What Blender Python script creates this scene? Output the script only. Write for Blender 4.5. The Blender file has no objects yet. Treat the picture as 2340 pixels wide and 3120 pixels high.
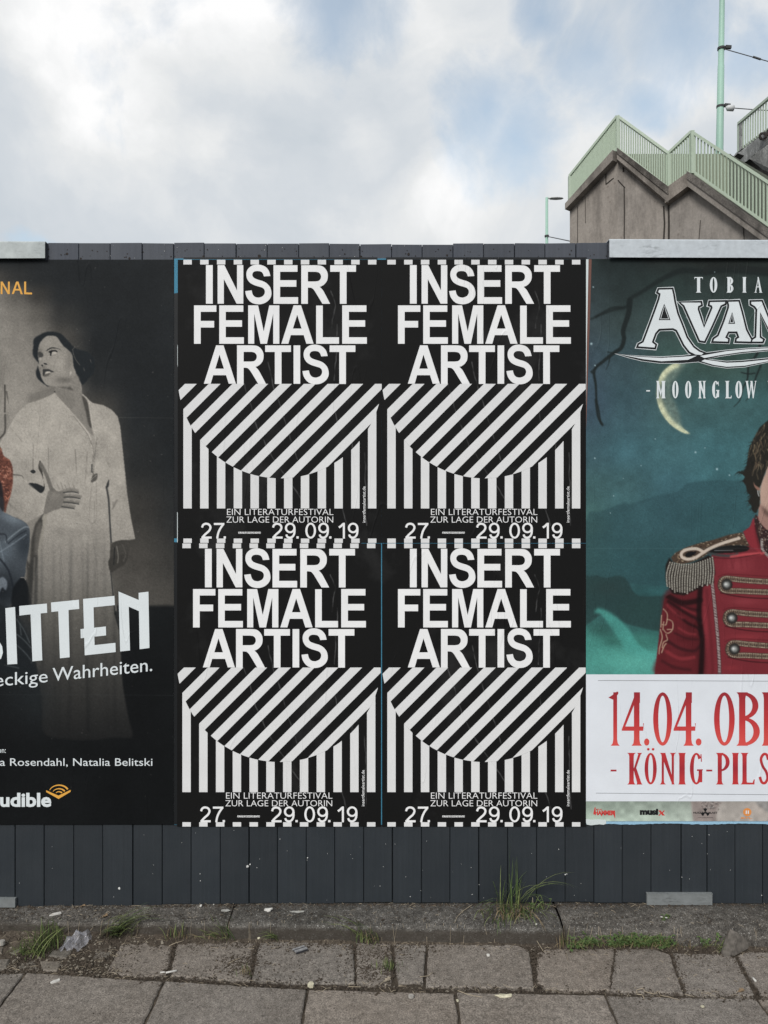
import bpy, bmesh, math, random
import numpy as np
from mathutils import Vector, Matrix
from mathutils.geometry import tessellate_polygon

# ------------------------------------------------------------------ camera, sky, sun, exposure
SC = bpy.context.scene
COL = SC.collection
F = 2427.0            # focal length in photo pixels (photo 2340 x 3120)
DIST = 2.35           # camera to fence face
CAMZ = 1.206
cam_d = bpy.data.cameras.new('camera')
cam_d.sensor_fit = 'VERTICAL'
cam_d.sensor_height = 36.0
cam_d.lens = 36.0 * F / 3120.0
cam_d.clip_start = 0.05
cam_d.clip_end = 3000
cam = bpy.data.objects.new('camera', cam_d)
cam.location = (0, -DIST, CAMZ)
cam.rotation_euler = (math.radians(90), 0, 0)
COL.objects.link(cam)
SC.camera = cam
SC.view_settings.view_transform = 'Standard'
SC.view_settings.look = 'None'
SC.view_settings.exposure = 0.62
SC.view_settings.gamma = 1.0
SC.view_settings.use_curve_mapping = False
SC.cycles.max_bounces = 6

SUN_EL, SUN_AZ = 38.0, 203.0     # azimuth measured clockwise from +Y (north)
world = bpy.data.worlds.new('World')
SC.world = world
world.use_nodes = True
wn = world.node_tree
wn.nodes.clear()


def N(nt, typ, **kw):
    n = nt.nodes.new(typ)
    for k, v in kw.items():
        if k.startswith('i_'):
            n.inputs[k[2:].replace('_', ' ')].default_value = v
        else:
            setattr(n, k, v)
    return n


def math_node(nt, op, a, b=None, clamp=False):
    n = nt.nodes.new('ShaderNodeMath')
    n.operation = op
    n.use_clamp = clamp
    for i, v in enumerate((a, b)):
        if v is None:
            continue
        if hasattr(v, 'is_output'):
            nt.links.new(v, n.inputs[i])
        else:
            n.inputs[i].default_value = v
    return n.outputs[0]


def mixc(nt, fac, a, b, blend='MIX'):
    n = nt.nodes.new('ShaderNodeMix')
    n.data_type = 'RGBA'
    n.blend_type = blend
    for idx, v in ((0, fac), (6, a), (7, b)):
        if hasattr(v, 'is_output'):
            nt.links.new(v, n.inputs[idx])
        elif idx == 0:
            n.inputs[0].default_value = v
        else:
            n.inputs[idx].default_value = (*v[:3], 1)
    return n.outputs[2]


def ramp(nt, fac, stops):
    n = nt.nodes.new('ShaderNodeValToRGB')
    el = n.color_ramp.elements
    while len(el) < len(stops):
        el.new(0.5)
    for e, (p, c) in zip(el, stops):
        e.position = p
        e.color = (c, c, c, 1) if isinstance(c, (int, float)) else (*c, 1)
    nt.links.new(fac, n.inputs[0])
    return n.outputs[0]


def build_sky():
    nt = wn
    sky = N(nt, 'ShaderNodeTexSky', sky_type='NISHITA', sun_disc=False)
    sky.sun_elevation = math.radians(SUN_EL)
    sky.sun_rotation = math.radians(SUN_AZ)
    sky.air_density = 1.0
    sky.dust_density = 1.6
    tc = N(nt, 'ShaderNodeTexCoord')
    # cloud space: directions bent by noise so that edges are ragged
    n0 = N(nt, 'ShaderNodeTexNoise', i_Scale=4.2, i_Detail=10.0, i_Roughness=0.62)
    nt.links.new(tc.outputs['Generated'], n0.inputs['Vector'])
    sub = N(nt, 'ShaderNodeVectorMath', operation='SUBTRACT')
    nt.links.new(n0.outputs['Color'], sub.inputs[0])
    sub.inputs[1].default_value = (0.5, 0.5, 0.5)
    scl = N(nt, 'ShaderNodeVectorMath', operation='SCALE')
    nt.links.new(sub.outputs[0], scl.inputs[0])
    scl.inputs['Scale'].default_value = 0.10
    add = N(nt, 'ShaderNodeVectorMath', operation='ADD')
    nt.links.new(tc.outputs['Generated'], add.inputs[0])
    nt.links.new(scl.outputs[0], add.inputs[1])
    P = add.outputs[0]

    def blob(px, py, rpx, stretch=1.0, vec=None):
        d = Vector(((px - 1170) / F, 1.0, (1560 - py) / F)).normalized()
        s = N(nt, 'ShaderNodeVectorMath', operation='SUBTRACT')
        nt.links.new(vec or P, s.inputs[0])
        s.inputs[1].default_value = d
        m = N(nt, 'ShaderNodeVectorMath', operation='MULTIPLY')
        nt.links.new(s.outputs[0], m.inputs[0])
        m.inputs[1].default_value = (1.0, 1.0, stretch)
        l = N(nt, 'ShaderNodeVectorMath', operation='LENGTH')
        nt.links.new(m.outputs[0], l.inputs[0])
        # 1 in the centre to 0 at the rim
        return math_node(nt, 'SUBTRACT', 1.0, math_node(nt, 'DIVIDE', l.outputs['Value'], rpx / F), True)

    blue = None
    for px, py, r, st in ((1010, 20, 250, .9), (1790, 200, 230, 1.1), (2060, 90, 290, 1.3), (1640, 60, 120, 1),
                          (1470, 350, 210, .9), (1560, 440, 200, .8), (2230, 170, 200, 1.2), (1960, 300, 160, 1.5), (110, 715, 150, 2.4)):
        b = blob(px, py, r, st)
        blue = b if blue is None else math_node(nt, 'MAXIMUM', blue, b)
    n3 = N(nt, 'ShaderNodeTexNoise', i_Scale=5.5, i_Detail=12.0, i_Roughness=0.62, i_Distortion=0.5)
    nt.links.new(tc.outputs['Generated'], n3.inputs['Vector'])
    ragged = math_node(nt, 'MULTIPLY', math_node(nt, 'SUBTRACT', n3.outputs['Fac'], 0.5), 2.4)
    # the same kind of gaps everywhere else in the sky
    n1 = N(nt, 'ShaderNodeTexNoise', i_Scale=2.1, i_Detail=6.0, i_Roughness=0.55)
    nt.links.new(P, n1.inputs['Vector'])
    gaps = math_node(nt, 'MULTIPLY', math_node(nt, 'SUBTRACT', n1.outputs['Fac'], 0.62, True), 4.0, True)
    blue = math_node(nt, 'MAXIMUM', blue, gaps)
    edge = math_node(nt, 'SUBTRACT', 1.0, math_node(nt, 'ABSOLUTE', math_node(nt, 'SUBTRACT', math_node(nt, 'MULTIPLY', blue, 2.0), 1.0)))
    blue = math_node(nt, 'ADD', blue, math_node(nt, 'MULTIPLY', ragged, math_node(nt, 'ADD', edge, 0.15)))
    blue_fac = ramp(nt, blue, ((0.24, 0.0), (0.62, 0.42), (1.0, 0.72)))
    # cloud brightness: broad light and grey parts
    n2 = N(nt, 'ShaderNodeTexNoise', i_Scale=4.2, i_Detail=10.0, i_Roughness=0.56, i_Distortion=0.3)
    nt.links.new(P, n2.inputs['Vector'])
    lit = None
    for px, py, r, st in ((760, 60, 420, 1.0), (250, 120, 460, 1.0), (280, 300, 260, 1.0), (1330, 90, 380, 1),
                          (1800, 420, 330, 1.3), (690, 400, 160, 1), (1080, 430, 160, 1.2), (2050, 260, 260, 1.4),
                          (1450, 560, 300, 1.2)):
        b = blob(px, py, r, st)
        lit = b if lit is None else math_node(nt, 'MAXIMUM', lit, b)
    v = math_node(nt, 'ADD', math_node(nt, 'MULTIPLY', n2.outputs['Fac'], 1.15), math_node(nt, 'MULTIPLY', lit, 0.26))
    cloud = ramp(nt, v, ((0.40, (3.75, 4.1, 4.45)), (0.60, (4.4, 4.65, 4.9)), (0.76, (5.3, 5.4, 5.45)), (0.94, (6.5, 6.5, 6.5))))
    skyc = mixc(nt, 1.0, sky.outputs[0], (1.72, 1.58, 1.30), 'MULTIPLY')
    c = mixc(nt, blue_fac, cloud, skyc)
    bg = N(nt, 'ShaderNodeBackground', i_Strength=0.1)
    nt.links.new(c, bg.inputs['Color'])
    out = N(nt, 'ShaderNodeOutputWorld')
    nt.links.new(bg.outputs[0], out.inputs['Surface'])


# ramp colours above 1 are clamped by the ramp widget, so scale after it
def build_sky_scaled():
    build_sky()
    for n in wn.nodes:
        if n.type == 'VALTORGB':
            cols = [tuple(e.color) for e in n.color_ramp.elements]
            if max(max(c[:3]) for c in cols) > 1.0:
                for e in n.color_ramp.elements:
                    e.color = (e.color[0] / 10, e.color[1] / 10, e.color[2] / 10, 1)
                tgt = [l.to_socket for l in wn.links if l.from_node == n]
                sc = N(wn, 'ShaderNodeVectorMath', operation='SCALE')
                sc.inputs['Scale'].default_value = 10.0
                wn.links.new(n.outputs[0], sc.inputs[0])
                for t in tgt:
                    wn.links.new(sc.outputs[0], t)


build_sky_scaled()

sun_d = bpy.data.lights.new('sun', 'SUN')
sun_d.energy = 1.5
sun_d.angle = math.radians(24)
sun_d.color = (1.0, 0.97, 0.93)
sun = bpy.data.objects.new('sun', sun_d)
az, el = math.radians(SUN_AZ), math.radians(SUN_EL)
sdir = Vector((math.sin(az) * math.cos(el), math.cos(az) * math.cos(el), math.sin(el)))
sun.rotation_euler = sdir.to_track_quat('Z', 'Y').to_euler()
sun.location = (-3, -6, 8)
COL.objects.link(sun)

KV = 0.95       # how bright a white front-facing sheet renders; print colours are divided by it
rnd = random.Random(7)
rng = np.random.default_rng(11)


# ------------------------------------------------------------------ helpers
def s2l(c):
    c = np.asarray(c, dtype=float) / 255.0
    return np.where(c <= 0.04045, c / 12.92, ((c + 0.055) / 1.055) ** 2.4)


def ink(r, g=None, b=None):
    """photo colour (0..255) of a printed surface -> its base colour"""
    if g is None:
        g = b = r
    v = s2l((r, g, b)) / KV
    return tuple(float(min(0.88, x)) for x in v)


def link(o, parent=None):
    COL.objects.link(o)
    if parent is not None:
        o.parent = parent
    return o


def tag(o, label=None, cat=None, group=None, kind=None):
    if label: o['label'] = label
    if cat: o['category'] = cat
    if group: o['group'] = group
    if kind: o['kind'] = kind
    return o


def empty(name, loc=(0, 0, 0), **kw):
    o = bpy.data.objects.new(name, None)
    o.empty_display_size = 0.1
    o.location = loc
    link(o)
    return tag(o, **kw)


def mesh_obj(name, verts, faces, mats, parent=None, smooth=False, mat_idx=None):
    me = bpy.data.meshes.new(name)
    me.from_pydata([tuple(v) for v in verts], [], faces)
    for m in (mats if isinstance(mats, (list, tuple)) else [mats]):
        me.materials.append(m)
    if mat_idx is not None:
        me.polygons.foreach_set('material_index', mat_idx)
    if smooth:
        me.polygons.foreach_set('use_smooth', [True] * len(me.polygons))
    me.update()
    o = bpy.data.objects.new(name, me)
    link(o)
    if parent is not None:
        o.parent = parent
        o.matrix_parent_inverse = Matrix.Translation(parent.location).inverted()
    return o


class MB:
    """collects geometry for one mesh"""
    def __init__(self):
        self.v = []; self.f = []; self.m = []

    def add(self, verts, faces, mi=0):
        b = len(self.v)
        self.v.extend([tuple(p) for p in verts])
        self.f.extend([tuple(i + b for i in f) for f in faces])
        self.m.extend([mi] * len(faces))
        return self

    def box(self, x0, x1, y0, y1, z0, z1, mi=0):
        vs = [(x, y, z) for x in (x0, x1) for y in (y0, y1) for z in (z0, z1)]
        return self.add(vs, [(0, 1, 3, 2), (4, 6, 7, 5), (0, 4, 5, 1), (2, 3, 7, 6), (0, 2, 6, 4), (1, 5, 7, 3)], mi)

    def bar(self, p, q, w, h, up=(0, 0, 1), mi=0):
        p, q = Vector(p), Vector(q)
        d = (q - p).normalized()
        s = d.cross(Vector(up))
        if s.length < 1e-4:
            s = d.cross(Vector((1, 0, 0)))
        s.normalize()
        u = s.cross(d).normalized()
        vs = []
        for c in (p, q):
            for a, b in ((-1, -1), (1, -1), (1, 1), (-1, 1)):
                vs.append(c + s * (a * w / 2) + u * (b * h / 2))
        return self.add(vs, [(3, 2, 1, 0), (4, 5, 6, 7), (0, 1, 5, 4), (1, 2, 6, 5), (2, 3, 7, 6), (3, 0, 4, 7)], mi)

    def tube(self, pts, radii, n=8, mi=0):
        pts = [Vector(p) for p in pts]
        if not hasattr(radii, '__len__'):
            radii = [radii] * len(pts)
        rings = []
        for i, p in enumerate(pts):
            d = (pts[min(i + 1, len(pts) - 1)] - pts[max(i - 1, 0)]).normalized()
            a = d.cross(Vector((0.13, 0.97, 0.21))).normalized()
            b = d.cross(a)
            rings.append([p + (a * math.cos(t) + b * math.sin(t)) * radii[i]
                          for t in [2 * math.pi * k / n for k in range(n)]])
        vs = [v for r in rings for v in r]
        fs = []
        for i in range(len(rings) - 1):
            for k in range(n):
                fs.append((i * n + k, i * n + (k + 1) % n, (i + 1) * n + (k + 1) % n, (i + 1) * n + k))
        fs.append(tuple(reversed(range(n))))
        fs.append(tuple(range((len(rings) - 1) * n, len(rings) * n)))
        return self.add(vs, fs, mi)

    def prism(self, poly, f_bot, f_top, mi=0):
        """poly: 2D points; f_bot / f_top map a 2D point to a 3D point"""
        n = len(poly)
        vs = [f_bot(p) for p in poly] + [f_top(p) for p in poly]
        fs = [(i, (i + 1) % n, n + (i + 1) % n, n + i) for i in range(n)]
        tris = tessellate_polygon([[Vector((p[0], p[1], 0)) for p in poly]])
        for t in tris:
            fs.append(tuple(n + i for i in t))
            fs.append(tuple(reversed(t)))
        return self.add(vs, fs, mi)

    def blade(self, base, lean, length, width, curl=0.5, n=6, mi=0):
        """a grass blade: a tapering bent ribbon with a fold"""
        base = Vector(base); lean = Vector(lean)
        side = lean.cross(Vector((0, 0, 1)))
        side = side.normalized() if side.length > 1e-5 else Vector((1, 0, 0))
        tw = rnd.uniform(-0.6, 0.6)
        side = (side + Vector((0, tw, 0)) * 0.5).normalized()
        vs, fs = [], []
        p = base.copy()
        d = Vector((lean.x * .3, lean.y * .3, 1)).normalized()
        out = Vector((lean.x, lean.y, 0))
        for i in range(n + 1):
            t = i / n
            w = width * (1 - t ** 1.8) * (0.7 + 0.6 * min(1, t * 3)) + 0.0002
            vs += [p - side * w / 2, p + side * w / 2]
            d = (d + out * (curl * 1.4 / n) + Vector((0, 0, -1)) * (curl * t * 2.6 / n) + Vector((rnd.uniform(-.04, .04),) * 3)).normalized()
            p = p + d * (length / n)
        for i in range(n):
            fs.append((2 * i, 2 * i + 1, 2 * i + 3, 2 * i + 2))
        return self.add(vs, fs, mi)

    def build(self, name, mats, parent=None, smooth=False):
        return mesh_obj(name, self.v, self.f, mats, parent, smooth, self.m)


def rough_z(x, y, amp, sc=1.0):
    """cheap smooth value noise in python floats / arrays"""
    x = np.asarray(x) * sc; y = np.asarray(y) * sc
    return amp * (np.sin(x * 3.1 + 1.3 * np.sin(y * 2.3)) * 0.5 + np.sin(x * 7.7 - y * 5.1 + 2.0 * np.sin(x * 1.9)) * 0.3
                  + np.sin(x * 15.3 + y * 13.7) * 0.2)


def catmull(pts, k=6, closed=True):
    n = len(pts)
    out = []
    rngi = range(n if closed else n - 1)
    for i in rngi:
        if closed:
            p0, p1, p2, p3 = pts[(i - 1) % n], pts[i], pts[(i + 1) % n], pts[(i + 2) % n]
        else:
            p0, p1, p2, p3 = pts[max(i - 1, 0)], pts[i], pts[i + 1], pts[min(i + 2, n - 1)]
        for j in range(k):
            t = j / k
            out.append(tuple(0.5 * (2 * p1[a] + (p2[a] - p0[a]) * t + (2 * p0[a] - 5 * p1[a] + 4 * p2[a] - p3[a]) * t * t
                                    + (3 * p1[a] - p0[a] - 3 * p2[a] + p3[a]) * t ** 3) for a in (0, 1)))
    if not closed:
        out.append(tuple(pts[-1]))
    return out


# photo pixel -> places
def wx(px, d=DIST): return (px - 1170) / F * d
def wz(py, d=DIST): return CAMZ + (1560 - py) / F * d
def at(px, py, d): return Vector((wx(px, d), -DIST + d, wz(py, d)))
def gp(px, py, z=0.0):
    d = (CAMZ - z) * F / (py - 1560)
    return Vector((wx(px, d), -DIST + d, z))


# ------------------------------------------------------------------ materials
def new_mat(name, rough=0.6, spec=0.3):
    m = bpy.data.materials.new(name)
    m.use_nodes = True
    nt = m.node_tree
    b = nt.nodes['Principled BSDF']
    b.inputs['Roughness'].default_value = rough
    b.inputs['Specular IOR Level'].default_value = spec
    return m, nt, b


def texco(nt, scale=(1, 1, 1)):
    tc = nt.nodes.new('ShaderNodeTexCoord')
    mp = nt.nodes.new('ShaderNodeMapping')
    mp.inputs['Scale'].default_value = scale
    nt.links.new(tc.outputs['Object'], mp.inputs['Vector'])
    return mp.outputs[0]


def noise(nt, vec, scale, detail=4, rough=0.55):
    n = N(nt, 'ShaderNodeTexNoise', i_Scale=scale, i_Detail=detail, i_Roughness=rough)
    nt.links.new(vec, n.inputs['Vector'])
    return n.outputs['Fac']


def voronoi(nt, vec, scale, feature='F1'):
    n = N(nt, 'ShaderNodeTexVoronoi', feature=feature, i_Scale=scale)
    nt.links.new(vec, n.inputs['Vector'])
    return n


def bump(nt, b, h, strength=0.3, dist=0.002):
    n = N(nt, 'ShaderNodeBump', i_Strength=strength, i_Distance=dist)
    nt.links.new(h, n.inputs['Height'])
    nt.links.new(n.outputs[0], b.inputs['Normal'])
    return n


def paper_finish(m, nt, b, base_socket, grain=0.10, crease=True, crease_scale=1.0):
    """print on pasted paper: grain, creases, a little sheen"""
    v = texco(nt)
    g = noise(nt, v, 900, 2, 0.7)
    g2 = noise(nt, v, 9, 4, 0.6)
    col = mixc(nt, 1.0, base_socket, ramp(nt, g, ((0.3, 1 - grain), (0.7, 1 + grain * .6))), 'MULTIPLY')
    col = mixc(nt, 1.0, col, ramp(nt, g2, ((0.3, 0.96), (0.7, 1.03))), 'MULTIPLY')
    # scuffs: tiny pale flecks
    fl = voronoi(nt, v, 55)
    flk = ramp(nt, fl.outputs['Distance'], ((0.0, 1.0), (0.03, 0.0)))
    fm = ramp(nt, noise(nt, v, 6, 3), ((0.58, 0.0), (0.66, 1.0)))
    flf = math_node(nt, 'MULTIPLY', flk, fm)
    col = mixc(nt, math_node(nt, 'MULTIPLY', flf, 0.5), col, (0.5, 0.5, 0.48))
    nt.links.new(col, b.inputs['Base Color'])
    # creases: long thin ridges running mostly down the sheet
    vs = texco(nt, (9 * crease_scale, 1, 1.5 * crease_scale))
    cr = N(nt, 'ShaderNodeTexNoise', i_Scale=1.3, i_Detail=1.5, i_Roughness=0.5, i_Distortion=0.6)
    nt.links.new(vs, cr.inputs['Vector'])
    ridge = math_node(nt, 'ABSOLUTE', math_node(nt, 'SUBTRACT', cr.outputs['Fac'], 0.5))
    ridge = ramp(nt, ridge, ((0.0, 1.0), (0.012, 0.0)))
    msk = ramp(nt, noise(nt, texco(nt, (4, 1, 3)), 1.0, 2), ((0.5, 0.0), (0.62, 1.0)))
    ridge = math_node(nt, 'MULTIPLY', ridge, msk)
    wav = math_node(nt, 'MULTIPLY', noise(nt, v, 5, 2), 2.0)
    fib = math_node(nt, 'MULTIPLY', noise(nt, texco(nt, (60, 1, 260)), 2.0, 3), 0.14)
    h = math_node(nt, 'ADD', math_node(nt, 'ADD', math_node(nt, 'MULTIPLY', ridge, 0.8), wav), fib)
    bump(nt, b, h, 0.5, 0.0026)


FOLDS = [  # fold lines of a lettering poster, in photo pixels of the upper left one
    ((745, 1172), (779, 1287)), ((779, 1287), (809, 1355)), ((809, 1355), (860, 1436)), ((860, 1436), (930, 1535)),
    ((817, 1104), (837, 1185)), ((837, 1185), (905, 1400)), ((1009, 888), (1022, 930)), ((1022, 930), (1011, 1000)), ((1045, 932), (1062, 998)),
    ((1028, 990), (1020, 1160)), ((1070, 1330), (1085, 1500)), ((1018, 1240), (1030, 1300)), ((1112, 1380), (1116, 1600)), ((1040, 1545), (1056, 1600))]


def fold_sheen(nt, base):
    """sheen of the folds painted pale into the ink; the four sheets repeat every 620.5 x 863 photo pixels"""
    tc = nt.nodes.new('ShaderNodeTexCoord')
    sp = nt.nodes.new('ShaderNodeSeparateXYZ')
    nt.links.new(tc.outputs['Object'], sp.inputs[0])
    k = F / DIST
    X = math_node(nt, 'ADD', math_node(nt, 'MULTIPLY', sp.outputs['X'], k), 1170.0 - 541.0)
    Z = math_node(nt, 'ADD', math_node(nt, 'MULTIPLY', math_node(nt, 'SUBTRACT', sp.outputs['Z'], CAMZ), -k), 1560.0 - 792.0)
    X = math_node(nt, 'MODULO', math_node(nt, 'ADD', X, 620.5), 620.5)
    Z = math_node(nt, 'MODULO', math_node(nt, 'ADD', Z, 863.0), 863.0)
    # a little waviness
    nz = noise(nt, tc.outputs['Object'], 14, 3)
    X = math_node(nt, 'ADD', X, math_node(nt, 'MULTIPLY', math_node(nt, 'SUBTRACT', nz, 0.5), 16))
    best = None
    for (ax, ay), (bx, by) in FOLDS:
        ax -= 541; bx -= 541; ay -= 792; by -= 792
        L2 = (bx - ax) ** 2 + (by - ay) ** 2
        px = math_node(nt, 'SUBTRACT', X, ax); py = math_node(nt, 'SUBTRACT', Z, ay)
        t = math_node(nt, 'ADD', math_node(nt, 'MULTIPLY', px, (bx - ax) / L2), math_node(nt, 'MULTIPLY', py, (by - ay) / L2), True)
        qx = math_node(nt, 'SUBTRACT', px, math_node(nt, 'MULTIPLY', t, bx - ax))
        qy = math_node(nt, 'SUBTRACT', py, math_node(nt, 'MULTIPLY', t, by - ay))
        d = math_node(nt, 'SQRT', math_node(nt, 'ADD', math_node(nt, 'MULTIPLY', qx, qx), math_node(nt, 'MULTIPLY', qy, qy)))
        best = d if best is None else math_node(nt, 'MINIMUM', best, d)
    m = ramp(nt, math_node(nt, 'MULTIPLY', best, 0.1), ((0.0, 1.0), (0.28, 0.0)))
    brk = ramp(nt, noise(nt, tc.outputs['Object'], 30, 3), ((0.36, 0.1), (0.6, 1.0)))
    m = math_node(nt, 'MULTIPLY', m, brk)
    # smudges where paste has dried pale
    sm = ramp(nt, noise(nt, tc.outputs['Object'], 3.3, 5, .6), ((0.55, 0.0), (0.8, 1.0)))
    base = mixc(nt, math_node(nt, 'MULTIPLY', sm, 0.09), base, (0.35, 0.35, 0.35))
    return mixc(nt, math_node(nt, 'MULTIPLY', m, 0.16), base, (0.42, 0.42, 0.42))  # pale fold sheen, mixed into the base colour


def flat_print(name, col, rough=0.55, grain=0.05, spec=0.3, folds=False):
    m, nt, b = new_mat(name, rough, spec)
    rgb = N(nt, 'ShaderNodeRGB')
    rgb.outputs[0].default_value = (*col, 1)
    base = rgb.outputs[0]
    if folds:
        base = fold_sheen(nt, base)
    paper_finish(m, nt, b, base, grain)
    return m


M = {}
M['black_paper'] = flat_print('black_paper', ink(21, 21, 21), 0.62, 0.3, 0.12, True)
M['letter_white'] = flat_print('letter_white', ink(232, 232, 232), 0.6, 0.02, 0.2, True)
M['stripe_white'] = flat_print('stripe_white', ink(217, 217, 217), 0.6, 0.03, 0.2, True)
M['poster_white'] = flat_print('poster_white', ink(218, 222, 228), 0.5, 0.03, 0.25)
M['pale_print'] = flat_print('pale_print', ink(216, 222, 224), 0.5, 0.05, 0.25)
M['ink_black'] = flat_print('ink_black', ink(24, 26, 28), 0.5, 0.1, 0.25)
M['ink_orange'] = flat_print('ink_orange', ink(222, 164, 72), 0.5, 0.04, 0.25)
M['ink_grey'] = flat_print('ink_grey', ink(110, 112, 116), 0.5, 0.04, 0.25)
M['ink_red'] = flat_print('ink_red', ink(196, 62, 58), 0.5, 0.04, 0.25)
M['ink_tan'] = flat_print('ink_tan', ink(214, 140, 78), 0.5, 0.04, 0.25)
M['blue_paper'] = flat_print('blue_paper', ink(66, 132, 160), 0.6, 0.45, 0.25)
M['sky_blue_paper'] = flat_print('sky_blue_paper', ink(150, 190, 215), 0.6, 0.3, 0.25)
M['torn_white'] = flat_print('torn_white', ink(206, 214, 214), 0.7, 0.12, 0.2)
M['torn_brown'] = flat_print('torn_brown', ink(112, 80, 72), 0.7, 0.2, 0.2)


def red_gradient():
    # date and hall lettering: printed in a red that runs from deep to bright down each line
    m, nt, b = new_mat('ink_red_gradient', 0.5, 0.25)
    tc = nt.nodes.new('ShaderNodeTexCoord')
    sp = nt.nodes.new('ShaderNodeSeparateXYZ')
    nt.links.new(tc.outputs['Object'], sp.inputs[0])
    zt, zb = wz(2108), wz(2272)
    zt2, zb2 = wz(2290), wz(2390)
    t1 = math_node(nt, 'DIVIDE', math_node(nt, 'SUBTRACT', zt, sp.outputs['Z']), zt - zb, True)
    t2 = math_node(nt, 'DIVIDE', math_node(nt, 'SUBTRACT', zt2, sp.outputs['Z']), zt2 - zb2, True)
    a = ramp(nt, t1, ((0.0, ink(150, 44, 52)), (0.55, ink(186, 56, 58)), (1.0, ink(216, 84, 78))))
    c = ramp(nt, t2, ((0.0, ink(192, 56, 58)), (0.5, ink(160, 44, 54)), (1.0, ink(196, 58, 58))))
    low = math_node(nt, 'LESS_THAN', sp.outputs['Z'], wz(2280))
    col = mixc(nt, low, a, c)
    paper_finish(m, nt, b, col, 0.05)
    return m


M['red_gradient'] = red_gradient()


def picture_mat(name, grain, spec=0.2):
    m, nt, b = new_mat(name, 0.55, spec)
    at_ = N(nt, 'ShaderNodeAttribute', attribute_name='print_colour')
    paper_finish(m, nt, b, at_.outputs['Color'], grain)
    return m


M['picture_dark'] = picture_mat('picture_dark', 0.22, 0.06)
M['picture_teal'] = picture_mat('picture_teal', 0.22, 0.12)


def plank_mat(name, col, col2, k=1.0):
    m, nt, b = new_mat(name, 0.62, 0.35)
    v = texco(nt)
    info = nt.nodes.new('ShaderNodeObjectInfo')
    off = N(nt, 'ShaderNodeVectorMath', operation='ADD')
    nt.links.new(v, off.inputs[0])
    cmb = nt.nodes.new('ShaderNodeCombineXYZ')
    nt.links.new(math_node(nt, 'MULTIPLY', info.outputs['Random'], 40.0), cmb.inputs[2])
    nt.links.new(cmb.outputs[0], off.inputs[1])
    vg = N(nt, 'ShaderNodeMapping')
    vg.inputs['Scale'].default_value = (70, 30, 1.6)
    nt.links.new(off.outputs[0], vg.inputs['Vector'])
    g = noise(nt, vg.outputs[0], 2.0, 6, 0.65)
    p = noise(nt, off.outputs[0], 7, 5, 0.6)
    base = mixc(nt, ramp(nt, p, ((0.35, 0.0), (0.7, 1.0))), col, col2)
    base = mixc(nt, 1.0, base, ramp(nt, g, ((0.25, 0.82), (0.75, 1.08))), 'MULTIPLY')
    base = mixc(nt, 1.0, base, ramp(nt, info.outputs['Random'], ((0.0, 0.88), (1.0, 1.1))), 'MULTIPLY')
    # tiny worn chips and white splashes
    fl = voronoi(nt, off.outputs[0], 30)
    chips = math_node(nt, 'MULTIPLY', ramp(nt, fl.outputs['Distance'], ((0.0, 1.0), (0.045, 0.0))),
                      ramp(nt, noise(nt, off.outputs[0], 11, 2), ((0.60, 0.0), (0.66, 1.0))))
    base = mixc(nt, math_node(nt, 'MULTIPLY', chips, 0.3), base, (0.3, 0.31, 0.32))
    fl2 = voronoi(nt, off.outputs[0], 17)
    chips2 = math_node(nt, 'MULTIPLY', ramp(nt, fl2.outputs['Distance'], ((0.0, 1.0), (0.05, 0.0))),
                       ramp(nt, noise(nt, off.outputs[0], 5, 2), ((0.5, 0.0), (0.56, 1.0))))
    base = mixc(nt, math_node(nt, 'MULTIPLY', chips2, 0.7), base, (0.012, 0.012, 0.013))
    nt.links.new(base, b.inputs['Base Color'])
    h = math_node(nt, 'ADD', g, math_node(nt, 'MULTIPLY', noise(nt, off.outputs[0], 160, 3), 0.35))
    bump(nt, b, h, 0.35, 0.0012)
    return m


M['plank'] = plank_mat('slate_painted_plank', (0.022, 0.028, 0.034), (0.029, 0.035, 0.041))
M['board'] = plank_mat('slate_painted_board', (0.056, 0.064, 0.082), (0.074, 0.082, 0.098))


def metal_mat(name, col, rough=0.45, metallic=0.35, dirt=0.5):
    m, nt, b = new_mat(name, rough, 0.5)
    b.inputs['Metallic'].default_value = metallic
    v = texco(nt)
    sp = noise(nt, v, 14, 6, 0.65)
    fine = noise(nt, texco(nt, (1, 1, 5)), 30, 6, 0.7)
    st = math_node(nt, 'MULTIPLY', ramp(nt, sp, ((0.48, 0.0), (0.62, 1.0))), ramp(nt, fine, ((0.5, 0.0), (0.62, 1.0))))
    c = mixc(nt, math_node(nt, 'MULTIPLY', st, dirt), col, tuple(x * 0.42 for x in col))
    c = mixc(nt, 1.0, c, ramp(nt, noise(nt, v, 60, 3), ((0.3, 0.88), (0.7, 1.05))), 'MULTIPLY')
    nt.links.new(c, b.inputs['Base Color'])
    rr = ramp(nt, noise(nt, v, 25, 4), ((0.3, rough - .08), (0.7, rough + .2)))
    nt.links.new(rr, b.inputs['Roughness'])
    bump(nt, b, noise(nt, v, 40, 4), 0.15, 0.001)
    return m


M['zinc'] = metal_mat('galvanised_sheet', (0.56, 0.60, 0.63), 0.5, 0.25, 0.6)
M['zinc_old'] = metal_mat('weathered_zinc', (0.44, 0.475, 0.47), 0.6, 0.15, 0.6)
M['zinc_dull'] = metal_mat('dull_zinc', (0.24, 0.255, 0.255), 0.55, 0.25, 0.8)


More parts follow.
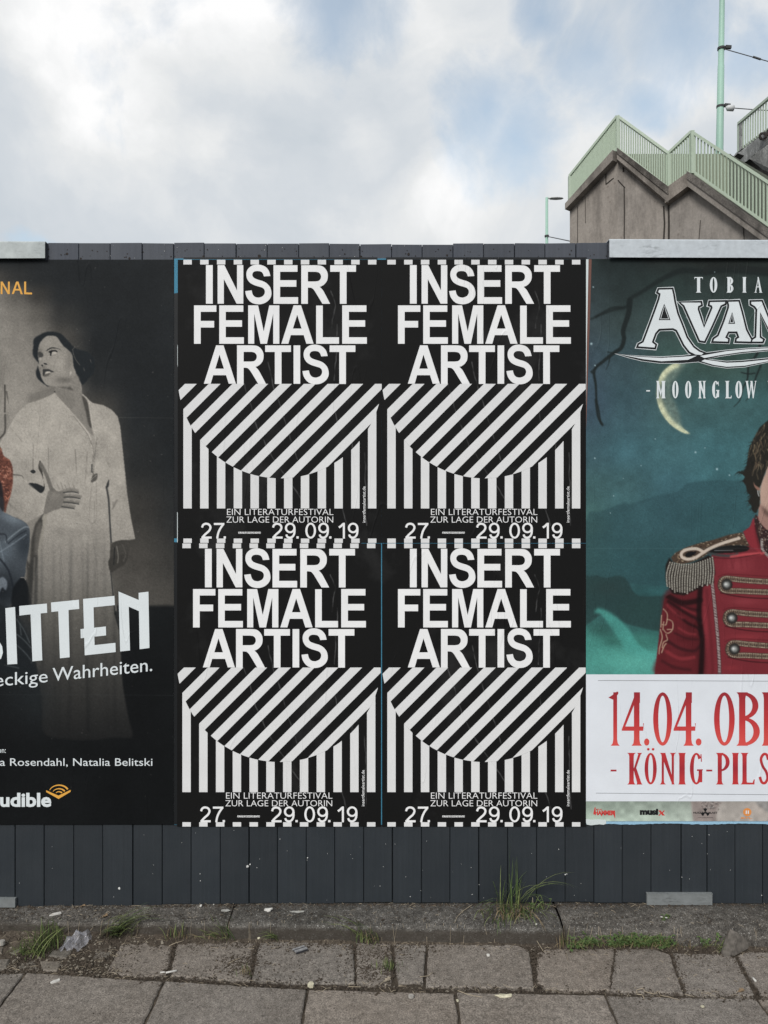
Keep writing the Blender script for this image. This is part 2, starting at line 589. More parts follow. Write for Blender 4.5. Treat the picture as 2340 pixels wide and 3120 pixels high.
def concrete_mat(name, c0, c1, speck=(0.5, 0.5, 0.48), sc=1.0, stain=0.0, speck_amt=0.6, bump_d=0.0015, dark=(0.03, 0.028, 0.026), con=1.0, tintv=1.0):
    m, nt, b = new_mat(name, 0.85, 0.2)
    v = texco(nt)
    info = nt.nodes.new('ShaderNodeObjectInfo')
    off = N(nt, 'ShaderNodeVectorMath', operation='ADD')
    nt.links.new(v, off.inputs[0])
    cmb = nt.nodes.new('ShaderNodeCombineXYZ')
    nt.links.new(math_node(nt, 'MULTIPLY', info.outputs['Random'], 17.0), cmb.inputs[0])
    nt.links.new(cmb.outputs[0], off.inputs[1])
    v = off.outputs[0]
    big = noise(nt, v, 6 * sc, 5, 0.6)
    fine = noise(nt, v, 260 * sc, 3, 0.8)
    mid = noise(nt, v, 45 * sc, 5, 0.7)
    c = mixc(nt, ramp(nt, big, ((0.35, 0.0), (0.68, 1.0))), c0, c1)
    c = mixc(nt, 1.0, c, ramp(nt, fine, ((0.32, 1 - .5 * con), (0.68, 1 + .42 * con))), 'MULTIPLY')
    c = mixc(nt, 1.0, c, ramp(nt, mid, ((0.34, 1 - .26 * con), (0.62, 1 + .10 * con))), 'MULTIPLY')
    # pale aggregate and dark pits
    vo = voronoi(nt, v, 230 * sc)
    sel = ramp(nt, noise(nt, v, 90 * sc, 3), ((0.5, 0.0), (0.58, 1.0)))
    sp = math_node(nt, 'MULTIPLY', ramp(nt, vo.outputs['Distance'], ((0.10, 1.0), (0.30, 0.0))), sel)
    c = mixc(nt, math_node(nt, 'MULTIPLY', sp, speck_amt), c, speck)
    vo2 = voronoi(nt, v, 95 * sc)
    sel2 = ramp(nt, noise(nt, v, 22 * sc, 4), ((0.50, 0.0), (0.60, 1.0)))
    pit = math_node(nt, 'MULTIPLY', ramp(nt, vo2.outputs['Distance'], ((0.10, 1.0), (0.26, 0.0))), sel2)
    c = mixc(nt, math_node(nt, 'MULTIPLY', pit, 0.75), c, dark)
    if stain:
        stn = noise(nt, texco(nt, (1, 1, 0.3)), 1.3, 9, 0.72)
        c = mixc(nt, math_node(nt, 'MULTIPLY', ramp(nt, stn, ((0.46, 0.0), (0.60, 1.0))), stain), c, tuple(x * 0.3 for x in c0))
    tint = mixc(nt, info.outputs['Random'], (0.94, 0.95, 0.96), (1.06, 1.03, 1.0))
    c = mixc(nt, 1.0, c, tint, 'MULTIPLY')
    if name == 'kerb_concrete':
        # caked soil, moss and painted-in face shade darken the left stones' foot, ragged above
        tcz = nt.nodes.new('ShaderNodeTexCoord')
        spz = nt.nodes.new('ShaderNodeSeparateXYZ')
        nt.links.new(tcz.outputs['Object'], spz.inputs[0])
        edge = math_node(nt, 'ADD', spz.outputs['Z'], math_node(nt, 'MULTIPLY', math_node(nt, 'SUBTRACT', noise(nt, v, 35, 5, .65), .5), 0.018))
        cake_shade = ramp(nt, math_node(nt, 'MULTIPLY', edge, 10.0), ((0.30, 1.0), (0.40, 0.0)))
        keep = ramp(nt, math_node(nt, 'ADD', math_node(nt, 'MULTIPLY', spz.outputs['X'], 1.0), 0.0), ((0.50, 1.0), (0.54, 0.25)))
        c = mixc(nt, math_node(nt, 'MULTIPLY', math_node(nt, 'MULTIPLY', cake_shade, keep), 0.8), c, (0.055, 0.046, 0.037))
    nt.links.new(c, b.inputs['Base Color'])
    h = math_node(nt, 'ADD', fine, math_node(nt, 'MULTIPLY', mid, 1.4))
    h = math_node(nt, 'SUBTRACT', h, math_node(nt, 'MULTIPLY', pit, 0.8))
    bump(nt, b, h, 0.55, bump_d)
    return m


M['slab'] = concrete_mat('paving_concrete', (0.205, 0.179, 0.154), (0.265, 0.236, 0.207), (0.44, 0.41, 0.37), 1.0, 0, 0.75, 0.0018, (0.04, 0.034, 0.028), 1.25)
M['sett'] = concrete_mat('sett_stone', (0.15, 0.135, 0.115), (0.22, 0.195, 0.165), (0.34, 0.33, 0.30), 1.0, 0, 0.4)
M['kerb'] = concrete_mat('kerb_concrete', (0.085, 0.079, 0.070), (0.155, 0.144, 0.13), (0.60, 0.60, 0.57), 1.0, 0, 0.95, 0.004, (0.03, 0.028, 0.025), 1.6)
M['soil'] = concrete_mat('soil', (0.060, 0.049, 0.039), (0.115, 0.096, 0.075), (0.26, 0.22, 0.17), 0.9, 0, 0.5, 0.004, (0.012, 0.010, 0.008))
M['stair_concrete'] = concrete_mat('stair_concrete', (0.275, 0.25, 0.225), (0.33, 0.304, 0.277), (0.36, 0.33, 0.3), 0.05, 0.48, 0.0, 0.001, (0.2, 0.175, 0.155), 0.25)
M['coping'] = concrete_mat('coping_concrete', (0.235, 0.21, 0.185), (0.30, 0.27, 0.24), (0.34, 0.31, 0.28), 0.08, 0.6, 0.0, 0.002, (0.14, 0.12, 0.105), 0.5)
M['coping_dark'] = concrete_mat('weathered_coping_top', (0.105, 0.095, 0.085), (0.20, 0.18, 0.16), (0.3, 0.28, 0.26), 0.1, 0.7, 0.2, 0.004, (0.05, 0.045, 0.04))
M['shaded_concrete'] = concrete_mat('shaded_concrete', (0.05, 0.048, 0.045), (0.09, 0.085, 0.08), (0.2, 0.2, 0.2), 0.06, 0.5, 0.2, 0.01)  # concrete darkened to stand for the shade beneath the bridge beam
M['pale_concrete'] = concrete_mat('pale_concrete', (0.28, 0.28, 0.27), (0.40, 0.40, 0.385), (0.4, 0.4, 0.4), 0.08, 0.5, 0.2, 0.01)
M['ground'] = concrete_mat('ground_asphalt', (0.05, 0.05, 0.05), (0.07, 0.068, 0.065), (0.2, 0.2, 0.2), 0.3, 0, 0.3)


def simple(name, col, rough=0.7, spec=0.3, var=0.2, sc=40, metallic=0.0, alpha=1.0, trans=0.0):
    m, nt, b = new_mat(name, rough, spec)
    b.inputs['Metallic'].default_value = metallic
    rgb = N(nt, 'ShaderNodeRGB')
    rgb.outputs[0].default_value = (*col, 1)
    v = texco(nt)
    c = mixc(nt, 1.0, rgb.outputs[0], ramp(nt, noise(nt, v, sc, 4), ((0.3, 1 - var), (0.7, 1 + var))), 'MULTIPLY')
    nt.links.new(c, b.inputs['Base Color'])
    if trans:
        b.inputs['Transmission Weight'].default_value = trans
    b.inputs['Alpha'].default_value = alpha
    return m


M['green_paint'] = metal_mat('pale_green_paint', (0.45, 0.53, 0.42), 0.5, 0.0, 0.55)
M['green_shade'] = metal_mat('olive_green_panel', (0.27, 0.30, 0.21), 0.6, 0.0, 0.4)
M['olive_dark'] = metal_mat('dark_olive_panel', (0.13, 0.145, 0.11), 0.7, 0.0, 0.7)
M['mast_green'] = metal_mat('mint_mast_paint', (0.36, 0.56, 0.46), 0.45, 0.0, 0.35)
M['wire'] = simple('dark_wire', (0.05, 0.05, 0.05), 0.6)
M['lamp_grey'] = simple('lamp_housing', (0.62, 0.63, 0.62), 0.4, 0.4, 0.08)
M['fissure'] = simple('dark_fissure', (0.05, 0.045, 0.04), 0.9, 0.1)
M['nail'] = simple('nail_rust', (0.02, 0.014, 0.011), 0.7, 0.3, 0.5, 200)
M['chip_white'] = simple('white_paint_fleck', (0.62, 0.62, 0.60), 0.7)
M['grass'] = simple('grass_green', (0.085, 0.125, 0.042), 0.6, 0.3, 0.35, 60)
M['grass_light'] = simple('grass_light', (0.19, 0.225, 0.085), 0.6, 0.3, 0.35, 60)
M['grass_dry'] = simple('grass_straw', (0.26, 0.20, 0.12), 0.75, 0.2, 0.35, 60)
M['leaf_green'] = simple('weed_leaf', (0.085, 0.135, 0.045), 0.55, 0.35, 0.3, 90)
M['crumb'] = simple('soil_crumb', (0.062, 0.050, 0.039), 0.95, 0.1, 0.5, 120)
M['crumb_pale'] = simple('grit_crumb', (0.21, 0.185, 0.15), 0.9, 0.1, 0.5, 120)
M['dry_leaf'] = simple('dry_leaf', (0.22, 0.155, 0.095), 0.8, 0.2, 0.4, 90)
M['grey_leaf'] = simple('grey_dry_leaf', (0.27, 0.23, 0.175), 0.8, 0.2, 0.35, 90)
M['cream'] = simple('cream_scrap', (0.58, 0.54, 0.40), 0.8, 0.2, 0.25, 120)
M['white_scrap'] = simple('white_scrap', (0.62, 0.60, 0.56), 0.75, 0.2, 0.2, 120)
M['filter_orange'] = simple('cork_paper', (0.42, 0.18, 0.06), 0.8, 0.2, 0.3, 200)
M['rock'] = simple('grey_rock', (0.125, 0.112, 0.098), 0.9, 0.2, 0.4, 70)
M['pebble'] = simple('pale_pebble', (0.34, 0.32, 0.29), 0.85, 0.2, 0.3, 100)
M['twig'] = simple('dead_stalk', (0.36, 0.30, 0.22), 0.8, 0.2, 0.3, 100)
M['plastic'] = simple('clear_plastic', (0.55, 0.55, 0.60), 0.12, 0.7, 0.3, 60, 0, 0.30)
M['dropping'] = simple('lime_smear', (0.42, 0.41, 0.38), 0.9, 0.1, 0.35, 160)
M['foil'] = simple('printed_foil', (0.45, 0.45, 0.46), 0.3, 0.5, 0.3, 100, 0.4)
M['foil_dark'] = simple('printed_foil_dark', (0.03, 0.03, 0.035), 0.4)

# ------------------------------------------------------------------ ground, pavement bed, kerb
GZ = -0.035
g = MB()
g.add([(-600, 0.3, GZ), (600, 0.3, GZ), (600, 1500, GZ), (-600, 1500, GZ)], [(0, 1, 2, 3)])
g.add([(-600, -600, GZ - .02), (600, -600, GZ - .02), (600, 0.3, GZ - .02), (-600, 0.3, GZ - .02)], [(0, 1, 2, 3)])
tag(g.build('ground', M['ground']), kind='structure')


def kerb_y(x):            # front face of the kerb, a little skew to the fence
    return -0.118 - 0.030 * x


def kerb_top(x):
    return 0.050 - 0.008 * max(0.0, min(1.0, (-x - 0.35) / 0.8))


def soil_height(X, Y):
    """bed of dirt under and between the slabs, heaped against the kerb"""
    d = (kerb_y(X)) - Y
    heap = 0.013 * np.exp(-np.maximum(d, 0) / 0.016) + 0.006 * np.exp(-np.maximum(d, 0) / 0.05) * (X < -0.45)
    left = 0.0045 / (1 + np.exp((X + 0.62) * 18)) * (Y > -0.28)
    return -0.0075 + heap + left + rough_z(X * 9, Y * 9, 0.0022) + rough_z(X * 47, Y * 41, 0.0012)


def pave_bed():
    xs = np.concatenate([np.linspace(-3.2, -1.25, 20), np.linspace(-1.24, 1.24, 420), np.linspace(1.25, 3.2, 20)])
    ts = np.concatenate([np.linspace(0, 0.32, 64), np.linspace(0.34, 1.4, 24), [2.5, 4.2]])
    X, T = np.meshgrid(xs, ts)
    Y = kerb_y(X) + 0.004 - T
    Z = soil_height(X, Y) + rng.normal(0, 0.0006, X.shape)
    nx, ny = len(xs), len(ts)
    v = np.stack([X, Y, Z], -1).reshape(-1, 3)
    idx = np.arange(nx * ny).reshape(ny, nx)
    f = np.stack([idx[:-1, :-1], idx[1:, :-1], idx[1:, 1:], idx[:-1, 1:]], -1).reshape(-1, 4)
    o = mesh_obj('pavement', v, f.tolist(), M['soil'], None, True)
    return tag(o, kind='structure')


pavement = pave_bed()


def slab(name, poly, mat, top=0.0, depth=0.045, chip=0.0016, bev=0.003):
    """poly: world XY corners in order. Edges are subdivided and slightly ragged, top edge bevelled"""
    pts = []
    n = len(poly)
    for i in range(n):
        a, b = Vector(poly[i]), Vector(poly[(i + 1) % n])
        k = max(2, int((b - a).length / 0.018))
        nrm = Vector((b.y - a.y, a.x - b.x)).normalized()
        for j in range(k):
            p = a.lerp(b, j / k)
            w = chip if 0 < j < k else 0
            p = p + nrm * rnd.uniform(-w, w)
            pts.append(p)
    c = sum((p for p in pts), Vector((0, 0))) / len(pts)
    m = len(pts)
    tz = [rnd.uniform(-.0007, .0007) for _ in pts]
    inner = [p + (c - p).normalized() * (bev + rnd.uniform(0, .0012)) for p in pts]
    tilt = (rnd.uniform(-.006, .006), rnd.uniform(-.006, .006))
    def z(p): return top + (p.x - c.x) * tilt[0] + (p.y - c.y) * tilt[1]
    vs = [(p.x, p.y, z(p) - depth) for p in pts] + [(p.x, p.y, z(p) - bev + t) for p, t in zip(pts, tz)] + \
         [(p.x, p.y, z(p)) for p in inner]
    fs = []
    for i in range(m):
        j = (i + 1) % m
        fs.append((i, j, m + j, m + i))
        fs.append((m + i, m + j, 2 * m + j, 2 * m + i))
    tris = tessellate_polygon([[Vector((p.x, p.y, 0)) for p in inner]])
    for t in tris:
        fs.append(tuple(2 * m + i for i in t))
    o = mesh_obj(name, vs, fs, mat, pavement)
    bm = bmesh.new(); bm.from_mesh(o.data); bmesh.ops.recalc_face_normals(bm, faces=bm.faces); bm.to_mesh(o.data); bm.free()
    return o


# front row: its far edge runs slightly skew, its joints are square to the fence
def row_far(x):
    return float(np.interp(x, [-3.2, -0.95, -0.19, 0.55, 0.96, 3.2], [-0.40, -0.262, -0.336, -0.360, -0.374, -0.47]))


xj = [-0.938 + 0.3725 * k for k in range(-6, 12)]
row_d = [0.0, 0.395, 0.79, 1.185]
for r in range(3):
    shift = [0.0, 0.19, 0.02][r]
    for a, b in zip(xj[:-1], xj[1:]):
        a1, b1 = a + shift + 0.0035, b + shift - 0.0035
        if a1 < -3.1 or b1 > 3.1:
            continue
        yA, yB = row_far(a1) - row_d[r] - 0.003, row_far(b1) - row_d[r] - 0.003
        yC, yD = row_far(b1) - row_d[r + 1] + 0.004, row_far(a1) - row_d[r + 1] + 0.004
        slab('paving_slab', [(a1, yA), (b1, yB), (b1, yC), (a1, yD)], M['slab'], rnd.uniform(-.001, .001))


def ptsA(l): return [tuple(gp(0 + u / 2.765, 2680 + v / 2.765)[:2]) for u, v in l]
def ptsB(l): return [tuple(gp(580 + u / 2.765, 2680 + v / 2.765)[:2]) for u, v in l]
def ptsC(l): return [tuple(gp(1160 + u / 2.765, 2680 + v / 2.765)[:2]) for u, v in l]
def ptsD(l): return [tuple(gp(1740 + u / 2.765, 2680 + v / 2.765)[:2]) for u, v in l]


# back row against the kerb, each slab as it lies
for pl in (
    ptsA([(1062, 452), (1290, 440), (1480, 455), (1462, 540), (1398, 806), (1180, 812), (895, 788)]),
    ptsB([(-95, 470), (120, 500), (400, 500), (552, 512), (545, 560), (510, 800), (503, 850), (160, 832), (-170, 805)]),
    ptsB([(600, 492), (850, 470), (1330, 480), (1372, 520), (1385, 862), (960, 872), (520, 840), (548, 640)]),
    ptsC([(110, 540), (385, 545), (372, 640), (358, 862), (150, 870), (120, 720)]),
    ptsC([(402, 535), (800, 530), (1170, 560), (1248, 600), (1292, 890), (1290, 915), (800, 905), (380, 895)]),
    ptsC([(1318, 612), (1380, 585), (1966, 582), (1966, 660), (1930, 930), (1700, 938), (1400, 920), (1312, 850)]),
    ptsD([(378, 585), (690, 582), (832, 630), (862, 720), (948, 958), (640, 950), (328, 938)]),
    ptsD([(848, 612), (1240, 625), (1382, 650), (1445, 760), (1550, 975), (1200, 980), (968, 968), (886, 760)]),
    ptsD([(1398, 640), (1480, 612), (1900, 610), (2100, 990), (1600, 982), (1530, 860)]),
    ptsB([(1392, 500), (1560, 505), (1688, 545), (1700, 640), (1690, 880), (1560, 884), (1402, 868)]),
):
    slab('paving_slab', pl, M['slab'], rnd.uniform(-.001, .0006))
for pl in (
    ptsA([(150, 425), (260, 415), (262, 505), (140, 510)]),
    ptsA([(80, 535), (205, 528), (165, 625), (40, 622)]),
    ptsA([(-90, 530), (50, 530), (15, 620), (-120, 622)]),
    ptsA([(-90, 672), (85, 665), (60, 750), (-120, 757)]),
    ptsA([(130, 690), (300, 680), (330, 765), (95, 762)]),
    ptsA([(335, 690), (520, 690), (485, 778), (345, 770)]),
    ptsA([(440, 600), (620, 590), (560, 665), (400, 650)]),
    ptsA([(800, 580), (975, 565), (925, 650), (775, 668)]),
    ptsA([(-200, 420), (-30, 425), (-60, 505), (-210, 505)]),
):
    slab('sett', pl, M['sett'], rnd.uniform(-.001, .003), 0.04, 0.002, 0.004)
# beyond the frame on both sides the back row goes on
for x0 in np.arange(-3.0, -1.35, 0.31):
    slab('paving_slab', [(x0, kerb_y(x0) - .03), (x0 + .3, kerb_y(x0) - .03), (x0 + .3, row_far(x0) + .006), (x0, row_far(x0) + .006)], M['slab'], -.001)
for x0 in np.arange(1.40, 2.9, 0.31):
    slab('paving_slab', [(x0, kerb_y(x0) - .03), (x0 + .3, kerb_y(x0) - .03), (x0 + .3, row_far(x0) + .006), (x0, row_far(x0) + .006)], M['slab'], -.001)


def kerb_stone(parent, x0, x1, chamfer):
    """one kerb stone: rough top, rounded front arris, front face"""
    n = max(8, int((x1 - x0) / 0.008))
    prof = [(0.20, -0.10), (0.20, 0.0), (0.10, 0.0)]
    for t in np.linspace(0.0, 1.0, 12):      # along the top towards the face
        prof.append((0.09 * (1 - t) + chamfer * t, -0.004 * chamfer / 0.012 * t * t))
    for t in np.linspace(0.12, 1, 7):        # arris
        a = t * math.pi / 2
        prof.append((chamfer * (1 - math.sin(a)), -0.004 * chamfer / 0.012 - chamfer * 0.9 * (1 - math.cos(a))))
    zlow = prof[-1][1]
    for t in np.linspace(0.15, 1, 8):
        prof.append((-0.004 * t, zlow + (-0.095 - zlow) * t))
    m = len(prof)
    vs, fs = [], []
    for i in range(n + 1):
        x = x0 + (x1 - x0) * i / n
        e = min(i, n - i) / n * (x1 - x0)
        rd = 0.006 * max(0.0, 1 - e / 0.012) ** 2
        for k, (dy, dz) in enumerate(prof):
            q = 1.0 if 2 < k else 0.0
            r1 = float(rough_z(x * 23 + k, dy * 60 + k * 1.7, 0.0016)) * q + rnd.gauss(0, 0.0006) * q
            r2 = float(rough_z(x * 13 + 5, k * 0.9, 0.0018)) * q
            vs.append((x, kerb_y(x) + dy + r2 + rd * (k > 6), kerb_top(x) + dz + r1 - rd))
    for i in range(n):
        for k in range(m - 1):
            a = i * m + k
            fs.append((a, a + 1, a + m + 1, a + m))
    fs.append(tuple(range(m)))
    fs.append(tuple(n * m + k for k in reversed(range(m))))
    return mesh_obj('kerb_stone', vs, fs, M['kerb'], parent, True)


kerb = tag(empty('kerb'), kind='structure')
X1 = gp(700, 2790, 0.05).x
X2 = gp(1706, 2790, 0.05).x
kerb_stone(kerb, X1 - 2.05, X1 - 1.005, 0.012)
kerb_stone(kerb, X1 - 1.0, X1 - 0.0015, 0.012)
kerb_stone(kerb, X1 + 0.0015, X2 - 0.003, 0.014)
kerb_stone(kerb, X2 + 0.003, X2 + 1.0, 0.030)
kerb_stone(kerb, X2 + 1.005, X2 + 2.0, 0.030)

# ------------------------------------------------------------------ the fence
fence = empty('wooden_fence', (0, 0.02, 0.05), label='dark slate painted fence of upright wooden planks behind all the posters', cat='fence')
PT = 0.022
JT = wz(800)           # planks end here, hidden behind the posters' top edge


def plank(name, x0, x1, z0a, z0b, z1a, z1b, y, mat, gapw=0.0012, bev=0.0012):
    x0 += gapw; x1 -= gapw
    vs = []
    for yy, ins in ((y + PT, 0), (y + bev, 0), (y, bev)):
        vs += [(x0 + ins, yy, z0a + ins), (x1 - ins, yy, z0b + ins), (x1 - ins, yy, z1b - ins), (x0 + ins, yy, z1a - ins)]
    fs = [(3, 2, 1, 0)]
    for r in (0, 4):
        for i in range(4):
            j = (i + 1) % 4
            fs.append((r + i, r + j, r + 4 + j, r + 4 + i)[::-1])
    fs = [f[::-1] for f in fs]
    fs[0] = (0, 1, 2, 3)
    fs.append((11, 10, 9, 8)[::-1])
    b_ = len(vs)       # tongue that closes the joint to the next plank
    vs += [(x, yy, z) for x in (x1 - .002, x1 + .006) for yy in (y + .011, y + .015) for z in (z0b + .002, min(z1a, z1b) - .003)]
    fs += [tuple(b_ + q for q in f) for f in ((0, 1, 3, 2), (4, 6, 7, 5), (0, 4, 5, 1), (2, 3, 7, 6), (0, 2, 6, 4), (1, 5, 7, 3))]
    o = mesh_obj(name, vs, fs, mat, fence)
    bm = bmesh.new(); bm.from_mesh(o.data); bmesh.ops.recalc_face_normals(bm, faces=bm.faces); bm.to_mesh(o.data); bm.free()
    return o


low = [45, 134, 224, 313, 404, 494, 582, 671, 758, 845, 933, 1020, 1108, 1195, 1284, 1371, 1458, 1547, 1635, 1722, 1810,
       1896, 1984, 2075, 2154, 2240, 2324]
while low[0] > -1950: low.insert(0, low[0] - 88.5)
while low[-1] < 4250: low.append(low[-1] + 87.5)
wide = {404, 758, 1195, 1458, 2075, 45, 2154}
def bot(px): return wz(float(np.interp(px, [0, 330, 500, 700, 1170, 1700, 2340, 3200], [2765, 2761, 2757, 2754, 2750.5, 2749.5, 2754, 2760])))
for a, b in zip(low[:-1], low[1:]):
    ga = 0.0016 if a in wide else 0.0003
    dy = rnd.uniform(-0.0012, 0.0012)
    jz = rnd.uniform(-0.0012, 0.0012)
    plank('plank', wx(a) + ga, wx(b) - 0.0001, bot(a) + jz, bot(b) + jz, JT, JT, dy, M['plank'], 0.0006)
top = [146, 240, 336, 433, 529, 622, 719, 814, 910, 1003, 1096, 1193, 1286, 1380, 1473, 1567, 1660, 1754, 1850]
while top[0] > -1950: top.insert(0, top[0] - 95)
while top[-1] < 4250: top.append(top[-1] + 94)
tz = {146: 740, 240: 741, 336: 740.5, 433: 741, 529: 740, 622: 741.5, 719: 743, 814: 742.5, 910: 741.5, 1003: 742.5, 1096: 744.5,
      1193: 745, 1286: 745.5, 1380: 742, 1473: 742.5, 1567: 741, 1660: 741.5, 1754: 740.5, 1850: 741}
for a, b in zip(top[:-1], top[1:]):
    t0 = wz(tz.get(a, 742)); dt = rnd.uniform(-0.0012, 0.0012)
    ga = 0.0014 if a in (433, 529, 719, 1096, 1754, 1567) else 0.0005
    plank('top_board', wx(a) + ga, wx(b), JT + 0.002, JT + 0.002, t0, t0 + dt, -0.0014 + rnd.uniform(-.0005, .0005), M["board"], 0.0005)
# rails on the back, end posts
rails = MB()
rb = fence
for zz in (0.35, 1.0, 1.66, 1.845):
    m_ = MB(); m_.box(wx(-1950), wx(4250), 0.026, 0.066, zz, zz + 0.09); m_.build('rail', M['board'], fence)
for px in range(-1900, 4300, 775):
    m_ = MB(); m_.box(wx(px), wx(px) + .09, 0.068, 0.158, 0.0, 1.92); m_.build('fence_post', M['board'], fence)


def cap(x0, x1, zt0, zt1, h, name='metal_cap', mat='zinc'):
    """folded galvanised sheet: front, top and back leg"""
    yf, yb, t = -0.0165, 0.040, 0.0016
    mb = MB()
    r = 0.004
    prof = [(yf, -h), (yf, -r), (yf + r * .3, -r * .3), (yf + r, 0), (yb - r, 0), (yb, -r), (yb, -h),
            (yb - t, -h), (yb - t, -r - t), (yb - r, -t), (yf + r, -t), (yf + t, -r - t), (yf + t, -h)]
    n = 24
    vs, fs = [], []
    k = len(prof)
    for i in range(n + 1):
        x = x0 + (x1 - x0) * i / n
        zt = zt0 + (zt1 - zt0) * i / n
        w = float(rough_z(x * 2.2, 3.0, 0.0007))
        for (y, z) in prof:
            vs.append((x, y + w, zt + z + (w * 1.2 if z < -0.01 else 0)))
    for i in range(n):
        for j in range(k):
            a, b = i * k + j, i * k + (j + 1) % k
            fs.append((a, a + k, b + k, b))
    fs.append(tuple(range(k)))
    fs.append(tuple(n * k + j for j in reversed(range(k))))
    mb.add(vs, fs)
    o = mb.build(name, M[mat], fence)
    bm = bmesh.new(); bm.from_mesh(o.data); bmesh.ops.recalc_face_normals(bm, faces=bm.faces); bm.to_mesh(o.data); bm.free()
    return o


cap(wx(-1940), wx(144), wz(738), wz(740), (790 - 738) / F * DIST, mat='zinc_old')
cap(wx(1852), wx(4240), wz(733), wz(744), (789 - 733) / F * DIST)


def shoe(x0, x1, z0, z1):
    mb = MB()
    y0 = -0.011
    mb.box(x0, x1, y0, y0 + .0025, z0, z1 - .003)
    mb.box(x0 - .0008, x1 + .0008, y0 - .001, -0.0015, z1 - .003, z1)
    mb.box(x0, x0 + .002, y0 + .0025, -0.0015, z0, z1 - .003)
    mb.box(x1 - .002, x1, y0 + .0025, -0.0015, z0, z1 - .003)
    return mb.build('metal_shoe', M['zinc_dull'], fence)


dS = DIST - 0.012
shoe(wx(1972, dS), wx(2171, dS), kerb_top(0.9) + 0.0015, wz(2723, dS))
shoe(wx(-150, dS), wx(45, dS), kerb_top(-1.1) + 0.002, wz(2738, dS))

# nail holes along the top boards, a few on the low planks
nb = MB()
def dot(mb, px, py, r, y=-0.0023, n=7, depth=.0012, mi=0):
    x, z = wx(px), wz(py)
    ring = [(x + r * math.cos(t) * rnd.uniform(.75, 1.2), y, z + r * math.sin(t) * rnd.uniform(.75, 1.25)) for t in [2 * math.pi * k / n for k in range(n)]]
    back = [(p[0], y + depth, p[2]) for p in ring]
    mb.add(ring + back, [tuple(range(n))] + [(i, (i + 1) % n, n + (i + 1) % n, n + i) for i in range(n)], mi)
for px in range(150, 1850, 47):
    for _ in range(rnd.choice((1, 1, 2, 2, 3))):
        py = rnd.choice((785, 783, 780, 776, 766, 760)) + rnd.uniform(-3, 3)
        dot(nb, px + rnd.uniform(-16, 16), py, rnd.uniform(.0009, .0022))
for px, py, r in ((205, 774, .0038), (247, 788, .003), (395, 788, .0035), (620, 783, .004), (790, 781, .005), (903, 766, .002),
                  (1100, 782, .003), (1245, 775, .004), (1362, 778, .003), (60 + 1170, 786, .002)):
    dot(nb, px, py, r)
tag(nb.build('nail_marks', M['nail'], fence), kind='stuff')
fb = MB()
for px, py, r in ((754, 2639, .0065), (762, 2633, .004), (783, 2643, .002), (364, 2706, .0055), (610, 2662, .002), (611, 2683, .0022),
                  (347, 2732, .0014), (60, 2690, .0015), (853, 2556, .002), (937, 2613, .003), (936, 2620, .0016), (713, 2530, .0012),
                  (1168, 2640, .0015), (1158, 2699, .0018), (1702, 2587, .0022), (1722, 2664, .0035), (1727, 2662, .0025), (1562, 2703, .0015),
                  (1250, 2731, .0022), (1175, 2571, .0013), (2160, 2543, .002), (2320, 2727, .0025), (2077, 2672, .002), (2040, 2651, .0012),
                  (1437, 2725, .0012), (1300, 2562, .0014), (1620, 2600, .0012), (998, 2600, .001), (160, 2645, .001), (1960, 2600, .0012)):
    dot(fb, px, py, r * 0.62, -0.0016, 6, .0006)
for _ in range(36):
    dot(fb, rnd.uniform(0, 2340), rnd.uniform(2530, 2745), rnd.uniform(.0004, .0010), -0.0015, 5, .0005)
for _ in range(22):
    dot(fb, rnd.uniform(150, 1850), rnd.uniform(745, 790), rnd.uniform(.0004, .0011), -0.0023, 5, .0005)
tag(fb.build('paint_flecks', M['chip_white'], fence), kind='stuff')

# ------------------------------------------------------------------ print helpers
PY = -0.0035          # front of the pasted posters, just proud of the planks


class Print:
    """flat shapes (photo pixels) printed on one sheet, kept in order a hair apart"""
    step = 0.00003

    def __init__(self, y):
        self.y = y
        self.k = 0
        self.b = {}

    def mb(self, key):
        return self.b.setdefault(key, MB())

    def poly(self, key, loops, dx=0, dy=0):
        if loops and not hasattr(loops[0][0], '__len__'):
            loops = [loops]
        self.k += 1
        y = self.y - self.step * (self.k % 12)
        flat = [p for l in loops for p in l]
        vs = [(wx(p[0] + dx), y, wz(p[1] + dy)) for p in flat]
        tris = tessellate_polygon([[Vector((p[0], -p[1], 0)) for p in l] for l in loops])
        fs = []
        for t in tris:
            a, b, c = (Vector((flat[i][0], -flat[i][1])) for i in t)
            cr = (b - a).cross(c - a)
            fs.append(tuple(t) if cr > 0 else tuple(reversed(t)))
        self.mb(key).add(vs, fs)

    def build(self, parent, names):
        for key, mb in self.b.items():
            mb.build(names.get(key, 'print'), M[key], parent)


def text_loops(s, x0, x1, ybase, ycap, bold=0.0, ref='H', ang=0.0, fit=True, space=1.0, cut=None):
    """built-in font, converted to triangles in photo pixels, scaled so the string spans x0..x1"""
    cu = bpy.data.curves.new('txt', 'FONT')
    cu.body = s
    cu.offset = bold
    cu.space_character = space
    cu.resolution_u = 3
    o = bpy.data.objects.new('txt', cu)
    me = o.to_mesh()
    vs = np.array([v.co[:2] for v in me.vertices])
    me.calc_loop_triangles()
    tris = [tuple(t.vertices) for t in me.loop_triangles]
    o.to_mesh_clear()
    bpy.data.objects.remove(o); bpy.data.curves.remove(cu)
    cap_h = 0.70
    sx = (x1 - x0) / (vs[:, 0].max() - vs[:, 0].min())
    sy = (ybase - ycap) / cap_h
    X = (vs[:, 0] - vs[:, 0].min()) * sx
    Y = -vs[:, 1] * sy
    ca, sa = math.cos(ang), math.sin(ang)
    PX = x0 + X * ca + Y * (-sa)
    PYY = ybase + X * sa + Y * ca
    return np.stack([PX, PYY], 1), tris


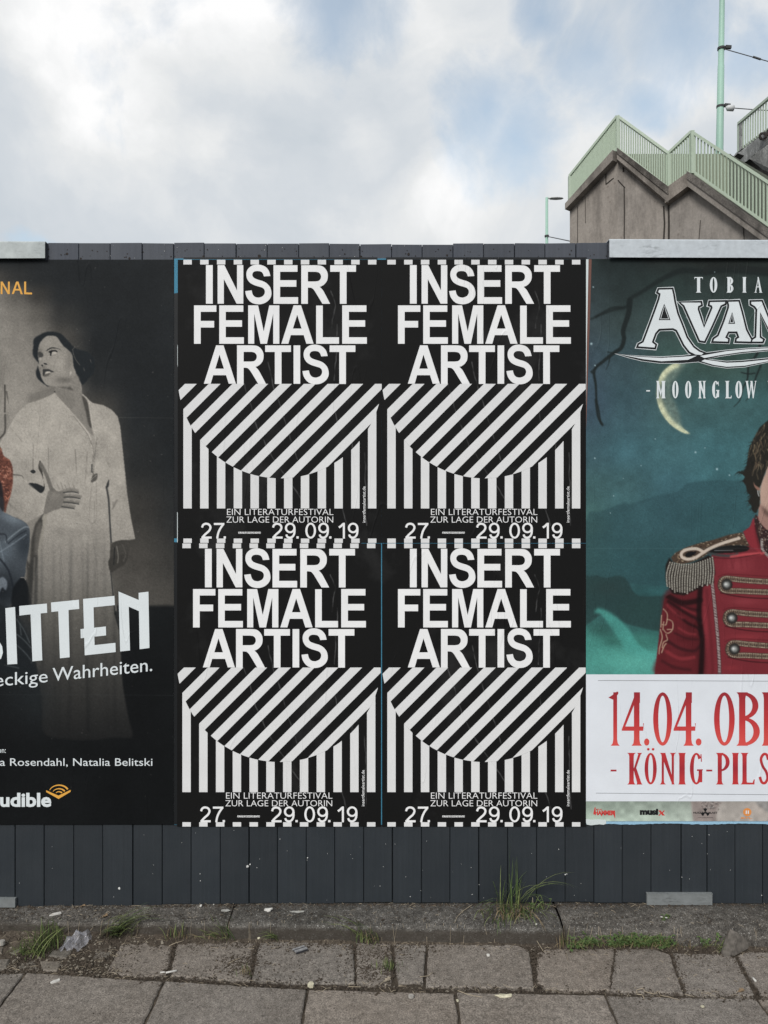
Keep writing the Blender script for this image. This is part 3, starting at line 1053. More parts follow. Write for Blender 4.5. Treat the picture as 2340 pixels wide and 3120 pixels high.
def put_text(pr, key, s, x0, x1, ybase, ycap, bold=0.0, slope=0.0, space=1.0, rot90=False, dx=0, dy=0):
    p, tris = text_loops(s, x0, x1, ybase, ycap, bold, space=space)
    if slope:
        p[:, 1] += (p[:, 0] - x0) * slope
    if rot90:       # reading upwards: x0 is then the lower end on the y axis
        X = p[:, 0] - x0; Y = p[:, 1] - ybase
        p = np.stack([rot90[0] + Y, rot90[1] - X], 1)
    pr.k += 1
    y = pr.y - pr.step * (pr.k % 12)
    vs = [(wx(a + dx), y, wz(b + dy)) for a, b in p]
    fs = []
    for t in tris:
        a, b, c = (Vector((p[i][0], -p[i][1])) for i in t)
        fs.append(tuple(t) if (b - a).cross(c - a) > 0 else tuple(reversed(t)))
    pr.mb(key).add(vs, fs)


def stroke(pts, w, w2=None):
    """polygon of a pen stroke along pts (flat ends)"""
    pts = [Vector(p) for p in pts]
    L, R = [], []
    n = len(pts)
    for i, p in enumerate(pts):
        d = (pts[min(i + 1, n - 1)] - pts[max(i - 1, 0)]).normalized()
        nn = Vector((-d.y, d.x))
        ww = w if w2 is None else w + (w2 - w) * i / (n - 1)
        L.append(tuple(p + nn * ww / 2)); R.append(tuple(p - nn * ww / 2))
    return L + R[::-1]


def arc(cx, cy, rx, ry, a0, a1, n=20):
    return [(cx + rx * math.cos(math.radians(a0 + (a1 - a0) * i / n)), cy - ry * math.sin(math.radians(a0 + (a1 - a0) * i / n))) for i in range(n + 1)]


def rect(x0, y0, x1, y1): return [(x0, y0), (x1, y0), (x1, y1), (x0, y1)]


def clip_half(poly, a, b, c):
    """keep the part of a convex polygon with a*x + b*y >= c"""
    out = []
    for i in range(len(poly)):
        p, q = poly[i], poly[(i + 1) % len(poly)]
        fp_, fq = a * p[0] + b * p[1] - c, a * q[0] + b * q[1] - c
        if fp_ >= 0: out.append(p)
        if (fp_ >= 0) != (fq >= 0):
            t = fp_ / (fp_ - fq)
            out.append((p[0] + (q[0] - p[0]) * t, p[1] + (q[1] - p[1]) * t))
    return out


def sheet(name, x0, x1, y0, y1, mat, y=PY, parent=None, nx=30, ny=40, amp=0.0003, curl=0.0, thick=0.0004, tag_=None):
    """paper sheet, gently uneven, as a closed thin body"""
    xs = np.linspace(x0, x1, nx + 1); ys = np.linspace(y0, y1, ny + 1)
    X, Y = np.meshgrid(xs, ys)
    D = np.zeros_like(X)
    Wx, Wz = (X - 1170) / F * DIST, CAMZ + (1560 - Y) / F * DIST
    vf = np.stack([Wx, np.full_like(Wx, y) + D, Wz], -1).reshape(-1, 3)
    vb = vf + np.array([0, thick, 0])
    m = (nx + 1) * (ny + 1)
    idx = np.arange(m).reshape(ny + 1, nx + 1)
    f = np.stack([idx[:-1, :-1], idx[1:, :-1], idx[1:, 1:], idx[:-1, 1:]], -1).reshape(-1, 4)
    edge = list(idx[0, :]) + list(idx[1:, -1]) + list(idx[-1, -2::-1]) + list(idx[-2:0:-1, 0])
    fe = [(int(edge[i]), int(edge[(i + 1) % len(edge)]), int(edge[(i + 1) % len(edge)]) + m, int(edge[i]) + m) for i in range(len(edge))]
    corners = [int(idx[0, 0]) + m, int(idx[0, -1]) + m, int(idx[-1, -1]) + m, int(idx[-1, 0]) + m]
    faces = f.tolist() + fe + [tuple(corners)]
    o = mesh_obj(name, np.concatenate([vf, vb]), faces, mat, parent)
    return o


# ------------------------------------------------------------------ the four lettering posters
c5 = lambda l, tx=0, ty=0: [(540 + (u + tx) / 5.184, 780 + (v + ty) / 5.184) for u, v in l]
c2 = lambda l, tx=0, ty=0: [(840 + (u + tx) / 4.879, 780 + (v + ty) / 4.879) for u, v in l]
G_S = catmull([(1474, 322), (1450, 240), (1400, 180), (1340, 152), (1275, 142), (1200, 152), (1140, 190), (1105, 240), (1095, 300),
               (1108, 365), (1150, 425), (1220, 465), (1300, 490), (1355, 510), (1383, 545), (1385, 590), (1360, 635), (1315, 657),
               (1280, 662), (1230, 650), (1195, 610), (1178, 548)], 4, False) + \
      catmull([(1077, 560), (1095, 640), (1140, 710), (1200, 752), (1290, 768), (1380, 750), (1450, 700), (1485, 640), (1490, 575),
               (1470, 500), (1420, 440), (1360, 405), (1280, 380), (1220, 355), (1192, 320), (1192, 285), (1215, 255), (1260, 243),
               (1320, 250), (1355, 280), (1372, 328)], 4, False)
G_R = [(382, 143)] + catmull([(600, 143), (680, 152), (735, 190), (770, 250), (776, 310), (765, 370), (730, 420), (690, 450), (655, 463)], 4, False) \
    + catmull([(655, 463), (700, 510), (740, 580), (811, 715)], 4, False)[1:] + [(697, 715)] + \
    catmull([(697, 715), (600, 555), (570, 510), (535, 480), (480, 475)], 4, False)[1:] + [(480, 715), (382, 715)]
G_Rh = [(480, 240)] + catmull([(590, 240), (640, 250), (668, 280), (675, 310), (668, 345), (640, 375), (590, 384)], 4, False) + [(480, 384)]
G_T = [(812, 143), (1194, 143), (1194, 240), (1054, 240), (1054, 715), (955, 715), (955, 240), (812, 240)]
G_A = [(268, 738), (378, 738), (565, 1308), (458, 1308), (418, 1180), (226, 1180), (190, 1308), (86, 1308)]
G_Ah = [(322, 878), (387, 1083), (258, 1083)]
head_letters = [
    [c5([(458, 150), (565, 150), (565, 758), (458, 758)])],
    [c5([(642, 150), (748, 150), (948, 550), (948, 150), (1047, 150), (1047, 758), (942, 758), (740, 370), (740, 758), (642, 758)])],
    [c5(G_S)],
    [c2([(-30, 143), (326, 143), (326, 240), (68, 240), (68, 365), (309, 365), (309, 462), (68, 462), (68, 617), (335, 617), (335, 715), (-30, 715)])],
    [c2(G_R), c2(G_Rh)],
    [c2(G_T)],
    [c5([(270, 785), (622, 785), (622, 886), (375, 886), (375, 1030), (587, 1030), (587, 1134), (375, 1134), (375, 1390), (270, 1390)])],
    [c5([(668, 785), (1047, 785), (1047, 886), (770, 886), (770, 1020), (1027, 1020), (1027, 1122), (770, 1122), (770, 1288), (1056, 1288), (1056, 1390), (668, 1390)])],
    [c5([(1124, 785), (1280, 785), (1369, 1195), (1457, 785), (1615, 785), (1615, 1390), (1519, 1390), (1519, 915), (1420, 1390), (1319, 1390), (1219, 915), (1219, 1390), (1124, 1390)])],
    [c2(G_A), c2(G_Ah)],
    [c2([(603, 742), (701, 742), (701, 1212), (942, 1212), (942, 1308), (603, 1308)])],
    [c2([(990, 738), (1349, 738), (1349, 834), (1089, 834), (1089, 960), (1330, 960), (1330, 1055), (1089, 1055), (1089, 1212), (1356, 1212), (1356, 1308), (990, 1308)])],
    [c5([(618, 1415), (735, 1415), (930, 2020), (818, 2020), (775, 1886), (572, 1886), (533, 2020), (425, 2020)]), c5([(672, 1562), (742, 1783), (605, 1783)])],
    [c2(G_R, -953.5, 1188.6), c2(G_Rh, -953.5, 1188.6)],
    [c2(G_T, -965.5, 1190)],
    [c2([(268, 1333), (366, 1333), (366, 1902), (268, 1902)])],
    [[(p[0] - 138.35 + 10.3, p[1] + 243.3) for p in c5(G_S)]],
    [c2(G_T, -9, 1190)],
]
# S of the third word: place by its own traced left edge and top
_s = head_letters[16][0]
_l = min(p[0] for p in _s); _t = min(p[1] for p in _s)
head_letters[16] = [[(p[0] - _l + 840 + 400 / 4.879, p[1] - _t + 780 + 1321 / 4.879) for p in _s]]


def lower_print():
    """stripes, disc and small squares; v coordinates traced at 2.353 x"""
    out = []
    cv = lambda p: (520 + p[0] / 2.353, 760 + p[1] / 2.353)
    disc = [(787 + 735 * math.cos(t), 906 + 735 * math.sin(t)) for t in np.linspace(0, 2 * math.pi, 220, endpoint=False)]
    disc = clip_half(disc, 0, 1, 965)
    disc = clip_half(disc, -1, 0, -1513)
    for k in range(-1, 12):
        a = 965 + 104.5 + 170.2 * k
        p = clip_half(disc, 1, 1, a)
        p = clip_half(p, -1, -1, -(a + 84.5)) if p else p
        if len(p) > 2:
            out.append([cv(q) for q in p])
    for k in range(12):
        x0 = 93 + 120.15 * k; x1 = x0 + 60
        top_ = []
        for x in np.linspace(x0, x1, 9):
            y = 906 + math.sqrt(max(0, 735 ** 2 - (x - 787) ** 2))
            top_.append((x, y + 0.5))
        out.append([cv(q) for q in top_ + [(x1, 1857), (x0, 1857)]])
    return out


DIG = {}
def digits():
    """27. — 29. 09. 19 with a 6.5 px pen; box of a digit 32.5 wide, 48 high, origin top left"""
    two = [stroke(catmull([(3.2, 14.5), (6, 7), (12, 3.4), (17.5, 3.2), (24, 5.5), (28.4, 12), (27.5, 19), (23, 26), (15, 33), (8, 40), (4.2, 45.2)], 4, False), 6.3),
           rect(1.2, 41.9, 32.2, 48.2)]
    seven = [rect(0.5, 0.6, 32.3, 6.8), stroke(catmull([(28.8, 5), (21, 16), (15, 28), (11.8, 40), (10.8, 48.2)], 4, False), 6.2)]
    nine = [[arc(16.3, 15.8, 16.0, 15.9, 0, 360, 34)[:-1], arc(16.3, 15.8, 9.7, 10.2, 0, 360, 30)[:-1]],
            stroke(catmull([(29.3, 14), (29.7, 22), (28.6, 33), (24.5, 41), (18, 45.1), (11, 44.6), (6.5, 41), (4.6, 35.8)], 5, False), 6.1)]
    zero = [[arc(16.2, 24, 16.2, 24.2, 0, 360, 40)[:-1], arc(16.2, 24, 9.8, 18.6, 0, 360, 36)[:-1]]]
    one = [rect(12.6, 0.2, 18.8, 48), stroke([(0.6, 14.5), (7, 10.2), (13.6, 3.4)], 6.4)]
    dot_ = [rect(0, 41.4, 6.9, 48)]
    seq = [(two, 613.5), (seven, 652), (dot_, 682.2), (two, 829.4), (nine, 868.3), (dot_, 903.6), (zero, 930.7), (nine, 969.6),
           (dot_, 1003.2), (one, 1032.2), (nine, 1059.6)]
    res = []
    for gl, x in seq:
        for l in gl:
            loops = l if hasattr(l[0][0], '__len__') else [l]
            res.append([[(p[0] + x, p[1] + 1592.7) for p in lp] for lp in loops])
    return res


LOWER = lower_print()
DIGITS = digits()
lab = {
    (0, 0): 'upper left of the four black and white lettering posters, beside the blue paper strip',
    (1, 0): 'upper right of the four black and white lettering posters, beside the moon poster',
    (0, 1): 'lower left of the four black and white lettering posters, beside the woman poster',
    (1, 1): 'lower right of the four black and white lettering posters, beside the red date lettering',
}
for (i, j), (dx, dy) in {(0, 0): (0, 0), (1, 0): (620.5, 0), (0, 1): (-3, 863), (1, 1): (620.5, 863)}.items():
    x0 = (542.5, 1163.0)[i]; x1 = (1162.8, 1785.0)[i]
    if j == 1 and i == 0: x0, x1 = 540.5, 1161.0
    if j == 1 and i == 1: x0 = 1164.0
    y0, y1 = (792.5, 1654.2) if j == 0 else (1655.6, 2517.0)
    o = sheet('poster', x0, x1, y0, y1, M['black_paper'], PY)
    tag(o, lab[(i, j)], 'poster', 'black and white lettering posters pasted two by two')
    pr = Print(PY - 0.0001)
    for loops in head_letters:
        one_ = Print(PY - 0.00013); one_.poly('letter_white', loops, dx, dy); one_.build(o, {'letter_white': 'letter'})
    put_text(pr, 'letter_white', 'EIN LITERATURFESTIVAL', 692.4, 1016, 1569.2, 1549.8, -0.009, dx=dx, dy=dy)
    put_text(pr, 'letter_white', 'ZUR LAGE DER AUTORIN', 690.5, 1015.3, 1592.3, 1573.2, -0.009, dx=dx, dy=dy)
    put_text(pr, 'letter_white', 'insertfemaleartist.de', 0, 110, 0, -9.2, 0.004, rot90=(1113.5, 1592), dx=dx, dy=dy)
    for l in DIGITS:
        pr.poly('letter_white', l, dx, dy)
    pr.poly('letter_white', rect(727, 1620.3, 795, 1625.7), dx, dy)
    prs = Print(PY - 0.00006)
    for l in LOWER:
        one_ = Print(PY - 0.00006); one_.poly('stripe_white', l, dx, dy); one_.build(o, {'stripe_white': 'stripe'})
    for k in range(12):
        sx = 559.7 + 51.06 * k
        for ya_, yb_ in ((792.7, 807), (1640.7, 1654)):
            one_ = Print(PY - 0.00009); one_.poly('stripe_white', rect(sx, ya_, sx + 25.5, yb_), dx, dy); one_.build(o, {'stripe_white': 'printed_square'})
    pr.build(o, {'letter_white': 'small_lettering'})
    prs.build(o, {'stripe_white': 'stripe'})
    sm = Print(PY - 0.0006)
    put_text(sm, 'ink_black', 'ALTE FEUERWACHE KÖLN', 727.8, 794.2, 1625.0, 1621.0, 0.012, dx=dx, dy=dy)
    sm.build(o, {'ink_black': 'small_print'})

# remains of an older blue poster showing round their edges
old = empty('old_blue_poster', (wx(850), PY + 0.001, wz(2516)), label='torn old blue poster peeking out along the edges of the lettering posters', cat='poster remnant')
sheet('blue_sheet', 531.5, 1786, 788.5, 2512, M['blue_paper'], PY + 0.0008, old, 2, 2, thick=0.0003)
pr = Print(PY + 0.0006)
pr.poly('ink_black', [(530.8, 895), (543, 893), (543, 1640), (531, 1640)])
pr.poly('torn_white', [(540.4, 1560), (542.5, 1562), (542.6, 1656), (551, 1658), (540.4, 1658)])
pr.poly('torn_white', [(541.2, 1050), (542.4, 1056), (542.2, 1120), (541.1, 1110)])
pr.poly('ink_black', [(560, 785), (1150, 785), (1150, 791.5), (600, 791.0), (560, 790)])
pr.poly('ink_black', rect(1176, 785, 1787, 792))
pr.poly('ink_black', [(530.8, 1652), (1100, 1652), (1100, 1660), (530.8, 1660)])
pr.poly('ink_black', rect(530.8, 1660, 541.5, 2511))
pr.build(old, {'ink_black': 'dark_patch', 'torn_white': 'torn_edge'})

# ------------------------------------------------------------------ printed pictures (painted per vertex on a fine grid)
class Canvas:
    def __init__(self, x0, x1, y0, y1, s):
        self.x0, self.y0, self.s = x0, y0, s
        self.w, self.h = int((x1 - x0) * s), int((y1 - y0) * s)
        xs = x0 + (np.arange(self.w) + .5) / s
        ys = y0 + (np.arange(self.h) + .5) / s
        self.X, self.Y = np.meshgrid(xs, ys)
        self.a = np.zeros((self.h, self.w, 3))

    def table(self, xs, ys, cols):
        """cols[row][col] photo colours, smoothly interpolated"""
        cols = np.array(cols, float)
        def w1(v, k):
            v = np.clip(v, k[0], k[-1])
            i = np.clip(np.searchsorted(k, v, 'right') - 1, 0, len(k) - 2)
            t = (v - k[i]) / (k[i + 1] - k[i])
            return i, t * t * (3 - 2 * t)
        xs, ys = np.array(xs, float), np.array(ys, float)
        i, t = w1(self.X[0], xs)
        j, u = w1(self.Y[:, 0], ys)
        t = t[None, :, None]; u = u[:, None, None]
        A = cols[j][:, i]; B = cols[j][:, i + 1]; Cc = cols[j + 1][:, i]; D = cols[j + 1][:, i + 1]
        self.a = (A * (1 - t) + B * t) * (1 - u) + (Cc * (1 - t) + D * t) * u

    def _win(self, pts, pad):
        px = [p[0] for p in pts]; py = [p[1] for p in pts]
        i0 = max(0, int((min(px) - pad - self.x0) * self.s)); i1 = min(self.w, int((max(px) + pad - self.x0) * self.s) + 2)
        j0 = max(0, int((min(py) - pad - self.y0) * self.s)); j1 = min(self.h, int((max(py) + pad - self.y0) * self.s) + 2)
        return slice(j0, max(j0, j1)), slice(i0, max(i0, i1))

    @staticmethod
    def _blur(m, r):
        if r < 0.6: return m
        k = int(math.ceil(r * 2))
        g_ = np.exp(-0.5 * (np.arange(-k, k + 1) / r) ** 2); g_ /= g_.sum()
        m = np.apply_along_axis(lambda v: np.convolve(np.pad(v, k, 'edge'), g_, 'valid'), 1, m)
        return np.apply_along_axis(lambda v: np.convolve(np.pad(v, k, 'edge'), g_, 'valid'), 0, m)

    def mask(self, pts, feather=1.2):
        win = self._win(pts, feather * 3 + 2)
        X, Y = self.X[win], self.Y[win]
        if X.size == 0: return win, None
        m = np.zeros(X.shape, bool)
        n = len(pts)
        for i in range(n):
            (xa, ya), (xb, yb) = pts[i], pts[(i + 1) % n]
            if ya == yb: continue
            c = ((Y >= min(ya, yb)) & (Y < max(ya, yb)))
            m ^= c & (X < (xb - xa) * (Y - ya) / (yb - ya) + xa)
        return win, self._blur(m.astype(float), feather * self.s)

    def poly(self, pts, col, a=1.0, feather=1.2, smooth=True, tex=0.0, within=None):
        if smooth: pts = catmull(pts, 5)
        win, m = self.mask(pts, feather)
        if m is None: return
        col = np.array(col if hasattr(col, '__len__') else (col,) * 3, float)
        m = m * a
        if within is not None: m = m * within[win]
        c = col[None, None, :] * (1 + tex * rng.normal(0, 1, m.shape)[..., None]) if tex else col
        self.a[win] = self.a[win] * (1 - m[..., None]) + c * m[..., None]

    def full_mask(self, pts, feather=1.2):
        f_ = np.zeros(self.X.shape)
        win, m = self.mask(catmull(pts, 5), feather)
        f_[win] = m
        return f_

    def line(self, pts, w, col, a=1.0, soft=1.0, dash=None, taper=False, smooth=True, within=None):
        if smooth and len(pts) > 2: pts = catmull(pts, 5, False)
        win = self._win(pts, w + soft * 3)
        X, Y = self.X[win], self.Y[win]
        if X.size == 0: return
        best = np.full(X.shape, 1e9); along = np.zeros(X.shape); wid = np.zeros(X.shape)
        tot = sum(math.dist(pts[i], pts[i + 1]) for i in range(len(pts) - 1)) + 1e-9
        s0 = 0
        for i in range(len(pts) - 1):
            (xa, ya), (xb, yb) = pts[i], pts[i + 1]
            dx, dy = xb - xa, yb - ya
            L2 = dx * dx + dy * dy + 1e-9
            t = np.clip(((X - xa) * dx + (Y - ya) * dy) / L2, 0, 1)
            d = np.hypot(X - xa - dx * t, Y - ya - dy * t)
            k = d < best
            best[k] = d[k]
            along[k] = (s0 + t * math.sqrt(L2))[k]
            s0 += math.sqrt(L2)
        ww = w / 2 * (1 - 0.8 * along / tot if taper else 1)
        m = 1 / (1 + np.exp((best - ww) / (soft * .45)))
        if dash: m = m * (0.5 + 0.5 * np.sign(np.sin(along * 2 * math.pi / dash)) * 0.9)
        m = m * a
        if within is not None: m = m * within[win]
        col = np.array(col if hasattr(col, '__len__') else (col,) * 3, float)
        self.a[win] = self.a[win] * (1 - m[..., None]) + col * m[..., None]

    def glow(self, x, y, rx, ry, col, a=1.0, rot=0.0, within=None):
        c, s_ = math.cos(rot), math.sin(rot)
        u = ((self.X - x) * c + (self.Y - y) * s_) / rx
        v = (-(self.X - x) * s_ + (self.Y - y) * c) / ry
        m = np.exp(-(u * u + v * v)) * a
        if within is not None: m = m * within
        col = np.array(col if hasattr(col, '__len__') else (col,) * 3, float)
        self.a = self.a * (1 - m[..., None]) + col * m[..., None]

    def mottle(self, amp, cell, within=None, seed=0):
        r = np.random.default_rng(seed)
        gh, gw = int(self.h / self.s / cell) + 3, int(self.w / self.s / cell) + 3
        gr = r.normal(0, 1, (gh, gw))
        u = (self.X - self.x0) / cell; v = (self.Y - self.y0) / cell
        i = u.astype(int); j = v.astype(int)
        t = u - i; q = v - j
        t = t * t * (3 - 2 * t); q = q * q * (3 - 2 * q)
        n_ = (gr[j, i] * (1 - t) + gr[j, i + 1] * t) * (1 - q) + (gr[j + 1, i] * (1 - t) + gr[j + 1, i + 1] * t) * q
        f_ = 1 + amp * n_
        if within is not None: f_ = 1 + (f_ - 1) * within
        self.a = self.a * f_[..., None]

    def sample(self, x, y):
        u = np.clip((x - self.x0) * self.s - .5, 0, self.w - 1.001)
        v = np.clip((y - self.y0) * self.s - .5, 0, self.h - 1.001)
        i, j = u.astype(int), v.astype(int)
        t, q = (u - i)[..., None], (v - j)[..., None]
        a = self.a
        return (a[j, i] * (1 - t) + a[j, i + 1] * t) * (1 - q) + (a[j + 1, i] * (1 - t) + a[j + 1, i + 1] * t) * q


def picture_sheet(name, xs, ys, cv, mirror, mat, parent=None, y=PY):
    """sheet whose vertices carry the printed picture; beyond the canvas the print is mirrored"""
    X, Y = np.meshgrid(xs, ys)
    mx = mirror(X)
    rgb = np.clip(cv.sample(mx, Y), 0, 255)
    lin = np.clip(s2l(rgb) / KV, 0, 0.86)
    m = X.size
    vf = np.stack([(X - 1170) / F * DIST, np.full(X.shape, y), CAMZ + (1560 - Y) / F * DIST], -1).reshape(-1, 3)
    vb = vf + np.array([0, 0.0004, 0])
    nx, ny = len(xs), len(ys)
    idx = np.arange(m).reshape(ny, nx)
    f = np.stack([idx[:-1, :-1], idx[1:, :-1], idx[1:, 1:], idx[:-1, 1:]], -1).reshape(-1, 4)
    edge = np.concatenate([idx[0, :], idx[1:, -1], idx[-1, -2::-1], idx[-2:0:-1, 0]])
    en = np.roll(edge, -1)
    fe = np.stack([edge, en, en + m, edge + m], -1)
    back = np.array([[idx[0, 0], idx[0, -1], idx[-1, -1], idx[-1, 0]]]) + m
    faces = np.concatenate([f, fe, back])
    me = bpy.data.meshes.new(name)
    me.vertices.add(2 * m)
    me.vertices.foreach_set('co', np.concatenate([vf, vb]).astype(np.float32).ravel())
    me.loops.add(faces.size)
    me.loops.foreach_set('vertex_index', faces.astype(np.int32).ravel())
    me.polygons.add(len(faces))
    me.polygons.foreach_set('loop_start', np.arange(0, faces.size, 4, dtype=np.int32))
    me.update(calc_edges=True)
    ca = me.color_attributes.new('print_colour', 'FLOAT_COLOR', 'POINT')
    c4 = np.ones((2 * m, 4), np.float32)
    c4[:m, :3] = lin.reshape(-1, 3)
    c4[m:, :3] = 0.5
    ca.data.foreach_set('color', c4.ravel())
    me.materials.append(mat)
    o = bpy.data.objects.new(name, me)
    link(o)
    if parent is not None: o.parent = parent
    return o


def warm(v): return (v * 1.02, v * 0.985, v * 0.93)
def cool(v): return (v * 0.93, v * 1.0, v * 1.05)


def paint_left():
    cv = Canvas(-20, 545, 790, 2515, 0.8)
    W = lambda v: warm(v) if v > 60 else tuple(np.array(cool(v)) * (1 - max(0, v - 40) / 20) + np.array(warm(v)) * max(0, v - 40) / 20)
    xs = [-20, 60, 120, 190, 300, 420, 545]
    rows = [(790, [40, 40, 38, 38, 38, 40, 42]), (850, [62, 50, 42, 38, 36, 38, 42]), (900, [112, 88, 58, 42, 37, 38, 42]), (960, [128, 118, 92, 52, 37, 37, 40]),
            (1030, [136, 130, 116, 74, 38, 36, 40]), (1150, [140, 138, 132, 110, 44, 36, 38]), (1250, [142, 140, 136, 120, 66, 40, 38]), (1400, [144, 140, 136, 120, 80, 46, 38]),
            (1550, [140, 138, 132, 120, 84, 58, 46]), (1700, [120, 118, 110, 104, 84, 74, 56]), (1838, [80, 80, 82, 84, 78, 80, 74]), (1852, [52, 52, 50, 44, 34, 30, 28]),
            (1950, [40, 42, 44, 36, 28, 25, 25]), (2100, [28, 32, 34, 30, 25, 23, 24]), (2300, [23, 24, 24, 24, 23, 22, 23]), (2515, [23, 23, 23, 23, 22, 22, 23])]
    cv.table(xs, [r[0] for r in rows], [[W(v) for v in r[1]] for r in rows])
    cv.mottle(0.035, 90, seed=3)
    cv.mottle(0.02, 22, seed=4)
    L = lambda l: [(u / 2.2125, 720 + v / 2.2125) for u, v in l]
    B = lambda l: [(u / 2.571, 1700 + v / 2.571) for u, v in l]
    H = lambda l: [(80 + u / 7.54, 980 + v / 7.54) for u, v in l]
    # shade on the backdrop beside the chin
    cv.poly(H([(60, 1880), (80, 1700), (200, 1640), (420, 1560), (640, 1540), (650, 1630), (500, 1740), (300, 1840)]), W(112), .75, 6)
    # skirt behind everything
    skirt = L([(330, 1850), (290, 1950), (262, 2100), (255, 2212)]) + B([(250, 300), (270, 700), (330, 1100), (340, 1330), (420, 1400), (700, 1420), (900, 1400), (1035, 1395), (1010, 1260), (965, 1000), (950, 760), (925, 440), (870, 100), (862, 0)]) + \
        L([(742, 2070), (720, 1700)])
    # dark chair back / coat behind her on the left
    cv.poly(L([(205, 2212), (215, 2040), (240, 1940), (300, 1860), (330, 1850), (330, 2212)]) + B([(330, 500), (230, 500), (210, 0)]), W(58), .9, 2, False)
    cv.poly(L([(243, 2000), (268, 1930), (290, 1960), (275, 2212), (240, 2212)]), W(104), .7, 3)
    sk = cv.full_mask(skirt, 1.5)
    base = np.array([W(v) for v in (148,)])[0]
    skc = np.full(cv.X.shape, 158.0)[..., None] * np.array([1.0, .965, .9])
    cv.a = cv.a * (1 - sk[..., None]) + skc * sk[..., None]
    # dress, body with both sleeves
    body = L([(368, 1060), (330, 1080), (250, 1112), (190, 1128), (120, 1195), (75, 1270), (0, 1400), (-40, 1500), (-40, 1800), (20, 1860), (90, 1900), (170, 1930), (240, 1900), (296, 1870),
              (330, 1850), (300, 2000), (290, 2212), (742, 2212), (745, 2072), (800, 2062), (870, 2050), (914, 2043), (905, 1995), (885, 1900), (860, 1740), (842, 1560), (825, 1400),
              (812, 1280), (795, 1215), (755, 1170), (700, 1140), (630, 1125), (595, 1100), (562, 1065), (545, 1160), (500, 1180), (430, 1120)])
    cv.poly(body, W(163), 1, 1.0, False)
    bm_ = np.zeros(cv.X.shape); w_, m_ = cv.mask(body, 1.2); bm_[w_] = m_
    # broad modelling of the cloth
    cv.glow(60, 1500, 60, 90, W(150), .6, within=bm_)
    cv.glow(110, 1330, 90, 60, W(172), .6, within=bm_)
    cv.glow(355, 1320, 40, 90, W(156), .5, within=bm_)
    cv.glow(385, 1480, 30, 120, W(148), .55, within=bm_)
    cv.glow(240, 1620, 90, 70, W(158), .5, within=bm_)
    cv.glow(300, 1690, 110, 60, W(140), .6, within=bm_)
    cv.glow(30, 1580, 45, 50, W(130), .6, within=bm_)
    cv.glow(330, 1395, 26, 20, W(138), .5, within=bm_)
    cv.mottle(0.03, 26, bm_, 5)
    for l, w, d in ((([(330, 1430), (332, 1600)]), 2.2, .55), (([(510, 1440), (520, 1600)]), 3, .6), (([(592, 1450), (575, 1680)]), 2, .45), (([(228, 1400), (226, 1570)]), 1.6, .5),
                    (([(150, 1380), (110, 1330), (75, 1290)]), 3, .3), (([(640, 1790), (640, 1930)]), 3, .3), (([(410, 1250), (400, 1330)]), 6, .15), (([(740, 1550), (715, 1500)]), 8, .2),
                    (([(120, 1900), (180, 1940)]), 8, .25), (([(40, 1780), (120, 1850)]), 8, .2), (([(760, 1840), (790, 1780)]), 3, .5), (([(730, 1700), (745, 1800), (740, 1860)]), 3, .5)):
        cv.line(L(l), w, W(80), d, 1.6, taper=True)
    ease = np.clip((cv.Y - 1580) / 160, 0, 1); ease = ease * ease * (3 - 2 * ease)
    joinm = np.maximum(sk, bm_ * (cv.X < 335) * (cv.X > 132)) * ease * (1 - .35 * np.clip((cv.Y - 1900) / 200, 0, 1))
    jm2 = (joinm * np.exp(-((cv.Y - 1730) / 90.0) ** 2))[..., None]
    cv.a = cv.a * (1 - jm2) + np.array(W(156)) * jm2
    fm2 = np.maximum(sk, bm_ * (cv.X < 335) * (cv.X > 132)) * ease
    for u0, u1, d, w in ((330, 340, .25, 16), (420, 440, .18, 12), (560, 545, .26, 20), (640, 700, .2, 10), (690, 690, .35, 9), (760, 700, .15, 18), (895, 905, .3, 12), (820, 850, .15, 14), (480, 470, .15, 9)):
        cv.line(B([(u0, -220), ((u0 + u1) / 2, 700), (u1, 1350)]), w / 2.2, W(26), d, 6, within=fm2)
    for u0, u1, w in ((610, 640, 22), (800, 830, 26), (380, 390, 16), (930, 985, 14)):
        cv.line(B([(u0, -220), ((u0 + u1) / 2, 600), (u1, 1100)]), w / 2.2, W(120), .16, 7, within=fm2)
    # the whole dress sinks into the dark of the print towards the hem
    um = np.maximum(sk, bm_)
    fade = np.interp(cv.Y, [1520, 1660, 1760, 1850, 1960, 2080, 2200, 2290], [1, .90, .78, .60, .42, .25, .11, .03])
    um_ = (np.clip(um * 4, 0, 1) * (1 - fade))[..., None]
    cv.a = cv.a * (1 - um_) + np.array([23, 24, 25.0]) * um_
    # front opening edge
    cv.line(L([(372, 1060), (430, 1125), (500, 1205), (560, 1275), (600, 1330), (620, 1400), (630, 1470)]), 3.6, W(186), .7, 1)
    cv.line(L([(500, 1215), (560, 1290), (598, 1345), (616, 1400)]), 1.6, W(84), .55, .8)
    # neck and chest V
    cv.poly(L([(375, 1050), (395, 1000), (430, 985), (480, 960), (510, 900), (530, 950), (552, 1010), (560, 1070), (590, 1110), (604, 1180), (615, 1260), (632, 1340), (600, 1320), (550, 1255), (480, 1175), (430, 1120)]), W(128), 1, 1.2)
    cv.glow(232, 1235, 14, 30, W(140), .8)
    cv.poly(L([(556, 1080), (590, 1110), (606, 1190), (622, 1290), (600, 1270), (580, 1180)]), W(62), .8, 1.5)
    cv.line(L([(560, 1068), (598, 1105), (612, 1170), (618, 1240), (640, 1330), (655, 1380)]), 3, W(178), .8, 1)
    cv.poly(L([(400, 1010), (450, 1030), (500, 1040), (470, 1010), (440, 990), (400, 990)]), W(70), .7, 2)
    cv.line(L([(540, 930), (552, 1040)]), 3, W(160), .5, 1)
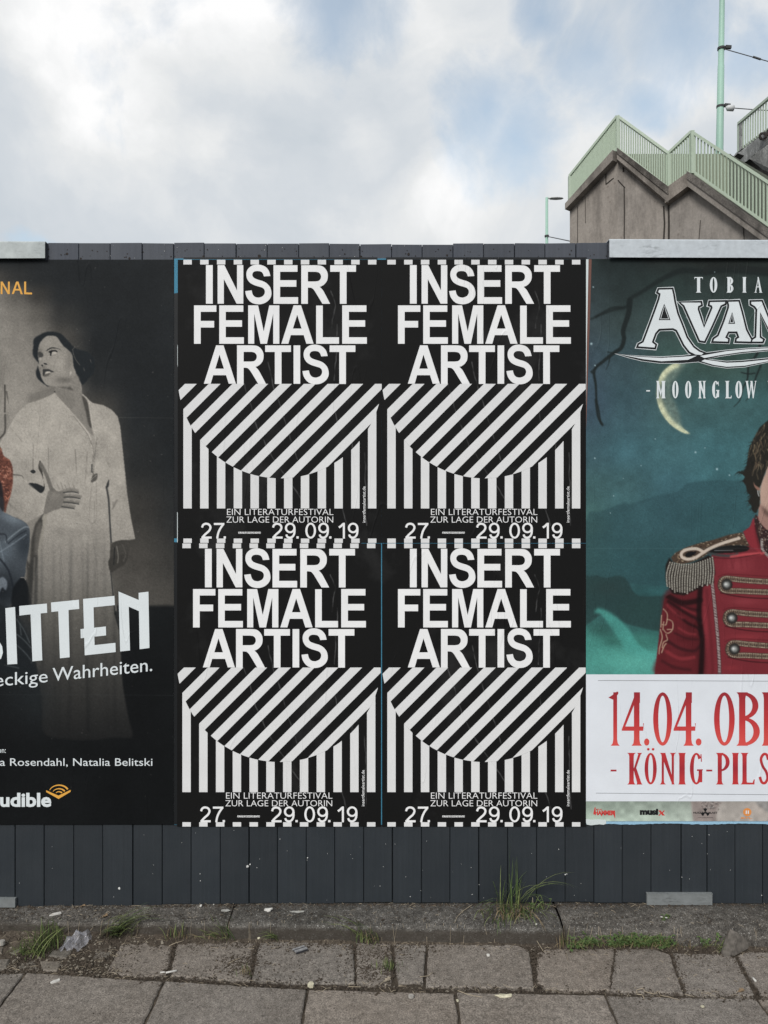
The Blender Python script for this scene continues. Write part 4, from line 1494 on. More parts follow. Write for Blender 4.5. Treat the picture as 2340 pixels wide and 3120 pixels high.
    cv.poly(L([(375, 1052), (470, 1150), (520, 1160), (500, 1080), (460, 1040)]), W(112), .4, 4)
    # pearl strands, knot and loop
    for l in ([(616, 1380), (632, 1450), (628, 1540), (630, 1640)], [(655, 1370), (648, 1430), (640, 1500), (636, 1560), (632, 1640)]):
        cv.line(L(l), 2.6, W(72), .75, .7, dash=3.4)
    cv.line(L([(622, 1540), (622, 1590)]), 4, W(50), .8, 1)
    cv.poly(L([(615, 1650), (630, 1610), (660, 1600), (656, 1640), (625, 1660)]), W(66), .8, 1)
    cv.line(L([(618, 1640), (650, 1612)]), 2, W(190), .8, .6, dash=3)
    for l in ([(625, 1660), (612, 1760), (608, 1860), (600, 1910)], [(652, 1660), (652, 1760), (655, 1860), (648, 1910)]):
        cv.line(L(l), 2.2, W(108), .8, .6, dash=3.2)
    cv.line(L([(600, 1905), (612, 1930), (640, 1930), (652, 1905)]), 2.6, W(112), .8, .6, dash=3.2)
    # dark openings between arm and body
    cv.poly(L([(278, 1515), (262, 1560), (285, 1610), (300, 1660), (305, 1700), (275, 1730), (240, 1690), (195, 1670), (250, 1668), (298, 1690)]), W(60), .95, .8)
    cv.poly(L([(268, 1545), (285, 1525), (330, 1610), (360, 1690), (385, 1720), (350, 1740), (335, 1700), (300, 1600)]), W(104), .95, 1)
    cv.poly(L([(195, 1668), (245, 1666), (300, 1690), (300, 1715), (278, 1732), (250, 1715)]), W(42), .95, .8)
    cv.poly(L([(208, 1585), (228, 1572), (244, 1588), (228, 1600)]), W(44), .95, .7)
    cv.line(L([(226, 1500), (226, 1580)]), 1.6, W(80), .8, .7)
    cv.line(L([(95, 1608), (150, 1615), (165, 1640)]), 3.6, W(60), .8, 1.2, taper=True)
    cv.line(L([(160, 1635), (250, 1715), (318, 1768)]), 2, W(190), .5, 1)
    cv.poly(L([(738, 1640), (735, 1690), (718, 1690), (724, 1665)]), W(44), .9, .8)
    cv.line(L([(720, 1690), (735, 1780), (742, 1900), (752, 2060)]), 5, W(44), .85, 1.2)
    cv.poly(L([(745, 1700), (760, 1800), (770, 1830), (800, 1770), (760, 1790)]), W(120), .6, 1.4)
    # hand on the hip: back of hand, four fingers
    hand = L([(318, 1755), (330, 1715), (370, 1712), (400, 1720), (440, 1710), (480, 1700), (530, 1715), (540, 1730), (500, 1728), (440, 1730), (450, 1745), (550, 1745), (554, 1760), (535, 1768), (440, 1765),
              (500, 1785), (540, 1790), (535, 1808), (440, 1800), (480, 1815), (512, 1825), (500, 1838), (420, 1832), (360, 1850), (310, 1875), (296, 1862)])
    cv.poly(hand, W(116), 1, .9, False)
    for l in ([(432, 1712), (480, 1700), (530, 1712)], [(440, 1742), (500, 1742), (550, 1752)], [(440, 1778), (500, 1776), (540, 1786)], [(430, 1808), (480, 1812), (510, 1820)]):
        cv.line(L(l), 5.4, W(134), .9, .9)
    for l in ([(430, 1728), (490, 1722), (532, 1732)], [(436, 1760), (490, 1758), (545, 1770)], [(432, 1792), (480, 1796), (535, 1806)], [(420, 1822), (470, 1830), (505, 1838)]):
        cv.line(L(l), 2.6, W(44), .85, .7)
    cv.glow(170, 1512, 14, 10, W(136), .7)
    for x in (395, 420, 445, 470, 500):
        cv.line(L([(x - 6, 1660 + (x % 7) * 4), (x + 8, 1705)]), 3, W(104), .5, 1.4)
    # hanging hand, right
    cv.poly(L([(760, 2070), (870, 2050), (872, 2110), (865, 2160), (830, 2212), (800, 2225), (780, 2215), (745, 2212)]) , W(66), 1, 1.2)
    cv.poly(B([(862, 0), (1000, -30), (985, 45), (930, 80), (868, 108)]), W(60), 1, 1)
    cv.line(L([(790, 2090), (800, 2160), (795, 2200)]), 3, W(128), .7, 1)
    cv.line(L([(830, 2080), (850, 2140), (835, 2190)]), 3, W(92), .6, 1.5)
    cv.line(L([(775, 2100), (770, 2212)]), 3, W(30), .7, 1)
    cv.line(B([(870, 105), (885, 250), (905, 440)]), 3, W(30), .8, 1)
    cv.poly(B([(900, 430), (925, 440), (950, 760), (940, 600), (910, 480)]), W(28), .8, 1.5)
    # cuff edge
    cv.line(L([(745, 2068), (800, 2060), (912, 2042)]), 2.4, W(60), .7, .9)
    # hair: cap, roll behind the ear, left lock
    hair = H([(600, 235), (450, 250), (320, 310), (215, 370), (175, 450), (175, 560), (160, 680), (170, 780), (230, 880), (290, 960), (270, 1050), (235, 1150), (250, 1270), (330, 1370), (450, 1460), (520, 1490),
              (620, 1400), (900, 1000), (1200, 1250), (1240, 1350), (1290, 1450), (1360, 1420), (1440, 1320), (1560, 1180), (1580, 1000), (1560, 850), (1420, 700), (1150, 620), (950, 420), (800, 280)])
    cv.poly(hair, (36, 40, 43), 1, 1.3)
    # face
    face = H([(560, 330), (470, 350), (380, 430), (310, 540), (285, 700), (290, 850), (305, 950), (285, 1010), (310, 1120), (340, 1200), (360, 1290), (420, 1400), (500, 1470), (600, 1480), (760, 1520), (920, 1540),
              (1020, 1450), (1100, 1300), (1150, 1180), (1100, 1040), (1080, 880), (1060, 760), (980, 660), (870, 570), (780, 450), (700, 350)])
    cv.poly(face, W(142), 1, 1)
    fm_ = cv.full_mask(face, 1.2)
    G_ = lambda u, v: (80 + u / 7.54, 980 + v / 7.54)
    for (u, v, ru, rv, val, a) in ((520, 520, 200, 160, 152, .7), (760, 950, 200, 220, 160, .8), (1000, 900, 90, 260, 118, .7), (900, 1350, 220, 70, 96, .8), (1080, 700, 70, 100, 92, .7), (330, 700, 60, 110, 104, .7),
                                   (450, 850, 70, 160, 150, .6), (550, 1380, 120, 60, 152, .6), (420, 1060, 60, 40, 96, .6), (640, 1230, 90, 60, 148, .5), (330, 1100, 40, 60, 108, .6), (700, 640, 200, 50, 136, .5), (880, 1540, 200, 60, 84, .8)):
        x_, y_ = G_(u, v)
        cv.glow(x_, y_, ru / 7.54, rv / 7.54, W(val), a, within=fm_)
    cv.poly(H([(470, 690), (500, 640), (580, 600), (680, 600), (780, 640), (820, 670), (760, 640), (680, 622), (590, 628), (520, 660)]), W(44), .9, .7)
    cv.poly(H([(520, 700), (600, 660), (700, 665), (740, 710), (690, 700), (620, 700), (600, 730), (585, 790), (560, 780), (555, 730)]), W(30), .95, .7)
    cv.poly(H([(600, 730), (640, 700), (700, 710), (700, 735), (640, 760), (600, 770)]), W(178), .85, .7)
    cv.poly(H([(285, 720), (330, 700), (400, 740), (400, 800), (350, 830), (300, 820)]), W(52), .8, 1)
    cv.poly(H([(318, 850), (340, 825), (365, 850), (345, 885)]), W(176), .7, .8)
    cv.poly(H([(350, 1000), (380, 990), (405, 1015), (385, 1040)]), W(36), .85, .7)
    cv.poly(H([(410, 960), (460, 955), (495, 985), (470, 1002), (420, 985)]), W(36), .85, .7)
    cv.poly(H([(390, 1100), (440, 1090), (520, 1095), (600, 1130), (650, 1155), (600, 1170), (520, 1150), (450, 1180), (430, 1230), (400, 1250), (385, 1180)]), W(50), .92, .8)
    cv.poly(H([(445, 1190), (480, 1155), (560, 1155), (560, 1175), (500, 1185), (455, 1205)]), W(200), .85, .6)
    cv.poly(H([(400, 1235), (460, 1210), (560, 1185), (540, 1230), (480, 1265), (420, 1270)]), W(74), .75, .9)
    # ear-ring, hair glints
    cv.poly(H([(1020, 1150), (1050, 1150), (1045, 1230), (1010, 1240)]), W(186), .7, 1)
    for l in ([(1080, 660), (1100, 760), (1150, 880), (1240, 1000)], [(1070, 650), (1130, 590)], [(1330, 1070), (1345, 1130)], [(1480, 880), (1500, 940)]):
        cv.line(H(l), 1.8, W(104), .75, .8)
    # bead at the collar
    cv.glow(*G_(668, 1612), 2, 2, (20, 22, 22), .9)
    # second figure at the left edge: ribbon of the collar above, curly red hair, denim jacket
    cv.line(L([(36, 1005), (38, 1100), (36, 1185)]), 5, W(62), .85, 1)
    cv.line(L([(48, 1050), (62, 1130)]), 5, W(74), .7, 1, taper=True)
    cv.line(L([(38, 1205), (38, 1310), (20, 1345), (-20, 1380)]), 5.5, W(66), .85, 1)
    cv.line(L([(52, 1200), (50, 1300)]), 2, W(110), .6, 1)
    hr = L([(-40, 1400), (5, 1420), (30, 1480), (70, 1510), (88, 1560), (92, 1640), (85, 1700), (70, 1760), (50, 1820), (42, 1860), (30, 1850), (20, 1760), (-40, 1700)])
    cv.poly(hr, (104, 66, 56), 1, 1.2)
    hm_ = cv.full_mask(hr, 1.0)
    r2 = random.Random(5)
    for _ in range(150):
        u, v = r2.uniform(-20, 92), r2.uniform(1420, 1850)
        a_ = r2.uniform(0, 6.3); s_ = r2.uniform(6, 18)
        cv.line(L([(u, v), (u + s_ * math.cos(a_), v + s_ * math.sin(a_)), (u + s_ * math.cos(a_ + 1) * 1.6, v + s_ * math.sin(a_ + 1) * 1.6)]), r2.uniform(1, 2.4),
                r2.choice([(172, 112, 92), (206, 150, 128), (70, 44, 40), (60, 40, 38), (146, 88, 72)]), .8, .7, within=hm_)
    cv.poly(L([(-40, 1640), (10, 1660), (26, 1740), (30, 1850), (-40, 1900)]), (34, 34, 38), .9, 2)
    jk = L([(-40, 1850), (30, 1862), (90, 1890), (160, 1920), (198, 1960), (205, 2020), (200, 2100), (180, 2212), (170, 2290), (110, 2420), (-40, 2600)])
    cv.poly(jk, (70, 76, 82), 1, 1.1)
    jm_ = cv.full_mask(jk, 1.0)
    cv.glow(40, 1580, 46, 18, (118, 128, 136), .8, .4, within=jm_)
    cv.glow(15, 1680, 30, 60, (96, 106, 114), .7, .5, within=jm_)
    cv.glow(75, 1660, 22, 40, (44, 50, 56), .8, within=jm_)
    cv.glow(10, 1800, 60, 60, (28, 32, 36), .9, within=jm_)
    for l, c_, w in (([(40, 2060), (110, 2000), (170, 1960), (200, 1962)], (140, 150, 156), 3.5), ([(60, 2070), (120, 2020), (180, 1985)], (36, 40, 46), 4), ([(0, 2130), (80, 2080), (180, 2010)], (130, 140, 148), 2.6),
                    ([(-20, 2010), (40, 2010), (50, 2060)], (36, 40, 46), 4), ([(-20, 2150), (60, 2250), (100, 2400)], (30, 34, 40), 6), ([(0, 2050), (30, 2190)], (116, 126, 134), 3)):
        cv.line(L(l), w, c_, .75, 1.4, within=jm_)
    cv.poly(B([(0, 160), (30, 150), (62, 190), (50, 250), (20, 230), (-20, 300), (-40, 180)]), (120, 128, 136), .8, 1.6)
    cv.poly(B([(150, 170), (180, 150), (205, 165), (232, 260), (245, 420), (110, 430), (100, 260)]), (22, 25, 28), .95, 1.6)
    cv.line(B([(168, 152), (195, 155), (205, 170)]), 1.8, W(170), .8, .8)
    cv.poly(B([(238, 60), (258, 0), (300, -10), (300, 260), (290, 380), (232, 380)]), W(54), .7, 2.5)
    cv.line(B([(275, 0), (268, 200), (262, 360)]), 5, W(112), .6, 2)
    # trouser folds low left
    cv.poly(B([(-40, 380), (120, 430), (180, 520), (240, 660), (250, 800), (300, 900), (200, 960), (60, 900), (-40, 880)]), (30, 34, 37), .85, 5)
    for l in ([(135, 480), (190, 560), (235, 660)], [(140, 600), (190, 640), (245, 700)], [(135, 680), (200, 740), (255, 810)], [(160, 520), (170, 600)], [(60, 840), (150, 860)]):
        cv.line(B(l), 3.4, (88, 94, 96), .6, 1.6)
    # shoes / floor murk
    cv.glow(110, 2130, 60, 90, (36, 40, 42), .5)
    # print scuffs and the two paste seams
    cv.line([(-20, 1271), (545, 1274)], 1, (150, 148, 140), .22, .6)
    cv.line([(-20, 2115), (545, 2118)], 1, (70, 74, 76), .35, .6)
    for _ in range(130):
        x, y = r2.uniform(-10, 530), r2.uniform(800, 2500)
        cv.line([(x, y), (x + r2.uniform(-3, 3), y + r2.uniform(-3, 3))], r2.uniform(.6, 1.6), W(r2.choice([30, 150, 180])), .4, .6)
    cv.mottle(0.04, 3.2, seed=9)
    return cv


def paint_right():
    cv = Canvas(1783, 2375, 790, 2515, 0.8)
    xs = [1783, 1900, 2040, 2180, 2375]
    rows = [(790, [(44, 54, 54), (34, 42, 42), (38, 44, 43), (34, 40, 38), (42, 52, 50)]),
            (880, [(48, 58, 60), (40, 50, 50), (46, 60, 58), (46, 56, 54), (44, 56, 54)]),
            (980, [(56, 68, 72), (56, 70, 70), (58, 74, 72), (56, 72, 68), (58, 76, 72)]),
            (1100, [(60, 76, 86), (60, 80, 86), (60, 84, 80), (60, 82, 76), (60, 84, 80)]),
            (1230, [(62, 80, 94), (62, 88, 96), (64, 92, 94), (64, 96, 98), (64, 98, 100)]),
            (1380, [(64, 92, 100), (64, 98, 106), (66, 102, 108), (66, 106, 112), (66, 108, 112)]),
            (1480, [(62, 92, 94), (64, 96, 100), (64, 100, 108), (64, 104, 110), (66, 108, 112)]),
            (1620, [(64, 96, 92), (62, 98, 102), (64, 102, 108), (62, 104, 108), (62, 104, 108)]),
            (1740, [(62, 100, 96), (56, 96, 98), (54, 98, 100), (54, 98, 104), (54, 98, 104)]),
            (1830, [(50, 82, 82), (46, 80, 82), (46, 84, 86), (50, 90, 96), (50, 90, 96)]),
            (1900, [(56, 100, 96), (50, 90, 88), (48, 86, 84), (52, 90, 92), (50, 90, 96)]),
            (1960, [(66, 128, 118), (58, 112, 102), (60, 116, 108), (62, 116, 110), (50, 90, 96)]),
            (2010, [(78, 148, 136), (84, 160, 146), (88, 166, 154), (80, 150, 140), (50, 90, 96)]),
            (2056, [(76, 136, 128), (84, 158, 146), (86, 160, 148), (70, 120, 110), (50, 90, 96)]),
            (2515, [(76, 136, 128), (84, 158, 146), (86, 160, 148), (70, 120, 110), (50, 90, 96)])]
    cv.table(xs, [r[0] for r in rows], [r[1] for r in rows])
    cv.mottle(0.045, 60, seed=13)
    cv.mottle(0.03, 18, seed=14)
    R = lambda l: [(1760 + u / 2.212, 740 + v / 2.212) for u, v in l]
    Q = lambda l: [(1760 + u / 2.572, 1700 + v / 2.572) for u, v in l]
    T = lambda l: [(1900 + u / 3.77, 1250 + v / 3.77) for u, v in l]
    U = lambda l: [(2200 + u / 4.424, 1250 + v / 4.424) for u, v in l]
    r2 = random.Random(21)
    # branches: generic bare limbs, darker than the night
    dk = (27, 34, 34)
    cv.poly(R([(480, 150), (700, 120), (900, 200), (1100, 150), (1290, 220), (1320, 120), (900, 110), (480, 110)]), (36, 40, 38), .55, 8)
    cv.line(R([(1290, 200), (1000, 180), (860, 200), (700, 190), (560, 250), (450, 320), (350, 380), (330, 430), (250, 450), (170, 480), (90, 515)]), 26, dk, .8, 3, taper=True)
    cv.line(R([(860, 200), (880, 170), (1000, 160), (1200, 180), (1290, 190)]), 18, (34, 38, 37), .7, 4)
    cv.line(R([(350, 390), (340, 480), (305, 590), (310, 650), (290, 710), (240, 745), (170, 800), (110, 860), (120, 960), (125, 1060), (140, 1130), (155, 1220)]), 17, dk, .9, 1.6, taper=True)
    cv.line(R([(120, 850), (90, 870), (105, 880)]), 5, dk, .8, 1.5)
    cv.line(R([(250, 745), (200, 738)]), 3, dk, .8, 1.5)
    cv.line(R([(215, 770), (205, 820), (190, 855)]), 5, dk, .8, 1.5, taper=True)
    cv.line(R([(120, 1060), (135, 1170), (165, 1228)]), 7, dk, .85, 1.5)
    cv.line(R([(120, 500), (230, 440), (300, 440)]), 7, dk, .7, 2)
    cv.line(R([(1225, 690), (1200, 760), (1150, 830), (1140, 920), (1110, 980), (1090, 1060), (1050, 1105)]), 9, dk, .85, 1.5, taper=True)
    cv.line(R([(1230, 830), (1200, 900), (1190, 940), (1180, 1010), (1130, 1065)]), 7, dk, .8, 1.5, taper=True)
    cv.line(R([(1100, 875), (1150, 885), (1190, 880)]), 4, dk, .8, 1.5)
    cv.line(R([(900, 330), (905, 360)]), 5, dk, .6, 2)
    # moon crescent
    moon_in = [(755, 1288), (700, 1240), (680, 1150), (640, 1040), (635, 960), (680, 880), (740, 800)]
    moon = [(755, 1288), (700, 1275), (620, 1220), (560, 1140), (532, 1050), (535, 960), (560, 890), (600, 845), (660, 810), (740, 800)]
    cv.poly(R(moon + moon_in[::-1][1:]), (112, 128, 118), .75, 5, False)
    mm = np.zeros(cv.X.shape); w_, m_ = cv.mask(catmull(R(moon + moon_in[::-1][1:]), 3), 2); mm[w_] = m_
    cv.line(R([(750, 1286), (700, 1271), (622, 1212), (568, 1130), (543, 1050), (545, 960), (572, 890), (612, 848), (660, 820)]), 21, (214, 216, 180), .95, 6, within=np.clip(mm * 1.6, 0, 1))
    cv.mottle(0.05, 7, mm, 31)
    for u_ in (545, 575, 640, 665): cv.glow(*R([(u_, 1000)])[0], 9, 26, (40, 62, 66), .6, within=np.clip(mm + .4, 0, 1))
    # hills
    cv.poly(R([(60, 1850), (150, 1810), (290, 1760), (320, 1745), (350, 1760), (500, 1710), (660, 1680), (740, 1620), (900, 1600), (1100, 1600), (1290, 1590), (1290, 2250), (60, 2250)]), (44, 70, 76), .5, 2.5)
    cv.poly(R([(60, 1990), (200, 1960), (380, 1990), (560, 1950), (760, 1985), (960, 1960), (1290, 1990), (1290, 2300), (60, 2300)]), (48, 78, 82), .35, 3)
    cv.poly(Q([(40, 170), (100, 145), (150, 135), (200, 155), (250, 150), (310, 138), (360, 150), (400, 200), (430, 260), (480, 295), (560, 300), (640, 296), (700, 310), (700, 560), (400, 520), (200, 440), (40, 520)]), (40, 60, 60), .75, 2)
    cv.glow(1850, 1790, 60, 24, (44, 60, 60), .55)
    cv.glow(1960, 1850, 60, 30, (44, 70, 68), .5)
    # glacier-like streak and mist
    cv.poly(Q([(130, 430), (150, 395), (210, 405), (300, 460), (400, 560), (480, 680), (600, 760), (600, 830), (400, 760), (320, 640), (240, 520), (180, 440)]), (78, 156, 146), .8, 4)
    cv.poly(Q([(60, 560), (150, 600), (250, 640), (340, 680), (420, 740), (600, 770), (600, 905), (60, 905)]), (78, 148, 138), .6, 12)
    cv.glow(1830, 1920, 40, 22, (48, 86, 80), .6)
    cv.glow(1860, 1955, 30, 14, (50, 96, 88), .55)
    cv.glow(1950, 2020, 90, 28, (100, 180, 166), .45)
    # stars
    for u, v, r_ in ((103, 300, 2), (90, 682, 3.4), (115, 828, 2), (791, 1412, 2.6), (935, 1525, 3), (1020, 1566, 2), (855, 1382, 1.4), (520, 1322, 1.6), (425, 1502, 1.5), (114, 1452, 2), (240, 1705, 1.5), (305, 1588, 1.2),
                     (920, 200, 1.4), (730, 505, 1.5), (218, 1820, 1.2)):
        x, y = R([(u, v)])[0]
        cv.glow(x, y, r_, r_, (190, 214, 220), .9)
    cv.mottle(0.035, 3, seed=17)
    # ---- figure in a red braided jacket
    red, redd, redl = (114, 42, 49), (62, 24, 28), (146, 64, 71)
    jacket = Q([(690, 300), (672, 340), (650, 480), (632, 640), (615, 780), (600, 912), (1560, 915), (1590, -60), (1500, -250)]) + R([(1283, 1880), (1210, 1840), (1180, 1900), (1110, 1945), (1150, 2040), (900, 2100), (880, 2212)])
    cv.poly(jacket, red, 1, 1, False)
    jm = np.zeros(cv.X.shape); w_, m_ = cv.mask(jacket, 1.0); jm[w_] = m_
    for (u, v, ru, rv, c_, a) in ((720, 360, 60, 60, redd, .8), (900, 560, 60, 160, redd, .9), (960, 800, 40, 160, (50, 18, 22), .9), (660, 700, 40, 130, (84, 30, 36), .7), (780, 700, 60, 40, redl, .5), (1000, 500, 30, 220, (140, 52, 60), .7),
                                  (1250, 60, 120, 60, redl, .6), (1300, 340, 120, 30, redl, .5), (1300, 620, 120, 25, (150, 58, 64), .5), (850, 420, 90, 24, (56, 20, 24), .7), (760, 480, 60, 16, (150, 50, 56), .5), (830, 640, 60, 18, (60, 22, 26), .7),
                                  (760, 830, 80, 20, (150, 56, 60), .5), (870, 760, 60, 14, (60, 20, 24), .7), (1190, 860, 80, 20, (146, 54, 60), .4)):
        x, y = Q([(u, v)])[0]
        cv.glow(x, y, ru / 2.57, rv / 2.57, c_, a, within=jm)
    for _ in range(26):
        u, v = r2.uniform(650, 940), r2.uniform(320, 880)
        cv.line(Q([(u, v), (u + r2.uniform(30, 90), v + r2.uniform(-30, 40))]), r2.uniform(2, 6), r2.choice([redd, (60, 20, 24), (150, 54, 60)]), .35, 2.5, taper=True, within=jm)
    cv.line(Q([(960, 240), (950, 420), (965, 620), (960, 905)]), 8, (40, 15, 18), .8, 4, within=jm)
    for _ in range(14):
        u = r2.uniform(1120, 1500)
        cv.line(Q([(u, -40), (u + r2.uniform(-30, 30), 80)]), 4, (104, 36, 44), .35, 2.5, within=jm)
    V_ = lambda l: [(1785 + u / 2.593, 1219 + v / 2.593) for u, v in l]
    cv.poly(V_([(640, 1500), (900, 1440), (900, 1600), (905, 2160), (545, 2160), (575, 1980), (600, 1700)]), (86, 29, 34), .75, 5)
    for l, w_2, c_, a_ in (([(640, 1545), (760, 1600), (900, 1580)], 16, (30, 14, 16), .85), ([(650, 1590), (740, 1650), (820, 1700), (900, 1740)], 9, (34, 14, 17), .8), ([(700, 1590), (800, 1640), (890, 1660)], 7, (40, 16, 20), .7),
                           ([(720, 1690), (800, 1760), (880, 1800), (905, 1860)], 8, (34, 14, 17), .8), ([(640, 1900), (740, 1960), (850, 1980), (900, 1940)], 9, (44, 18, 22), .7), ([(700, 1840), (790, 1880), (880, 1890)], 6, (44, 18, 22), .6),
                           ([(600, 2060), (700, 2110), (820, 2130)], 8, (50, 20, 24), .6), ([(640, 1620), (700, 1680), (760, 1720)], 7, (138, 52, 58), .6), ([(760, 1640), (840, 1680), (890, 1690)], 5, (136, 50, 56), .6),
                           ([(730, 1800), (800, 1840), (860, 1850)], 6, (150, 58, 64), .55), ([(640, 1990), (740, 2040), (850, 2030)], 10, (146, 54, 60), .6), ([(600, 1960), (660, 2000)], 6, (130, 48, 54), .5),
                           ([(900, 1480), (890, 1700), (915, 1900), (905, 2160)], 15, (24, 12, 14), .85), ([(950, 1500), (965, 1700), (985, 1900), (1000, 2160)], 10, (92, 32, 38), .6)):
        cv.line(V_(l), w_2, c_, a_, 3.4, within=jm)
    # bodice seam with cord down the left of the front
    cv.line(Q([(1050, 200), (1065, 330), (1080, 480), (1095, 640), (1105, 800), (1108, 912)]), 11, (60, 40, 42), .9, 1.2)
    cv.line(Q([(1050, 200), (1065, 330), (1080, 480), (1095, 640), (1105, 800), (1108, 912)]), 8.5, (196, 184, 180), .9, .9, dash=4.4)
    # neck, jaw, ear
    cv.poly(U([(500, 1270), (480, 1400), (490, 1500), (540, 1560), (700, 1700), (800, 1700), (800, 1200), (600, 1200)]), (150, 118, 108), 1, 1.2)
    cv.poly(U([(619, 740), (575, 860), (540, 940), (515, 1040), (505, 1160), (520, 1270), (560, 1330), (640, 1400), (800, 1500), (800, 700)]), (176, 146, 132), 1, 1.4)
    cv.glow(2320, 1500, 14, 50, (190, 162, 146), .6)
    cv.poly(U([(530, 1280), (600, 1350), (700, 1420), (800, 1500), (800, 1580), (640, 1450), (560, 1400)]), (84, 64, 58), .7, 4)
    # collar
    cv.poly(U([(450, 1400), (490, 1490), (600, 1610), (800, 1700), (800, 2000), (520, 1920), (440, 1700), (420, 1500)]), (46, 34, 34), .95, 1)
    cv.poly(U([(420, 1450), (360, 1580), (290, 1650), (330, 1760), (400, 1850), (520, 1920), (490, 1780), (440, 1600)]), (132, 46, 54), .95, 1.2)
    cv.line(U([(440, 1560), (460, 1720), (500, 1860)]), 5, (80, 28, 34), .6, 2.5)
    cv.line(U([(530, 1740), (530, 1820), (540, 1880), (600, 1950), (650, 2000)]), 8, (206, 200, 192), .9, 1, dash=3.6)
    for _ in range(120):
        u, v = r2.uniform(430, 640), r2.uniform(1420, 1900)
        if v > 1400 + (u - 430) * 1.1 and v < 1500 + (u - 400) * 2.0:
            x, y = U([(u, v)])[0]
            cv.glow(x, y, 1.6, 1.6, r2.choice([(196, 186, 170), (140, 120, 100), (90, 70, 60)]), .8)
    # shaggy hair
    hairp = U([(800, 60), (619, 130), (560, 180), (500, 230), (450, 320), (400, 420), (360, 500), (340, 620), (320, 760), (280, 830), (200, 842), (262, 862), (300, 900), (270, 960), (310, 1010), (330, 1100), (380, 1160), (340, 1230), (390, 1290), (400, 1360), (450, 1390), (500, 1290),
               (505, 1150), (480, 1080), (520, 1000), (570, 850), (619, 740), (800, 700)])
    cv.poly(hairp, (38, 36, 32), 1, .9, False)
    hm = np.zeros(cv.X.shape); w_, m_ = cv.mask(hairp, 1.0); hm[w_] = m_
    for _ in range(170):
        u, v = r2.uniform(340, 780), r2.uniform(180, 760)
        ln = r2.uniform(40, 130); an = r2.gauss(1.75, .25)
        c_ = r2.choice([(132, 116, 92), (98, 84, 68), (166, 150, 118), (70, 60, 50), (24, 24, 22), (120, 100, 82)])
        if v > 640 and u < 420: c_ = (26, 26, 24)
        cv.line(U([(u, v), (u + ln * .5 * math.cos(an) + 5, v + ln * .5 * math.sin(an)), (u + ln * math.cos(an), v + ln * math.sin(an))]), r2.uniform(1.2, 3.4), c_, .6, .8, taper=True, within=hm)
    for _ in range(46):       # flyaway ends
        t = r2.random(); k = r2.randrange(4, 22)
        p_, q_ = hairp[k], hairp[k + 1]
        x, y = p_[0] + (q_[0] - p_[0]) * t, p_[1] + (q_[1] - p_[1]) * t
        cv.line([(x + 5, y - 4), (x - r2.uniform(3, 11), y + r2.uniform(0, 10))], 2.6, (34, 36, 34), .8, .8, taper=True)
    cv.poly(U([(415, 960), (440, 1010), (500, 1050), (500, 1075), (470, 1080), (430, 1030)]), (150, 112, 98), .9, 1)
    cv.line(U([(472, 1085), (478, 1120), (488, 1155)]), 3, (180, 182, 180), .9, .8)
    for l in ([(440, 730), (415, 830), (400, 880)], [(460, 860), (480, 930)], [(500, 700), (520, 760)]):
        cv.line(U(l), 3, (92, 82, 68), .7, 1)
    # ---- epaulette: strap, oval, fringe
    strap = T([(1360, 1400), (1200, 1430), (1050, 1480), (850, 1530), (720, 1570), (600, 1630), (540, 1690), (560, 1740), (650, 1770), (760, 1750), (900, 1690), (960, 1650), (1060, 1580), (1150, 1560), (1300, 1550), (1440, 1560), (1400, 1480)])
    cv.poly(strap, (74, 60, 50), 1, 1, False)
    sm_ = np.zeros(cv.X.shape); w_, m_ = cv.mask(strap, .8); sm_[w_] = m_
    for _ in range(420):
        u, v = r2.uniform(540, 1440), r2.uniform(1400, 1775)
        a_ = r2.uniform(-.7, .3)
        cv.line(T([(u, v), (u + 16 * math.cos(a_), v + 16 * math.sin(a_))]), r2.uniform(1, 1.8), r2.choice([(188, 168, 138), (210, 196, 170), (44, 34, 28), (120, 98, 78), (36, 28, 24)]), .85, .6, within=sm_, smooth=False)
    cv.poly(T([(1000, 1600), (1150, 1560), (1300, 1550), (1430, 1570), (1400, 1620), (1200, 1640), (1000, 1640)]), (26, 24, 24), .97, 1)
    cv.line(T([(1320, 1470), (1150, 1520), (1000, 1580), (900, 1640), (820, 1690), (740, 1710), (670, 1690), (660, 1640), (720, 1600), (830, 1590), (900, 1620)]), 9, (206, 192, 178), .92, 1.1)
    cv.poly(T([(700, 1670), (730, 1630), (800, 1620), (830, 1630), (790, 1670), (730, 1685)]), (22, 22, 24), .97, .8)
    cv.line(T([(970, 1640), (1100, 1665), (1230, 1670), (1300, 1650)]), 8, (60, 64, 64), .9, 2)
    cv.line(T([(1040, 1610), (1250, 1608)]), 1.6, (150, 156, 156), .8, .8)
    cv.line(T([(1230, 1680), (1400, 1655), (1600, 1640)]), 7, (196, 84, 88), .8, 2.5)
    cv.line(T([(1000, 1690), (1250, 1700), (1560, 1650)]), 2, (60, 22, 26), .8, 1)
    fr = T([(520, 1690), (480, 1780), (475, 1900), (490, 2000), (500, 2074)]) + Q([(690, 120), (700, 210), (740, 280), (830, 292), (880, 270), (950, 240), (990, 220), (1040, 205), (1065, 190), (1055, 100)]) + T([(1050, 1900), (1020, 1700), (970, 1660), (900, 1700), (760, 1765), (650, 1780), (560, 1750)])
    cv.poly(fr, (30, 24, 22), 1, 2, False)
    fm = np.zeros(cv.X.shape); w_, m_ = cv.mask(fr, .8); fm[w_] = m_
